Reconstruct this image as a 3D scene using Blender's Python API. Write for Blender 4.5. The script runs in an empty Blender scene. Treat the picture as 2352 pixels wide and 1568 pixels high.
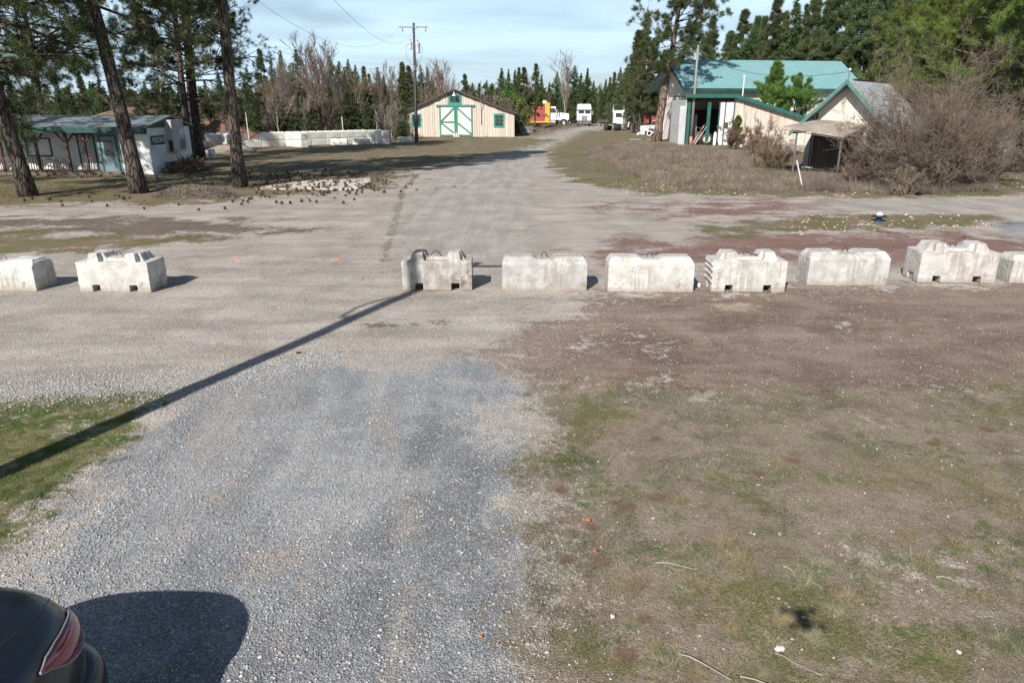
import bpy, bmesh, math, random
import numpy as np
from mathutils import Vector, Matrix
R = math.radians
PI = math.pi
sc = bpy.context.scene
C = bpy.context.scene.collection

# ------------------------------------------------------------------ camera
H = 3.7
F, CX, CY = 1600.0, 1176.0, 784.0
PITCH = math.atan(534.0 / 1600.0)
cp, sp = math.cos(PITCH), math.sin(PITCH)
cam = bpy.data.cameras.new('camera')
cam.sensor_width = 36.0
cam.lens = 36.0 * F / 2352.0
cam.clip_start = 0.02
cam.clip_end = 5000
camo = bpy.data.objects.new('camera', cam)
C.objects.link(camo)
camo.location = (0, 0, H)
camo.rotation_euler = (PI / 2 - PITCH, 0, 0)
sc.camera = camo

# ------------------------------------------------------------------ light
SUN_AZ = R(26.0)      # shadows fall this far right of straight ahead
SUN_EL = R(36.3)
SD = Vector((math.sin(SUN_AZ), math.cos(SUN_AZ), 0))     # shadow direction on the ground
SL = 1 / math.tan(SUN_EL)                               # shadow length per metre of height
sun = bpy.data.lights.new('sun', 'SUN')
sun.energy = 5.0
sun.angle = R(0.53)
sun.color = (1.0, 0.955, 0.89)
suno = bpy.data.objects.new('sun', sun)
C.objects.link(suno)
suno.location = (-20, -40, 60)
dv = Vector((SD.x * math.cos(SUN_EL), SD.y * math.cos(SUN_EL), -math.sin(SUN_EL)))
suno.rotation_euler = dv.to_track_quat('-Z', 'Y').to_euler()

w = bpy.data.worlds.new('World')
sc.world = w
w.use_nodes = True
nt = w.node_tree
nt.nodes.clear()
wo = nt.nodes.new('ShaderNodeOutputWorld')
bg = nt.nodes.new('ShaderNodeBackground')
sky = nt.nodes.new('ShaderNodeTexSky')
sky.sky_type = 'NISHITA'
sky.sun_disc = False
sky.sun_elevation = SUN_EL
sky.sun_rotation = math.atan2(-SD.x, -SD.y)
sky.altitude = 600
sky.air_density = 1.0
sky.dust_density = 1.2
sky.ozone_density = 1.3
bg.inputs['Strength'].default_value = 0.062
tcw = nt.nodes.new('ShaderNodeTexCoord')
mpw = nt.nodes.new('ShaderNodeMapping')
mpw.inputs['Scale'].default_value = (1.0, 1.0, 9.0)
mpw.inputs['Rotation'].default_value = (0, R(4), 0)
nzw = nt.nodes.new('ShaderNodeTexNoise')
nzw.inputs['Scale'].default_value = 2.3
nzw.inputs['Detail'].default_value = 9
nzw.inputs['Roughness'].default_value = 0.55
nzw.inputs['Distortion'].default_value = 0.4
crw = nt.nodes.new('ShaderNodeValToRGB')
crw.color_ramp.elements[0].position = 0.40
crw.color_ramp.elements[1].position = 0.60
mxw = nt.nodes.new('ShaderNodeMix')
mxw.data_type = 'RGBA'
mxw.inputs[7].default_value = (8.6, 11.5, 14.0, 1)
mlw = nt.nodes.new('ShaderNodeMath')
mlw.operation = 'MULTIPLY_ADD'
mlw.inputs[1].default_value = 0.62
mlw.inputs[2].default_value = 0.38
L = nt.links.new
L(tcw.outputs['Generated'], mpw.inputs['Vector'])
L(mpw.outputs['Vector'], nzw.inputs['Vector'])
L(nzw.outputs['Fac'], crw.inputs['Fac'])
L(crw.outputs['Color'], mlw.inputs[0])
spw = nt.nodes.new('ShaderNodeSeparateXYZ')          # thin cloud thickens towards the horizon, clear deep blue overhead
L(tcw.outputs['Generated'], spw.inputs[0])
mrw = nt.nodes.new('ShaderNodeMapRange')
mrw.inputs[1].default_value = 0.14; mrw.inputs[2].default_value = 0.42; mrw.inputs[3].default_value = 1.0; mrw.inputs[4].default_value = 0.06
L(spw.outputs[2], mrw.inputs[0])
mmw = nt.nodes.new('ShaderNodeMath'); mmw.operation = 'MULTIPLY'
L(mlw.outputs[0], mmw.inputs[0]); L(mrw.outputs[0], mmw.inputs[1])
L(mmw.outputs[0], mxw.inputs[0])
L(sky.outputs['Color'], mxw.inputs[6])
L(mxw.outputs[2], bg.inputs['Color'])
L(bg.outputs['Background'], wo.inputs['Surface'])

sc.view_settings.view_transform = 'Standard'
sc.view_settings.look = 'None'
sc.view_settings.exposure = 0.45
sc.view_settings.gamma = 1.0
sc.view_settings.use_curve_mapping = False
sc.render.engine = 'CYCLES'
sc.cycles.max_bounces = 6
sc.cycles.transparent_max_bounces = 8

# ------------------------------------------------------------------ helpers
def gp(px, py, z=0.0):
    """point of the level z seen at a place of the 2352 px wide photograph (surveying aid)"""
    a = (px - CX) / F; b = (CY - py) / F
    dy = cp + b * sp; dz = -sp + b * cp
    t = (z - H) / dz
    return Vector((a * t, dy * t, z))

def ap(px, py, Y):
    a = (px - CX) / F; b = (CY - py) / F
    dy = cp + b * sp; dz = -sp + b * cp
    t = Y / dy
    return Vector((a * t, Y, H + dz * t))

def tag(o, label=None, cat=None, group=None, kind=None):
    if label: o['label'] = label
    if cat: o['category'] = cat
    if group: o['group'] = group
    if kind: o['kind'] = kind
    return o

def thing(name, label, cat, loc=(0, 0, 0), rz=0.0, group=None):
    o = bpy.data.objects.new(name, None)
    C.objects.link(o)
    o.empty_display_size = 0.2
    o.location = loc
    o.rotation_euler = (0, 0, rz)
    return tag(o, label, cat, group)

def copy_tree(o, parent=None):
    c = o.copy()
    C.objects.link(c)
    if parent is not None:
        c.parent = parent
    for ch in list(o.children):
        copy_tree(ch, c)
    return c

class MB:
    def __init__(s): s.v = []; s.f = []; s.m = []
    def add(s, vs, fs, mi=0):
        n = len(s.v)
        s.v += [tuple(p) for p in vs]
        s.f += [tuple(i + n for i in f) for f in fs]
        s.m += [mi] * len(fs)
        return s
    def box(s, x0, x1, y0, y1, z0, z1, mi=0):
        return s.hexa([(x0, y0, z0), (x1, y0, z0), (x1, y1, z0), (x0, y1, z0), (x0, y0, z1), (x1, y0, z1), (x1, y1, z1), (x0, y1, z1)], mi)
    def hexa(s, p, mi=0):
        return s.add(p, [(0, 3, 2, 1), (4, 5, 6, 7), (0, 1, 5, 4), (1, 2, 6, 5), (2, 3, 7, 6), (3, 0, 4, 7)], mi)
    def frus(s, x0, x1, y0, y1, z0, z1, ix, iy, mi=0):
        return s.hexa([(x0, y0, z0), (x1, y0, z0), (x1, y1, z0), (x0, y1, z0), (x0 + ix, y0 + iy, z1), (x1 - ix, y0 + iy, z1), (x1 - ix, y1 - iy, z1), (x0 + ix, y1 - iy, z1)], mi)
    def bar(s, a, b, wd, dp=None, up=(0, 0, 1), mi=0):
        a = Vector(a); b = Vector(b); dp = wd if dp is None else dp
        d = (b - a).normalized(); u = Vector(up)
        if abs(d.dot(u)) > 0.98: u = Vector((0, 1, 0))
        r = d.cross(u).normalized() * wd / 2; q = d.cross(r).normalized() * dp / 2
        return s.hexa([a - r - q, a + r - q, a + r + q, a - r + q, b - r - q, b + r - q, b + r + q, b - r + q], mi)
    def tube(s, pts, rs, n=8, caps=True, mi=0):
        pts = [Vector(p) for p in pts]
        if not isinstance(rs, (list, tuple)): rs = [rs] * len(pts)
        vs = []; u = None
        for i, p in enumerate(pts):
            d = (pts[min(i + 1, len(pts) - 1)] - pts[max(i - 1, 0)]).normalized()
            if u is None:
                u = Vector((0, 0, 1)) if abs(d.z) < 0.9 else Vector((1, 0, 0))
            u = (u - d * u.dot(d)).normalized(); v = d.cross(u)
            for k in range(n):
                a = 2 * PI * k / n
                vs.append(p + (u * math.cos(a) + v * math.sin(a)) * rs[i])
        fs = []
        for i in range(len(pts) - 1):
            for k in range(n):
                k2 = (k + 1) % n
                fs.append((i * n + k, i * n + k2, (i + 1) * n + k2, (i + 1) * n + k))
        if caps:
            fs.append(tuple(range(n - 1, -1, -1))); fs.append(tuple((len(pts) - 1) * n + k for k in range(n)))
        return s.add(vs, fs, mi)
    def lathe(s, prof, n=24, axis='z', c=(0, 0, 0), mi=0):
        vs = []
        for r, h in prof:
            for k in range(n):
                a = 2 * PI * k / n
                x, y = r * math.cos(a), r * math.sin(a)
                p = (x, y, h) if axis == 'z' else ((h, x, y) if axis == 'x' else (x, h, y))
                vs.append((p[0] + c[0], p[1] + c[1], p[2] + c[2]))
        fs = []
        for i in range(len(prof) - 1):
            for k in range(n):
                k2 = (k + 1) % n
                fs.append((i * n + k, i * n + k2, (i + 1) * n + k2, (i + 1) * n + k))
        return s.add(vs, fs, mi)
    def prism(s, poly, a, b, axis='y', mi=0):
        n = len(poly)
        def mk(u, v, t): return (u, t, v) if axis == 'y' else ((t, u, v) if axis == 'x' else (u, v, t))
        vs = [mk(u, v, a) for u, v in poly] + [mk(u, v, b) for u, v in poly]
        fs = [tuple(range(n)), tuple(range(2 * n - 1, n - 1, -1))]
        for i in range(n):
            j = (i + 1) % n
            fs.append((i, i + n, j + n, j))
        return s.add(vs, fs, mi)
    def build(s, name, mat=None, parent=None, smooth=False, loc=None, rz=None, bevel=0):
        me = bpy.data.meshes.new(name)
        me.from_pydata([tuple(p) for p in s.v], [], s.f)
        bm = bmesh.new(); bm.from_mesh(me)
        bmesh.ops.recalc_face_normals(bm, faces=bm.faces)
        bm.to_mesh(me); bm.free()
        mats = mat if isinstance(mat, (list, tuple)) else [mat]
        for m_ in mats:
            if m_: me.materials.append(m_)
        if len(mats) > 1: me.polygons.foreach_set('material_index', s.m)
        if smooth: me.polygons.foreach_set('use_smooth', [True] * len(me.polygons))
        o = bpy.data.objects.new(name, me)
        C.objects.link(o)
        if parent: o.parent = parent
        if loc is not None: o.location = loc
        if rz is not None: o.rotation_euler = (0, 0, rz)
        if bevel:
            b = o.modifiers.new('bevel', 'BEVEL'); b.width = bevel; b.segments = 2; b.limit_method = 'ANGLE'
        return o

def npobj(name, V, Fc, mat, parent=None, smooth=False, mats_idx=None):
    """fast mesh from arrays; Fc is (n,3) or (n,4), or a list of such"""
    if not isinstance(Fc, (list, tuple)): Fc = [Fc]
    Fc = [f for f in Fc if len(f)]
    me = bpy.data.meshes.new(name)
    me.vertices.add(len(V))
    me.vertices.foreach_set('co', np.ascontiguousarray(V, dtype=np.float32).ravel())
    li = np.concatenate([f.ravel() for f in Fc]).astype(np.int32)
    tot = np.concatenate([np.full(len(f), f.shape[1]) for f in Fc]).astype(np.int32)
    st = np.concatenate([[0], np.cumsum(tot)[:-1]]).astype(np.int32)
    me.loops.add(len(li)); me.loops.foreach_set('vertex_index', li)
    me.polygons.add(len(tot)); me.polygons.foreach_set('loop_start', st); me.polygons.foreach_set('loop_total', tot)
    if smooth: me.polygons.foreach_set('use_smooth', np.ones(len(tot), dtype=bool))
    me.update(calc_edges=True)
    me.materials.append(mat)
    o = bpy.data.objects.new(name, me)
    C.objects.link(o)
    if parent: o.parent = parent
    return o

def unit(a):
    return a / np.maximum(np.linalg.norm(a, axis=-1, keepdims=True), 1e-9)

def rnd_dirs(rg, n):
    return unit(rg.normal(size=(n, 3)))

# --- node materials
def newmat(name):
    m = bpy.data.materials.new(name); m.use_nodes = True
    t = m.node_tree; t.nodes.clear()
    o = t.nodes.new('ShaderNodeOutputMaterial'); b = t.nodes.new('ShaderNodeBsdfPrincipled')
    t.links.new(b.outputs[0], o.inputs[0])
    return m, t, b

def nd(t, typ, ins=None, **kw):
    n = t.nodes.new(typ)
    for k, v in kw.items(): setattr(n, k, v)
    if ins:
        for k, v in ins.items():
            if hasattr(v, 'is_linked') or isinstance(v, bpy.types.NodeSocket): t.links.new(v, n.inputs[k])
            else: n.inputs[k].default_value = v
    return n

def c4(c): return (c[0], c[1], c[2], 1)

def mixc(t, fac, a, b, blend='MIX'):
    n = t.nodes.new('ShaderNodeMix'); n.data_type = 'RGBA'; n.blend_type = blend
    for i, v in ((0, fac), (6, a), (7, b)):
        if isinstance(v, bpy.types.NodeSocket): t.links.new(v, n.inputs[i])
        else: n.inputs[i].default_value = v if i == 0 else c4(v)
    return n.outputs[2]

def ramp(t, fac, p0, p1):
    n = t.nodes.new('ShaderNodeMapRange'); n.interpolation_type = 'SMOOTHSTEP'
    n.inputs[1].default_value = p0; n.inputs[2].default_value = p1
    t.links.new(fac, n.inputs[0])
    return n.outputs[0]

def math_(t, op, a, b=0.0, c=0.0):
    n = t.nodes.new('ShaderNodeMath'); n.operation = op
    for i, v in enumerate((a, b, c)):
        if isinstance(v, bpy.types.NodeSocket): t.links.new(v, n.inputs[i])
        else: n.inputs[i].default_value = v
    return n.outputs[0]

def noise(t, vec, scale, detail=5, rough=0.55, dist=0.0):
    n = nd(t, 'ShaderNodeTexNoise', {'Scale': scale, 'Detail': detail, 'Roughness': rough, 'Distortion': dist})
    if vec is not None: t.links.new(vec, n.inputs['Vector'])
    return n.outputs['Fac']

def M(name, c1, c2, scale=3.0, rough=0.8, bump=0.2, bscale=None, stretch=(1, 1, 1), metal=0.0, obj_var=0.0, spec=0.5,
      p=(0.35, 0.65), island=0.0, c3=None, c3p=(0.55, 0.65), c3scale=1.2, trans=0.0):
    m, t, b = newmat(name)
    tc = nd(t, 'ShaderNodeTexCoord')
    mp = nd(t, 'ShaderNodeMapping', {'Scale': stretch, 'Vector': tc.outputs['Object']})
    v = mp.outputs[0]
    nf = noise(t, v, scale)
    col = mixc(t, ramp(t, nf, *p), c1, c2)
    if c3 is not None:
        n3 = noise(t, v, c3scale, 7, 0.65)
        col = mixc(t, ramp(t, n3, *c3p), col, c3)
    if obj_var > 0:
        oi = nd(t, 'ShaderNodeObjectInfo')
        f = math_(t, 'MULTIPLY_ADD', oi.outputs['Random'], 2 * obj_var, 1 - obj_var)
        hs = nd(t, 'ShaderNodeHueSaturation', {'Value': f, 'Color': col})
        f2 = math_(t, 'MULTIPLY_ADD', oi.outputs['Random'], 0.06, 0.47)
        t.links.new(f2, hs.inputs['Hue'])
        col = hs.outputs[0]
    if island > 0:
        g = nd(t, 'ShaderNodeNewGeometry')
        f = math_(t, 'MULTIPLY_ADD', g.outputs['Random Per Island'], 2 * island, 1 - island)
        hs = nd(t, 'ShaderNodeHueSaturation', {'Value': f, 'Color': col}); col = hs.outputs[0]
    t.links.new(col, b.inputs['Base Color'])
    b.inputs['Roughness'].default_value = rough
    b.inputs['Metallic'].default_value = metal
    b.inputs['Specular IOR Level'].default_value = spec
    if bump:
        bn = noise(t, v, bscale or scale * 4, 6, 0.6)
        bp = nd(t, 'ShaderNodeBump', {'Strength': bump, 'Distance': 0.02, 'Height': bn})
        t.links.new(bp.outputs[0], b.inputs['Normal'])
    if trans > 0:
        o = [n for n in t.nodes if n.type == 'OUTPUT_MATERIAL'][0]
        tr = nd(t, 'ShaderNodeBsdfTranslucent'); t.links.new(col, tr.inputs[0])
        ms = nd(t, 'ShaderNodeMixShader', {0: trans})
        t.links.new(b.outputs[0], ms.inputs[1]); t.links.new(tr.outputs[0], ms.inputs[2]); t.links.new(ms.outputs[0], o.inputs[0])
    return m

m_conc = M('white_concrete', (0.56, 0.545, 0.515), (0.43, 0.41, 0.375), 3.5, 0.9, 0.5, 45, obj_var=0.07, c3=(0.24, 0.17, 0.13), c3p=(0.58, 0.74), c3scale=2.4)
m_concg = M('grey_concrete', (0.49, 0.48, 0.455), (0.36, 0.35, 0.325), 3.0, 0.9, 0.4, 30, obj_var=0.1, c3=(0.22, 0.18, 0.15), c3p=(0.60, 0.75), c3scale=1.5)
m_cond = M('stained_concrete', (0.46, 0.44, 0.41), (0.30, 0.28, 0.255), 4.0, 0.9, 0.5, 45, c3=(0.15, 0.10, 0.08), c3p=(0.52, 0.68), c3scale=2.6)
m_rust = M('rusty_steel', (0.06, 0.03, 0.02), (0.11, 0.05, 0.03), 30, 0.8, 0.2, metal=0.4)
m_black = M('black_rubber', (0.015, 0.015, 0.016), (0.03, 0.03, 0.03), 12, 0.8, 0.1)
m_dark = M('dark_void', (0.02, 0.02, 0.02), (0.035, 0.03, 0.03), 3, 0.9, 0.0)
m_whitep = M('white_paint', (0.78, 0.78, 0.77), (0.66, 0.66, 0.64), 2.0, 0.45, 0.05, obj_var=0.02)
m_truckw = M('white_truck_paint', (0.80, 0.80, 0.80), (0.70, 0.70, 0.68), 1.2, 0.3, 0.0)
m_chrome = M('bright_metal', (0.6, 0.6, 0.6), (0.45, 0.45, 0.45), 5, 0.35, 0.0, metal=0.8)
m_steel = M('grey_steel', (0.20, 0.21, 0.22), (0.12, 0.12, 0.13), 5, 0.5, 0.1, metal=0.3)
m_teal = M('teal_trim_paint', (0.03, 0.19, 0.15), (0.045, 0.25, 0.20), 4, 0.6, 0.1)
m_teald = M('dark_teal_fascia', (0.012, 0.05, 0.045), (0.02, 0.08, 0.07), 3, 0.6, 0.1)
m_glass = M('window_glass', (0.03, 0.04, 0.045), (0.05, 0.06, 0.06), 2, 0.08, 0.0)
m_wood = M('weathered_wood', (0.20, 0.15, 0.11), (0.10, 0.075, 0.06), 3, 0.85, 0.4, 14, stretch=(6, 6, 0.7))
m_wooddk = M('dark_wood', (0.09, 0.05, 0.03), (0.05, 0.03, 0.02), 3, 0.8, 0.3, 14, stretch=(6, 6, 0.7))
m_pole = M('utility_pole_wood', (0.075, 0.068, 0.062), (0.04, 0.037, 0.035), 2, 0.85, 0.4, 10, stretch=(8, 8, 0.5))
m_greypole = M('grey_pole_wood', (0.30, 0.27, 0.24), (0.20, 0.18, 0.16), 2, 0.85, 0.3, 10, stretch=(8, 8, 0.5))
m_orange = M('orange_paint', (0.75, 0.16, 0.05), (0.6, 0.12, 0.04), 10, 0.6, 0.0)
m_red = M('faded_red_paint', (0.38, 0.075, 0.07), (0.30, 0.05, 0.05), 1.5, 0.6, 0.1)
m_yellow = M('yellow_paint', (0.75, 0.40, 0.02), (0.62, 0.32, 0.03), 2, 0.5, 0.1)

# bark: long furrowed plates
def bark(name, ca, cb, vs=7.0):
    m, t, b = newmat(name)
    tc = nd(t, 'ShaderNodeTexCoord')
    mp = nd(t, 'ShaderNodeMapping', {'Scale': (1, 1, 0.22), 'Vector': tc.outputs['Object']})
    nz = nd(t, 'ShaderNodeTexNoise', {'Scale': 3.0, 'Detail': 4, 'Vector': mp.outputs[0]})
    av = nd(t, 'ShaderNodeVectorMath', operation='MULTIPLY_ADD')
    t.links.new(nz.outputs['Color'], av.inputs[0]); av.inputs[1].default_value = (0.25, 0.25, 0.25); t.links.new(mp.outputs[0], av.inputs[2])
    vo = nd(t, 'ShaderNodeTexVoronoi', {'Scale': vs}, feature='DISTANCE_TO_EDGE'); t.links.new(av.outputs[0], vo.inputs['Vector'])
    f = ramp(t, vo.outputs['Distance'], 0.0, 0.16)
    n2 = noise(t, mp.outputs[0], 22, 6, 0.7)
    col = mixc(t, f, (0.018, 0.013, 0.011), mixc(t, ramp(t, n2, 0.3, 0.7), ca, cb))
    t.links.new(col, b.inputs['Base Color']); b.inputs['Roughness'].default_value = 0.95
    hh = math_(t, 'MULTIPLY_ADD', n2, 0.4, f)
    bp = nd(t, 'ShaderNodeBump', {'Strength': 1.0, 'Distance': 0.06, 'Height': hh})
    t.links.new(bp.outputs[0], b.inputs['Normal'])
    return m
m_bark = bark('dark_pine_bark', (0.085, 0.066, 0.052), (0.15, 0.12, 0.10))
m_barkr = bark('orange_pine_bark', (0.22, 0.14, 0.10), (0.30, 0.21, 0.16), 5)

def boards(name, c1, c2, bw=0.3, seam=(0.12, 0.09, 0.07), dirt=(0.3, 0.24, 0.19), wide=0.05, dirtp=(0.6, 0.75)):
    m, t, b = newmat(name)
    tc = nd(t, 'ShaderNodeTexCoord')
    sx = nd(t, 'ShaderNodeSeparateXYZ', {0: tc.outputs['Object']})
    xy = math_(t, 'ADD', sx.outputs[0], sx.outputs[1])
    q = math_(t, 'DIVIDE', xy, bw)
    fr = math_(t, 'FRACT', q)
    fl = math_(t, 'FLOOR', q)
    wn = nd(t, 'ShaderNodeTexWhiteNoise', {'W': fl}, noise_dimensions='1D')
    mp = nd(t, 'ShaderNodeMapping', {'Scale': (3, 3, 0.5), 'Vector': tc.outputs['Object']})
    nz = noise(t, mp.outputs[0], 2.0, 7, 0.65)
    col = mixc(t, ramp(t, nz, 0.35, 0.7), c1, c2)
    n3 = noise(t, mp.outputs[0], 0.9, 6, 0.7)
    col = mixc(t, ramp(t, n3, *dirtp), col, dirt)
    v = math_(t, 'MULTIPLY_ADD', wn.outputs['Value'], 0.22, 0.87)
    hs = nd(t, 'ShaderNodeHueSaturation', {'Value': v, 'Color': col})
    sm = math_(t, 'LESS_THAN', fr, wide)
    col = mixc(t, sm, hs.outputs[0], seam)
    t.links.new(col, b.inputs['Base Color']); b.inputs['Roughness'].default_value = 0.85
    bp = nd(t, 'ShaderNodeBump', {'Strength': 0.5, 'Distance': 0.02, 'Height': math_(t, 'SUBTRACT', 1.0, sm)})
    t.links.new(bp.outputs[0], b.inputs['Normal'])
    return m
m_barn = boards('pale_barn_boards', (0.60, 0.52, 0.44), (0.50, 0.42, 0.35), 0.36, (0.22, 0.16, 0.13), (0.40, 0.32, 0.27), 0.09)
m_shedw = boards('bleached_shed_plywood', (0.58, 0.52, 0.45), (0.47, 0.41, 0.345), 0.5, (0.30, 0.24, 0.19), (0.33, 0.25, 0.19), 0.03, (0.5, 0.7))
m_housew = boards('peeling_white_boards', (0.63, 0.59, 0.54), (0.54, 0.49, 0.43), 0.22, (0.40, 0.33, 0.28), (0.36, 0.28, 0.22), 0.05)
m_stucco = M('cream_wall', (0.66, 0.60, 0.55), (0.58, 0.53, 0.48), 1.5, 0.85, 0.1, 30)
m_officew = M('white_office_wall', (0.74, 0.74, 0.73), (0.62, 0.62, 0.61), 1.2, 0.8, 0.1, 20)
def ribbed(name, c1, c2, step, axis=0, rough=0.45, c3=None, metal=0.0):
    m, t, b = newmat(name)
    tc = nd(t, 'ShaderNodeTexCoord')
    sx = nd(t, 'ShaderNodeSeparateXYZ', {0: tc.outputs['Object']})
    fr = math_(t, 'FRACT', math_(t, 'DIVIDE', sx.outputs[axis], step))
    sm = math_(t, 'LESS_THAN', fr, 0.12)
    nz = noise(t, tc.outputs['Object'], 0.8, 6, 0.65)
    col = mixc(t, ramp(t, nz, 0.35, 0.7), c1, c2)
    if c3: col = mixc(t, ramp(t, noise(t, tc.outputs['Object'], 1.7, 7, 0.7), 0.5, 0.66), col, c3)
    t.links.new(col, b.inputs['Base Color']); b.inputs['Roughness'].default_value = rough; b.inputs['Metallic'].default_value = metal
    bp = nd(t, 'ShaderNodeBump', {'Strength': 0.6, 'Distance': 0.03, 'Height': sm})
    t.links.new(bp.outputs[0], b.inputs['Normal'])
    return m
m_roofg = ribbed('pale_green_metal_roof', (0.17, 0.32, 0.33), (0.195, 0.36, 0.365), 0.45, 0, 0.38)
m_roofm = ribbed('grey_metal_roof', (0.42, 0.46, 0.48), (0.36, 0.40, 0.43), 0.3, 0, 0.4)
m_roofold = ribbed('old_board_roof', (0.33, 0.28, 0.23), (0.22, 0.19, 0.16), 0.6, 0, 0.8, (0.42, 0.37, 0.31))
m_roofoff = ribbed('office_metal_roof', (0.13, 0.19, 0.20), (0.22, 0.25, 0.25), 0.5, 0, 0.45, (0.10, 0.06, 0.045))
m_roofshed = M('shed_roofing', (0.05, 0.10, 0.09), (0.06, 0.12, 0.10), 2, 0.6, 0.2)
m_shingle = M('dark_shingles', (0.07, 0.055, 0.05), (0.12, 0.09, 0.08), 6, 0.95, 0.6)

# foliage
m_ndl = M('long_pine_needles', (0.045, 0.070, 0.018), (0.100, 0.125, 0.040), 1.4, 0.55, 0, obj_var=0.1, island=0.35, trans=0.25)
m_ndlb = M('bright_pine_needles', (0.095, 0.165, 0.028), (0.19, 0.26, 0.058), 1.0, 0.55, 0, obj_var=0.08, island=0.35, trans=0.3)
m_ndlf = M('far_pine_needles', (0.080, 0.115, 0.040), (0.140, 0.170, 0.070), 0.6, 0.7, 0, obj_var=0.22, island=0.35, trans=0.35)
m_fir = M('fir_needles', (0.050, 0.088, 0.028), (0.110, 0.150, 0.055), 0.7, 0.7, 0, obj_var=0.3, island=0.35, trans=0.3)
m_twig = M('grey_brown_twigs', (0.23, 0.18, 0.15), (0.15, 0.12, 0.10), 0.8, 0.9, 0, obj_var=0.25, island=0.25)
m_twigr = M('russet_twigs', (0.22, 0.145, 0.10), (0.15, 0.11, 0.08), 0.8, 0.9, 0, obj_var=0.2, island=0.25)
m_pale = M('pale_bark', (0.42, 0.38, 0.32), (0.28, 0.25, 0.21), 5, 0.9, 0.2)
m_twigb = M('brown_bush_twigs', (0.215, 0.155, 0.12), (0.135, 0.098, 0.078), 0.8, 0.9, 0, obj_var=0.15, island=0.35)
m_weed = M('dry_grey_weeds', (0.25, 0.205, 0.165), (0.135, 0.105, 0.085), 0.5, 0.95, 0, island=0.35)
m_straw = M('straw_blades', (0.34, 0.28, 0.17), (0.25, 0.21, 0.12), 1.5, 0.9, 0, island=0.3, trans=0.2)
m_green = M('green_blades', (0.065, 0.105, 0.022), (0.13, 0.14, 0.05), 1.2, 0.8, 0, island=0.35, trans=0.25)

# ------------------------------------------------------------------ ground
def axis_steps(lo, hi, d0, flat, grow):
    out = [0.0]; d = d0
    while out[-1] < hi:
        if out[-1] > flat: d *= grow
        out.append(out[-1] + d)
    neg = [0.0]; d = d0
    while neg[-1] > lo:
        if -neg[-1] > flat: d *= grow
        neg.append(neg[-1] - d)
    return np.array(neg[:0:-1] + out)

def poly_mask(X, Y, pix, wd=0.5, ws=0.0):
    """soft 0..1 mask of a ground polygon; its edge width grows with distance"""
    P = np.array([[*gp(px, py).xy] for px, py in pix])
    n = len(P); ins = np.zeros(X.shape, bool); dmin = np.full(X.shape, 1e9)
    for i in range(n):
        x1, y1 = P[i]; x2, y2 = P[(i + 1) % n]
        cond = ((y1 > Y) != (y2 > Y))
        with np.errstate(divide='ignore', invalid='ignore'):
            xi = (x2 - x1) * (Y - y1) / (y2 - y1 + 1e-12) + x1
        ins ^= cond & (X < xi)
        ex, ey = x2 - x1, y2 - y1
        t = np.clip(((X - x1) * ex + (Y - y1) * ey) / (ex * ex + ey * ey + 1e-9), 0, 1)
        dmin = np.minimum(dmin, np.hypot(X - x1 - t * ex, Y - y1 - t * ey))
    sd = np.where(ins, dmin, -dmin)
    return np.clip(0.5 + sd / (2 * (wd * 2.2 + ws * np.abs(Y))), 0, 1)

def vnoise(X, Y, seed, sc_):
    """cheap smooth value noise"""
    rg = np.random.default_rng(seed); T = rg.random((64, 64))
    x = X / sc_; y = Y / sc_
    xi = np.floor(x).astype(int); yi = np.floor(y).astype(int)
    fx = x - xi; fy = y - yi; fx = fx * fx * (3 - 2 * fx); fy = fy * fy * (3 - 2 * fy)
    g = lambda a, b: T[a % 64, b % 64]
    return (g(xi, yi) * (1 - fx) + g(xi + 1, yi) * fx) * (1 - fy) + (g(xi, yi + 1) * (1 - fx) + g(xi + 1, yi + 1) * fx) * fy

gx = axis_steps(-1200, 1200, 0.14, 11, 1.035)
gy = axis_steps(-40, 1700, 0.14, 24, 1.02)
GX, GY = np.meshgrid(gx, gy)
def ground_z(X, Y):
    nearf = np.exp(-(np.hypot(X, Y - 6) / 22) ** 2)
    z = (vnoise(X, Y, 1, 1.9) - 0.5) * 0.05 * nearf + (vnoise(X, Y, 2, 0.45) - 0.5) * 0.018 * nearf
    return z
GZ = ground_z(GX, GY)
nyy, nxx = GX.shape
idx = np.arange(nyy * nxx).reshape(nyy, nxx)
q = np.stack([idx[:-1, :-1], idx[:-1, 1:], idx[1:, 1:], idx[1:, :-1]], -1).reshape(-1, 4)

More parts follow.
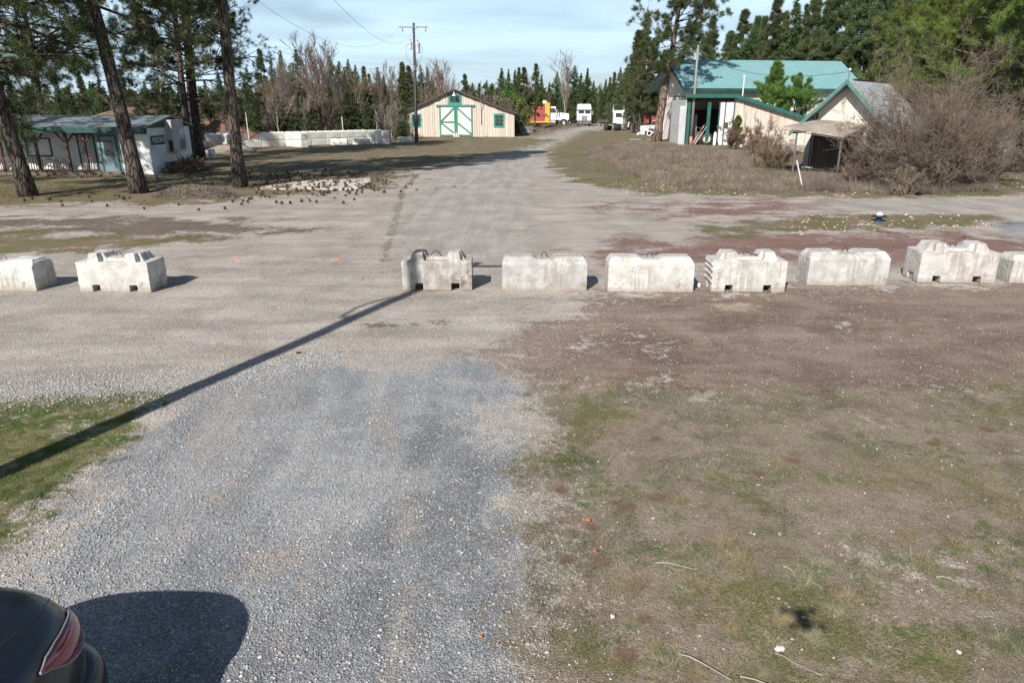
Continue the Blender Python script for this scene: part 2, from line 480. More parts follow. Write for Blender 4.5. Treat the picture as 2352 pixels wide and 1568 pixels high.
ZONES = [
 # name, polygon in survey pixels, edge width, edge growth
 ('lawn', [(-600, 476), (0, 474), (250, 466), (430, 472), (560, 455), (880, 432), (930, 395), (1170, 350), (1290, 322), (1170, 313), (900, 308), (600, 322), (420, 330), (-900, 340)], 0.3, 0.02),
 ('lawn', [(-400, 520), (0, 520), (150, 535), (430, 548), (330, 572), (120, 582), (-400, 605)], 0.7, 0.0),
 ('lawn', [(1255, 345), (1340, 300), (1430, 303), (1560, 320), (1800, 345), (2352, 385), (2800, 395), (2800, 452), (2352, 448), (2000, 455), (1500, 446), (1330, 420), (1262, 385)], 0.4, 0.01),
 ('lawn', [(1600, 527), (1700, 505), (1950, 492), (2250, 490), (2350, 505), (2100, 528), (1800, 533), (1650, 540)], 0.5, 0.0),
 ('bright', [(-700, 935), (0, 915), (180, 900), (360, 895), (370, 935), (310, 1000), (230, 1060), (150, 1130), (60, 1230), (0, 1270), (-400, 1420)], 0.18, 0.0),
 ('gravel', [(-100, 1800), (-160, 1450), (30, 1290), (210, 1110), (330, 1000), (400, 930), (520, 870), (800, 830), (1080, 840), (1225, 900), (1235, 1000), (1225, 1150), (1240, 1320), (1215, 1568), (1210, 1900)], 0.35, 0.0),
 ('road', [(890, 585), (912, 480), (965, 425), (1065, 382), (1150, 345), (1290, 302), (1345, 285), (1412, 283), (1370, 297), (1255, 345), (1205, 400), (1205, 500), (1190, 585)], 0.5, 0.008),
 ('road', [(1880, 470), (2100, 457), (2352, 456), (3000, 452), (3000, 500), (2352, 482), (2100, 489), (1900, 486)], 0.8, 0.0),
 ('gravel', [(2205, 503), (2352, 499), (3000, 500), (3000, 600), (2352, 547), (2300, 528)], 0.3, 0.0),
 ('dark', [(760, 1650), (740, 1568), (690, 1480), (755, 1300), (790, 1195), (880, 1180), (905, 1010), (950, 930), (1090, 905), (1215, 960), (1225, 1150), (1230, 1320), (1205, 1568), (1200, 1650)], 0.35, 0.0),
 ('dark', [(250, 1650), (260, 1450), (420, 1380), (640, 1420), (700, 1568), (700, 1650)], 0.6, 0.0),
 ('brown', [(1150, 835), (1230, 790), (1330, 730), (1345, 668), (1600, 658), (2352, 648), (3200, 640), (3200, 1030), (2100, 960), (1600, 980), (1300, 960), (1240, 900)], 0.7, 0.0),
 ('red', [(1350, 590), (1450, 556), (1700, 538), (2100, 532), (2352, 548), (3000, 565), (3000, 640), (2352, 600), (2000, 590), (1700, 595), (1500, 610)], 0.9, 0.0),
 ('red', [(1440, 478), (1700, 466), (1900, 470), (1850, 486), (1600, 494)], 1.3, 0.0),
 ('weed', [(1190, 1900), (1205, 1500), (1235, 1300), (1220, 1100), (1225, 960), (1260, 885), (1500, 880), (1800, 900), (2100, 885), (2352, 850), (3400, 800), (3400, 1900)], 0.35, 0.0),
 ('green', [(1530, 1340), (1620, 1310), (1640, 1430), (1600, 1500), (1560, 1600), (1500, 1590), (1520, 1440)], 0.14, 0.0),
 ('green', [(2080, 890), (2250, 860), (2352, 880), (2352, 930), (2150, 920)], 0.3, 0.0),
 ('green', [(1250, 960), (1400, 920), (1420, 1000), (1330, 1120), (1260, 1100)], 0.25, 0.0),
 ('green', [(1350, 1500), (1700, 1400), (2352, 1280), (2700, 1500), (2000, 1800), (1300, 1800)], 0.9, 0.0),
 ('green', [(-400, 470), (0, 468), (250, 455), (400, 440), (560, 455), (520, 420), (200, 425), (-400, 440)], 0.8, 0.0),
 ('dirt', [(-400, 507), (0, 500), (250, 500), (600, 512), (700, 530), (420, 545), (200, 535), (0, 520), (-400, 520)], 0.7, 0.0),
 ('pale', [(600, 1240), (720, 1220), (760, 1240), (640, 1330), (560, 1330)], 0.2, 0.0),
 ('pale', [(400, 900), (620, 850), (640, 1000), (450, 1180), (380, 1200)], 0.5, 0.0),
 ('slab', [(1660, 700), (1700, 697), (1760, 704), (1730, 712), (1680, 710)], 0.15, 0.0),
 ('wet', [(1500, 775), (1980, 770), (1990, 732), (1700, 745), (1480, 758)], 0.7, 0.0),
]
names = ['lawn', 'bright', 'road', 'gravel', 'dark', 'brown', 'red', 'weed', 'green', 'dirt', 'pale', 'slab', 'wet']
masks = {n: np.zeros(GX.shape) for n in names}
for n, pix, wd, ws in ZONES:
    masks[n] = np.maximum(masks[n], poly_mask(GX, GY, pix, wd, ws))
# wheel tracks crossing and following the road
def track(pts, wpx):
    out = np.zeros(GX.shape)
    P = [gp(*p).xy for p in pts]
    for a, b in zip(P[:-1], P[1:]):
        ex, ey = b.x - a.x, b.y - a.y
        t = np.clip(((GX - a.x) * ex + (GY - a.y) * ey) / (ex * ex + ey * ey), 0, 1)
        d = np.hypot(GX - a.x - t * ex, GY - a.y - t * ey)
        out = np.maximum(out, np.clip(1 - d / wpx, 0, 1))
    return out
masks['pale'] = np.maximum(masks['pale'], 0.75 * track([(900, 1568), (950, 1330), (905, 1060), (880, 900), (820, 800)], 0.30))
masks['pale'] = np.maximum(masks['pale'], 0.7 * track([(300, 1330), (560, 1080), (690, 860), (860, 800)], 0.30))
masks['pale'] = np.maximum(masks['pale'], 0.65 * track([(620, 1500), (830, 1150), (860, 960)], 0.22))
masks['dirt'] = np.maximum(masks['dirt'], 0.8 * track([(880, 600), (905, 520), (925, 440), (960, 400)], 0.35))
masks['dirt'] = np.maximum(masks['dirt'], 0.7 * track([(1500, 790), (1900, 775), (2352, 745), (2700, 720)], 0.5))
masks['dirt'] = np.maximum(masks['dirt'], 0.6 * track([(820, 745), (1200, 742), (1600, 735), (2352, 690)], 0.25))
far = np.clip((GY - 70) / 40, 0, 1) * (1 - masks['road'])
masks['lawn'] = np.maximum(masks['lawn'], far * 0.8)
masks['lawn'] = np.maximum(masks['lawn'], np.clip((np.abs(GX) - 30) / 10, 0, 1) * 0.8)

V = np.stack([GX.ravel(), GY.ravel(), GZ.ravel()], 1)
mg, t, b = newmat('ground_of_gravel_soil_and_grass')
geo = nd(t, 'ShaderNodeNewGeometry'); pos = geo.outputs['Position']
def attr(n): return nd(t, 'ShaderNodeAttribute', attribute_name=n).outputs['Fac']
n1 = noise(t, pos, 0.7, 9, 0.62, 0.3)
n2 = noise(t, pos, 6.0, 8, 0.65)
n3 = noise(t, pos, 28.0, 6, 0.7)
n4 = noise(t, pos, 110.0, 3, 0.7)
npch = noise(t, pos, 2.2, 8, 0.7, 0.6)
edge = math_(t, 'ADD', math_(t, 'MULTIPLY', n1, 0.5), math_(t, 'ADD', math_(t, 'MULTIPLY', n2, 0.3), math_(t, 'MULTIPLY', n3, 0.2)))
def zone(name, lo=0.42, hi=0.58, k=2.6, nz_=None):
    a = attr('m_' + name)
    s_ = math_(t, 'MULTIPLY_ADD', math_(t, 'SUBTRACT', nz_ if nz_ is not None else edge, 0.5), k * 2, a)
    inn = ramp(t, s_, lo, hi)
    return math_(t, 'MULTIPLY', inn, ramp(t, a, 0.0, 0.12))
def two(c1, c2, f, lo=0.35, hi=0.65): return mixc(t, ramp(t, f, lo, hi), c1, c2)
vor = nd(t, 'ShaderNodeTexVoronoi', {'Scale': 78.0, 'Vector': pos})
vorb = nd(t, 'ShaderNodeTexVoronoi', {'Scale': 24.0, 'Vector': pos})
sv = nd(t, 'ShaderNodeSeparateColor', {0: vor.outputs['Color']})
svb = nd(t, 'ShaderNodeSeparateColor', {0: vorb.outputs['Color']})
col = two((0.45, 0.405, 0.36), (0.35, 0.31, 0.27), n1, 0.36, 0.64)
col = mixc(t, math_(t, 'MULTIPLY', ramp(t, npch, 0.5, 0.68), 0.5), col, (0.44, 0.37, 0.335))
zc = lambda n, c, **k: mixc(t, zone(n, **k), col, c)
col = zc('dirt', two((0.20, 0.16, 0.13), (0.15, 0.12, 0.10), n2))
col = zc('brown', two((0.19, 0.135, 0.105), (0.28, 0.215, 0.175), n1, 0.38, 0.62), lo=0.36, hi=0.68)
col = zc('red', two((0.25, 0.145, 0.125), (0.22, 0.145, 0.12), n2), lo=0.22, hi=0.75)
col = zc('wet', (0.30, 0.24, 0.20), lo=0.45, hi=0.9)
col = zc('slab', (0.40, 0.31, 0.25))
col = zc('road', two((0.42, 0.39, 0.355), (0.345, 0.32, 0.29), n1, 0.36, 0.64), lo=0.2, hi=1.0)
grv = two((0.36, 0.362, 0.362), (0.265, 0.275, 0.29), n1, 0.4, 0.6)
zg = zone('gravel', lo=0.35, hi=0.7)
col = mixc(t, zg, col, grv)
col = zc('dark', two((0.185, 0.192, 0.20), (0.225, 0.23, 0.235), n2), lo=0.35, hi=1.1)
col = zc('pale', (0.36, 0.33, 0.30), lo=0.45, hi=0.95)
wd_ = two((0.20, 0.16, 0.12), (0.285, 0.235, 0.185), npch, 0.38, 0.62)
wd_ = mixc(t, math_(t, 'MULTIPLY', ramp(t, n1, 0.50, 0.66), 0.7), wd_, two((0.165, 0.155, 0.06), (0.215, 0.18, 0.10), n3))
wd_ = mixc(t, math_(t, 'MULTIPLY', ramp(t, npch, 0.60, 0.70), 0.7), wd_, (0.17, 0.165, 0.155))
zw = zone('weed', lo=0.38, hi=0.68)
col = mixc(t, zw, col, wd_)
zgn = zone('green', lo=0.55, hi=0.85)
col = mixc(t, math_(t, 'MULTIPLY', zgn, 0.8), col, two((0.10, 0.12, 0.035), (0.13, 0.12, 0.05), n2, 0.4, 0.6))
lw = two((0.14, 0.11, 0.06), (0.20, 0.145, 0.10), npch, 0.38, 0.62)
lw = mixc(t, math_(t, 'MULTIPLY', ramp(t, n1, 0.46, 0.60), 0.9), lw, two((0.095, 0.115, 0.03), (0.14, 0.13, 0.05), n3))
zl = zone('lawn', lo=0.38, hi=0.66)
col = mixc(t, math_(t, 'MULTIPLY', zl, 0.92), col, lw)
zb = zone('bright', lo=0.40, hi=0.72, k=2.6)
col = mixc(t, zb, col, two((0.07, 0.10, 0.022), (0.20, 0.175, 0.09), npch, 0.42, 0.58))
# streaks left by wheels: along the crossing lane and along the drive
stx = nd(t, 'ShaderNodeMapping', {'Scale': (0.35, 1.7, 1), 'Vector': pos})
sty = nd(t, 'ShaderNodeMapping', {'Scale': (2.4, 0.20, 1), 'Rotation': (0, 0, R(7)), 'Vector': pos})
s_x = ramp(t, noise(t, stx.outputs[0], 1.0, 7, 0.65, 0.3), 0.34, 0.66)
s_y = ramp(t, noise(t, sty.outputs[0], 1.0, 7, 0.65, 0.3), 0.34, 0.66)
sgl = nd(t, 'ShaderNodeMix', {0: math_(t, 'MAXIMUM', zg, zone('road', lo=0.2, hi=0.8)), 2: s_x, 3: s_y}).outputs[0]
stv = math_(t, 'MULTIPLY_ADD', sgl, 0.26, 0.87)
stc = nd(t, 'ShaderNodeCombineColor', {0: stv, 1: math_(t, 'MULTIPLY_ADD', sgl, 0.25, 0.87), 2: math_(t, 'MULTIPLY_ADD', sgl, 0.23, 0.88)}).outputs[0]
col = mixc(t, math_(t, 'SUBTRACT', 1.0, math_(t, 'MULTIPLY', math_(t, 'MAXIMUM', zl, zw), 0.75)), col, mixc(t, 1.0, col, stc, 'MULTIPLY'))
soft = math_(t, 'MAXIMUM', math_(t, 'MAXIMUM', zl, zb), math_(t, 'MULTIPLY', zw, 0.55))
stony = math_(t, 'SUBTRACT', 1.0, math_(t, 'MULTIPLY', soft, 0.7))
# pebbles: each its own tone, dark gaps between, a few pale ones
peb = math_(t, 'MULTIPLY_ADD', sv.outputs[0], 0.85, 0.62)
peb = math_(t, 'MULTIPLY', peb, math_(t, 'SUBTRACT', 1.12, math_(t, 'MULTIPLY', ramp(t, vor.outputs['Distance'], 0.25, 0.75), 0.55)))
pebc = nd(t, 'ShaderNodeCombineColor', {0: peb, 1: peb, 2: peb}).outputs[0]
col = mixc(t, math_(t, 'MULTIPLY', stony, 0.85), col, mixc(t, 1.0, col, pebc, 'MULTIPLY'))
palep = math_(t, 'MULTIPLY', math_(t, 'GREATER_THAN', svb.outputs[0], 0.985), math_(t, 'LESS_THAN', vorb.outputs['Distance'], 0.32))
col = mixc(t, math_(t, 'MULTIPLY', palep, 0.55), col, (0.46, 0.42, 0.38))
fin = math_(t, 'MULTIPLY_ADD', n4, 1.0, 0.5)
finc = nd(t, 'ShaderNodeCombineColor', {0: fin, 1: fin, 2: fin}).outputs[0]
col = mixc(t, 0.8, col, mixc(t, 1.0, col, finc, 'MULTIPLY'))
t.links.new(col, b.inputs['Base Color']); b.inputs['Roughness'].default_value = 0.95; b.inputs['Specular IOR Level'].default_value = 0.2
hgt = math_(t, 'MULTIPLY_ADD', vor.outputs['Distance'], -0.5, math_(t, 'MULTIPLY_ADD', n3, 0.9, math_(t, 'MULTIPLY', n2, 1.6)))
bp = nd(t, 'ShaderNodeBump', {'Strength': 0.75, 'Distance': 0.022, 'Height': hgt})
t.links.new(bp.outputs[0], b.inputs['Normal'])
ground = npobj('ground', V, q, mg, smooth=True)
tag(ground, kind='structure')
for n in names:
    at_ = ground.data.attributes.new('m_' + n, 'FLOAT', 'POINT')
    at_.data.foreach_set('value', masks[n].ravel().astype(np.float32))

def mask_at(pts, name):
    ix = np.clip(np.searchsorted(gx, pts[:, 0]), 0, len(gx) - 1); iy = np.clip(np.searchsorted(gy, pts[:, 1]), 0, len(gy) - 1)
    return masks[name][iy, ix]

# ------------------------------------------------------------------ front row of concrete blocks
tex_c = bpy.data.textures.new('chips', 'CLOUDS'); tex_c.noise_scale = 0.075; tex_c.noise_depth = 4
tex_d = bpy.data.textures.new('dents', 'CLOUDS'); tex_d.noise_scale = 0.5; tex_d.noise_depth = 2
def loop_wire(mb_pts, r=0.009):
    mb = MB(); mb.tube(mb_pts, r, 6); return mb
def weather(m):
    t = m.node_tree; b = [n for n in t.nodes if n.type == 'BSDF_PRINCIPLED'][0]
    src = b.inputs['Base Color'].links[0].from_socket
    g = nd(t, 'ShaderNodeNewGeometry')
    mp = nd(t, 'ShaderNodeMapping', {'Scale': (14, 14, 1.1), 'Vector': g.outputs['Position']})
    dr = noise(t, mp.outputs[0], 1.0, 5, 0.6)
    big = noise(t, g.outputs['Position'], 1.3, 3, 0.5)
    f = math_(t, 'MULTIPLY', ramp(t, dr, 0.46, 0.60), ramp(t, big, 0.40, 0.56))
    col = mixc(t, math_(t, 'MULTIPLY', f, 0.45), src, (0.22, 0.17, 0.14))
    spk = noise(t, g.outputs['Position'], 38, 5, 0.7)
    col = mixc(t, math_(t, 'MULTIPLY', math_(t, 'MULTIPLY', ramp(t, spk, 0.54, 0.62), ramp(t, noise(t, g.outputs['Position'], 3.1, 4, 0.6), 0.46, 0.58)), 0.75), col, (0.15, 0.12, 0.10))
    sz = nd(t, 'ShaderNodeSeparateXYZ', {0: g.outputs['Position']})
    spl = math_(t, 'ADD', sz.outputs[2], math_(t, 'MULTIPLY', noise(t, g.outputs['Position'], 7, 4, 0.6), -0.22))
    col = mixc(t, math_(t, 'MULTIPLY', ramp(t, math_(t, 'MULTIPLY', spl, -1.0), -0.04, 0.08), 0.7), col, (0.30, 0.25, 0.21))
    t.links.new(col, b.inputs['Base Color'])
for m_w in (m_conc, m_concg, m_cond): weather(m_w)
def block(kind, x0, x1, yb, depth, h, rz, label, mat, loop, seed, lugs=True, chev=False, sink=0.0):
    Lx = x1 - x0
    t_ = thing('concrete_block', label, 'concrete block', ((x0 + x1) / 2, yb + depth / 2, -sink), rz, 'concrete blocks barring the road')
    mb = MB(); hx = Lx / 2; hy = depth / 2
    if kind == 'lug':      # interlocking block: ribbed ends, raised lugs, lift slots underneath
        hb = h * 0.80; sl = 0.15; sw = 0.085
        xs = [-hx + 0.04, -hx * 0.52 - sw, -hx * 0.52 + sw, hx * 0.52 - sw, hx * 0.52 + sw, hx - 0.04]
        mb.box(-hx + 0.04, hx - 0.04, -hy, hy, sl, hb)
        for i in (0, 2, 4): mb.box(xs[i], xs[i + 1], -hy, hy, 0.0, sl + 0.02)
        for s in (-1, 1):   # tongue down each end
            a, b_ = (hx - 0.06, hx + 0.0) if s > 0 else (-hx, -hx + 0.06)
            mb.box(a, b_, -hy, -hy * 0.35, 0, hb); mb.box(a, b_, hy * 0.35, hy, 0, hb)
            mb.box(a, b_, -hy * 0.5, hy * 0.5, 0.16, hb)
        # long ridge with a valley in its middle
        mb.frus(-hx + 0.14, -0.16, -hy + 0.16, hy - 0.06, hb - 0.02, h, 0.10, 0.05)
        mb.frus(0.16, hx - 0.14, -hy + 0.16, hy - 0.06, hb - 0.02, h, 0.10, 0.05)
        mb.frus(-0.3, 0.3, -hy + 0.16, hy - 0.06, hb - 0.02, hb + (h - hb) * 0.35, 0.05, 0.05)
        if lugs:
            for cx_ in (-hx * 0.52, hx * 0.52):
                mb.frus(cx_ - 0.13, cx_ + 0.13, -hy + 0.03, hy - 0.2, hb - 0.02, h + 0.012, 0.035, 0.03)
        if chev:
            for zz in (0.2, 0.33, 0.46, 0.57):
                mb.hexa([(-hx - 0.03, -hy, zz), (-hx + 0.05, -hy, zz), (-hx + 0.05, hy, zz), (-hx - 0.03, hy, zz),
                         (-hx - 0.03, -hy, zz + .05), (-hx + 0.05, -hy, zz + .05), (-hx + 0.05, hy, zz + .05), (-hx - 0.03, hy, zz + .05)])
        zt = hb + (h - hb) * 0.35
    else:                  # plain block: chamfered shoulders and a V notch for the lifting loop
        hb = h * 0.80
        mb.box(-hx, hx, -hy, hy, 0.0, hb)
        mb.frus(-hx, hx, -hy, hy, hb - 0.001, h - 0.05, 0.035, 0.10)
        mb.hexa([(-hx + 0.03, -hy + 0.09, h - 0.08), (-0.10, -hy + 0.09, h - 0.08), (-0.10, hy - 0.09, h - 0.08), (-hx + 0.03, hy - 0.09, h - 0.08),
                 (-hx + 0.08, -hy + 0.13, h), (-0.26, -hy + 0.13, h), (-0.26, hy - 0.13, h), (-hx + 0.08, hy - 0.13, h)])
        mb.hexa([(0.10, -hy + 0.09, h - 0.08), (hx - 0.03, -hy + 0.09, h - 0.08), (hx - 0.03, hy - 0.09, h - 0.08), (0.10, hy - 0.09, h - 0.08),
                 (0.26, -hy + 0.13, h), (hx - 0.08, -hy + 0.13, h), (hx - 0.08, hy - 0.13, h), (0.26, hy - 0.13, h)])
        zt = h - 0.05
    body = mb.build('block_body', mat, t_)
    rm = body.modifiers.new('remesh', 'REMESH'); rm.mode = 'VOXEL'; rm.voxel_size = 0.0105; rm.use_smooth_shade = True
    sm = body.modifiers.new('smooth', 'SMOOTH'); sm.iterations = 1; sm.factor = 0.35
    e = bpy.data.objects.new('chip_seed', None)
    d1 = body.modifiers.new('chips', 'DISPLACE'); d1.texture = tex_c; d1.strength = 0.013; d1.mid_level = 0.58; d1.texture_coords = 'GLOBAL'
    d2 = body.modifiers.new('dents', 'DISPLACE'); d2.texture = tex_d; d2.strength = 0.022; d2.mid_level = 0.55; d2.texture_coords = 'GLOBAL'
    rg = random.Random(seed)
    if loop == 'tall':
        pts = [(-0.10, 0, zt), (-0.02, 0.0, zt + 0.10), (0.10, -0.02, zt + 0.20), (0.17, -0.03, zt + 0.25), (0.20, -0.02, zt + 0.23), (0.16, 0.0, zt + 0.15), (0.06, 0.03, zt + 0.07), (0.03, 0.03, zt)]
    elif loop == 'bent':
        pts = [(-0.06, 0, zt), (-0.08, -0.02, zt + 0.10), (-0.05, -0.02, zt + 0.13), (0.0, -0.03, zt + 0.07), (0.12, -0.06, zt + 0.035), (0.2, -0.08, zt + 0.03), (0.14, 0.0, zt + 0.05), (0.05, 0.04, zt)]
    elif loop == 'zig':
        pts = [(-0.17, 0, zt - 0.02), (-0.09, 0, zt + 0.09), (-0.03, 0, zt + 0.13), (0.03, 0, zt + 0.06), (0.10, -0.01, zt - 0.02), (0.06, 0.02, zt + 0.08), (-0.12, 0.03, zt + 0.05)]
    else:
        pts = [(-0.07, 0, zt), (-0.045, 0, zt + 0.085), (-0.01, 0, zt + 0.115), (0.02, 0, zt + 0.11), (0.05, 0, zt + 0.04), (0.075, 0.01, zt)]
    lw_ = MB(); lw_.tube(pts, 0.008, 6)
    lw_.build('lifting_loop', m_rust, t_, smooth=True)
    return t_
def row_block(pl, pr, pb, kind, dp, h, label, mat, loop, seed, rz=0.0, **k):
    a = gp(pl, pb); c_ = gp(pr, pb)
    return block(kind, a.x, c_.x, (a.y + c_.y) / 2, dp, h, rz, label, mat, loop, seed, **k)
BL = 'front row'
row_block(-92, 92, 668, 'plain', 0.66, 0.66, 'plain white concrete block cut off by the left edge of the photo', m_conc, 'loop', 1, R(-4))
row_block(184, 352, 671, 'lug', 0.70, 0.80, 'white interlocking concrete block alone left of the wire gap, its right end in shade', m_conc, 'loop', 2, R(-3))
row_block(924, 1084, 667, 'lug', 0.62, 0.80, 'stained grey interlocking concrete block with the pole shadow across its left end', m_cond, 'zig', 3, R(1))
row_block(1153, 1348, 668, 'plain', 0.64, 0.72, 'smooth grey-white concrete block just right of the stained one, orange rust at its corner', m_concg, 'loop', 4, R(-0.5))
row_block(1396, 1592, 671, 'plain', 0.64, 0.735, 'brightest white smooth concrete block with brown stains under its top edge', m_conc, 'loop', 5, R(-1))
row_block(1634, 1802, 671, 'lug', 0.64, 0.83, 'white interlocking concrete block with chevron ribs on its left end', m_conc, 'bent', 6, R(-1), chev=True)
row_block(1854, 2036, 656, 'plain', 0.66, 0.74, 'mould-speckled white concrete block with battered edges, second from the tilted looped one', m_concg, 'loop', 7, R(-1))
row_block(2112, 2284, 650, 'lug', 0.74, 0.86, 'large chipped white concrete block with a tall twisted wire loop', m_conc, 'tall', 8, R(-4))
row_block(2322, 2500, 651, 'plain', 0.66, 0.62, 'white concrete block cut off by the right edge of the photo', m_concg, 'loop', 9, R(-3))

# ------------------------------------------------------------------ vegetation builders
def basis(D):
    up = np.where(np.abs(D[:, 2:3]) < 0.9, np.array([[0, 0, 1.0]]), np.array([[1.0, 0, 0]]))
    U = unit(np.cross(D, up)); W = np.cross(D, U)
    return U, W

def prisms(A, B, ra, rb, k=3):
    """open k-sided tapered sticks from A to B"""
    n = len(A); D = unit(B - A); U, W = basis(D)
    an = np.arange(k) * 2 * PI / k
    ring = U[:, None, :] * np.cos(an)[None, :, None] + W[:, None, :] * np.sin(an)[None, :, None]
    V = np.concatenate([A[:, None] + ring * np.reshape(ra, (-1, 1, 1)), B[:, None] + ring * np.reshape(rb, (-1, 1, 1))], 1).reshape(-1, 3)
    b0 = (np.arange(n) * 2 * k)[:, None]; j = np.arange(k)[None, :]; j2 = (j + 1) % k
    Fq = np.stack([b0 + j, b0 + j2, b0 + k + j2, b0 + k + j], -1).reshape(-1, 4)
    return V, Fq

def tufts(rg, Cn, D, nn, ln, wd, spread=1.0, droop=0.0):
    """needle bursts: nn thin triangles from every centre, leaning along D"""
    n = len(Cn)
    d = rnd_dirs(rg, n * nn).reshape(n, nn, 3) * spread + D[:, None, :]
    d[..., 2] -= droop
    d = unit(d)
    l = (ln * (0.65 + 0.6 * rg.random((n, nn, 1))))
    o = Cn[:, None, :] + rg.normal(size=(n, nn, 3)) * ln * 0.13
    s_ = unit(np.cross(d, rnd_dirs(rg, n * nn).reshape(n, nn, 3))) * wd / 2
    V = np.stack([o - s_, o + s_, o + d * l], 2).reshape(-1, 3)
    Ft = np.arange(n * nn * 3).reshape(-1, 3)
    return V, Ft

def merge(parts):
    Vs = []; Fs = []; o = 0
    for V_, F_ in parts:
        Vs.append(V_); Fs.append(F_ + o); o += len(V_)
    return np.concatenate(Vs), Fs

def branching(rg, A, D, Ln, Rd, levels, kids=5, ratio=0.55, ang=0.7, up=0.15, seg=3, wig=0.16, minr=0.003, tmin=0.25):
    """recursive limbs; returns sticks (A,B,ra,rb) and tips (points, directions)"""
    SA, SB, RA, RB = [], [], [], []
    tipP, tipD = [], []
    for lv in range(levels):
        n = len(A); P = A.copy(); d = D.copy(); poly = [P]
        for s in range(seg):
            Q = P + d * (Ln / seg)[:, None]
            r0 = np.maximum(Rd * (1 - 0.75 * s / seg), minr); r1 = np.maximum(Rd * (1 - 0.75 * (s + 1) / seg), minr)
            SA.append(P); SB.append(Q); RA.append(r0); RB.append(r1)
            d = unit(d + rg.normal(size=(n, 3)) * wig + np.array([0, 0, up]) * 0.5)
            P = Q; poly.append(P)
        tipP.append(P); tipD.append(d)
        if lv == levels - 1: break
        K = kids[lv] if isinstance(kids, (list, tuple)) else kids
        poly = np.stack(poly, 1)
        tt = tmin + (1 - tmin) * rg.random((n, K))
        si = np.minimum((tt * seg).astype(int), seg - 1); fr = tt * seg - si
        ii = np.arange(n)[:, None]
        base = poly[ii, si] * (1 - fr[..., None]) + poly[ii, si + 1] * fr[..., None]
        dl = unit(poly[ii, si + 1] - poly[ii, si])
        nd_ = unit(dl + rnd_dirs(rg, n * K).reshape(n, K, 3) * ang + np.array([0, 0, up]))
        Ln2 = (Ln[:, None] * ratio * (0.6 + 0.8 * rg.random((n, K))) * (1.15 - 0.5 * tt))
        Rd2 = np.maximum(Rd[:, None] * 0.5 * (1.1 - 0.6 * tt), minr)
        A = base.reshape(-1, 3); D = nd_.reshape(-1, 3); Ln = Ln2.ravel(); Rd = Rd2.ravel()
    return (np.concatenate(SA), np.concatenate(SB), np.concatenate(RA), np.concatenate(RB)), (np.concatenate(tipP), np.concatenate(tipD), P, d)

def trunk_mesh(name, h, r0, r1, lean, mat, parent, rg, bend=0.02, n=14, segs=14, flare=0.35):
    mb = MB(); pts = []; rs = []
    ph = rg.random() * 6
    for i in range(segs + 1):
        t_ = i / segs
        pts.append((lean[0] * h * t_ + math.sin(ph + t_ * 5) * bend * h * t_ * (1 - t_), lean[1] * h * t_ + math.cos(ph + t_ * 4) * bend * h * t_ * (1 - t_), h * t_ - 0.15 * (i == 0)))
        rs.append((r0 * (1 - t_) + r1 * t_) * (1 + flare * math.exp(-t_ * h / 0.5)))
    mb.tube(pts, rs, n)
    o = mb.build(name, mat, parent, smooth=True)
    return o, np.array(pts), np.array(rs)

def pine(label, base, h, r0, lean, cs, cr, nl, tuft, needle_mat, bark_mat, seed, group=None, droopy=0.0, rz=0.0, dens=1.0, name='pine_tree', top_r=0.25, dead=0, shape='round'):
    """long-needled pine: trunk, limbs and bursts of needles at the shoots. tuft=(needles, length, width)"""
    rg = np.random.default_rng(seed)
    t_ = thing(name, label, 'tree', base, rz, group)
    tr, pts, rs = trunk_mesh('trunk', h, r0, r0 * 0.18, lean, bark_mat, t_, rg)
    zz = np.sort(cs + (1 - cs) * rg.random(nl) ** (0.9 if shape == 'round' else 0.72))
    ax = np.stack([np.interp(zz, np.linspace(0, 1, len(pts)), pts[:, k]) for k in range(3)], 1)
    az = rg.random(nl) * 2 * PI
    u = (zz - cs) / (1 - cs)
    if shape == 'round': prof = np.sqrt(np.clip(1 - (u * 1.02 - 0.25) ** 2 / 0.62, 0.03, 1))
    else: prof = (1 - u) * 0.9 + 0.1
    ln = cr * prof * (0.55 + 0.6 * rg.random(nl))
    el = 0.25 + u * 0.7 - droopy + rg.normal(size=nl) * 0.15
    D = np.stack([np.cos(az) * np.cos(el), np.sin(az) * np.cos(el), np.sin(el)], 1)
    st, tp = branching(rg, ax, D, ln, np.clip(ln * 0.018, 0.012, 0.12), 3, [int(6 * dens) + 1, 5], 0.42, 0.75, 0.14 - droopy * 0.25, 3, 0.17, 0.006, 0.3)
    Vb, Fb = prisms(*st, k=3)
    if dead:
        zd = cs * (0.5 + 0.5 * rg.random(dead)); axd = np.stack([np.interp(zd, np.linspace(0, 1, len(pts)), pts[:, k]) for k in range(3)], 1)
        azd = rg.random(dead) * 2 * PI
        Dd = np.stack([np.cos(azd), np.sin(azd), -0.1 + 0 * azd], 1)
        s2, _ = branching(rg, axd, unit(Dd), 0.5 + rg.random(dead) * 1.2, np.full(dead, 0.02), 2, 3, 0.4, 0.7, -0.1, 2, 0.2, 0.004)
        V2, F2 = prisms(*s2, k=3); Vb, Fb = merge([(Vb, Fb), (V2, F2)])
    lb = npobj('limbs', Vb, Fb, bark_mat, t_)
    P, Dn = tp[0], tp[1]
    # extra bursts along the last shoots
    A_, B_ = st[0], st[1]; m_ = st[2] < np.median(st[2]) * 1.01
    ex = A_[m_] + (B_[m_] - A_[m_]) * rg.random((m_.sum(), 1)); exd = unit(B_[m_] - A_[m_])
    kk = rg.random(len(ex)) < 0.45 * dens
    P = np.concatenate([P, ex[kk]]); Dn = np.concatenate([Dn, exd[kk]])
    Vt, Ft = tufts(rg, P, Dn * 0.55, tuft[0], tuft[1], tuft[2], 1.0, 0.05 + droopy * 0.3)
    npobj('crown', Vt, Ft, needle_mat, t_)
    return t_

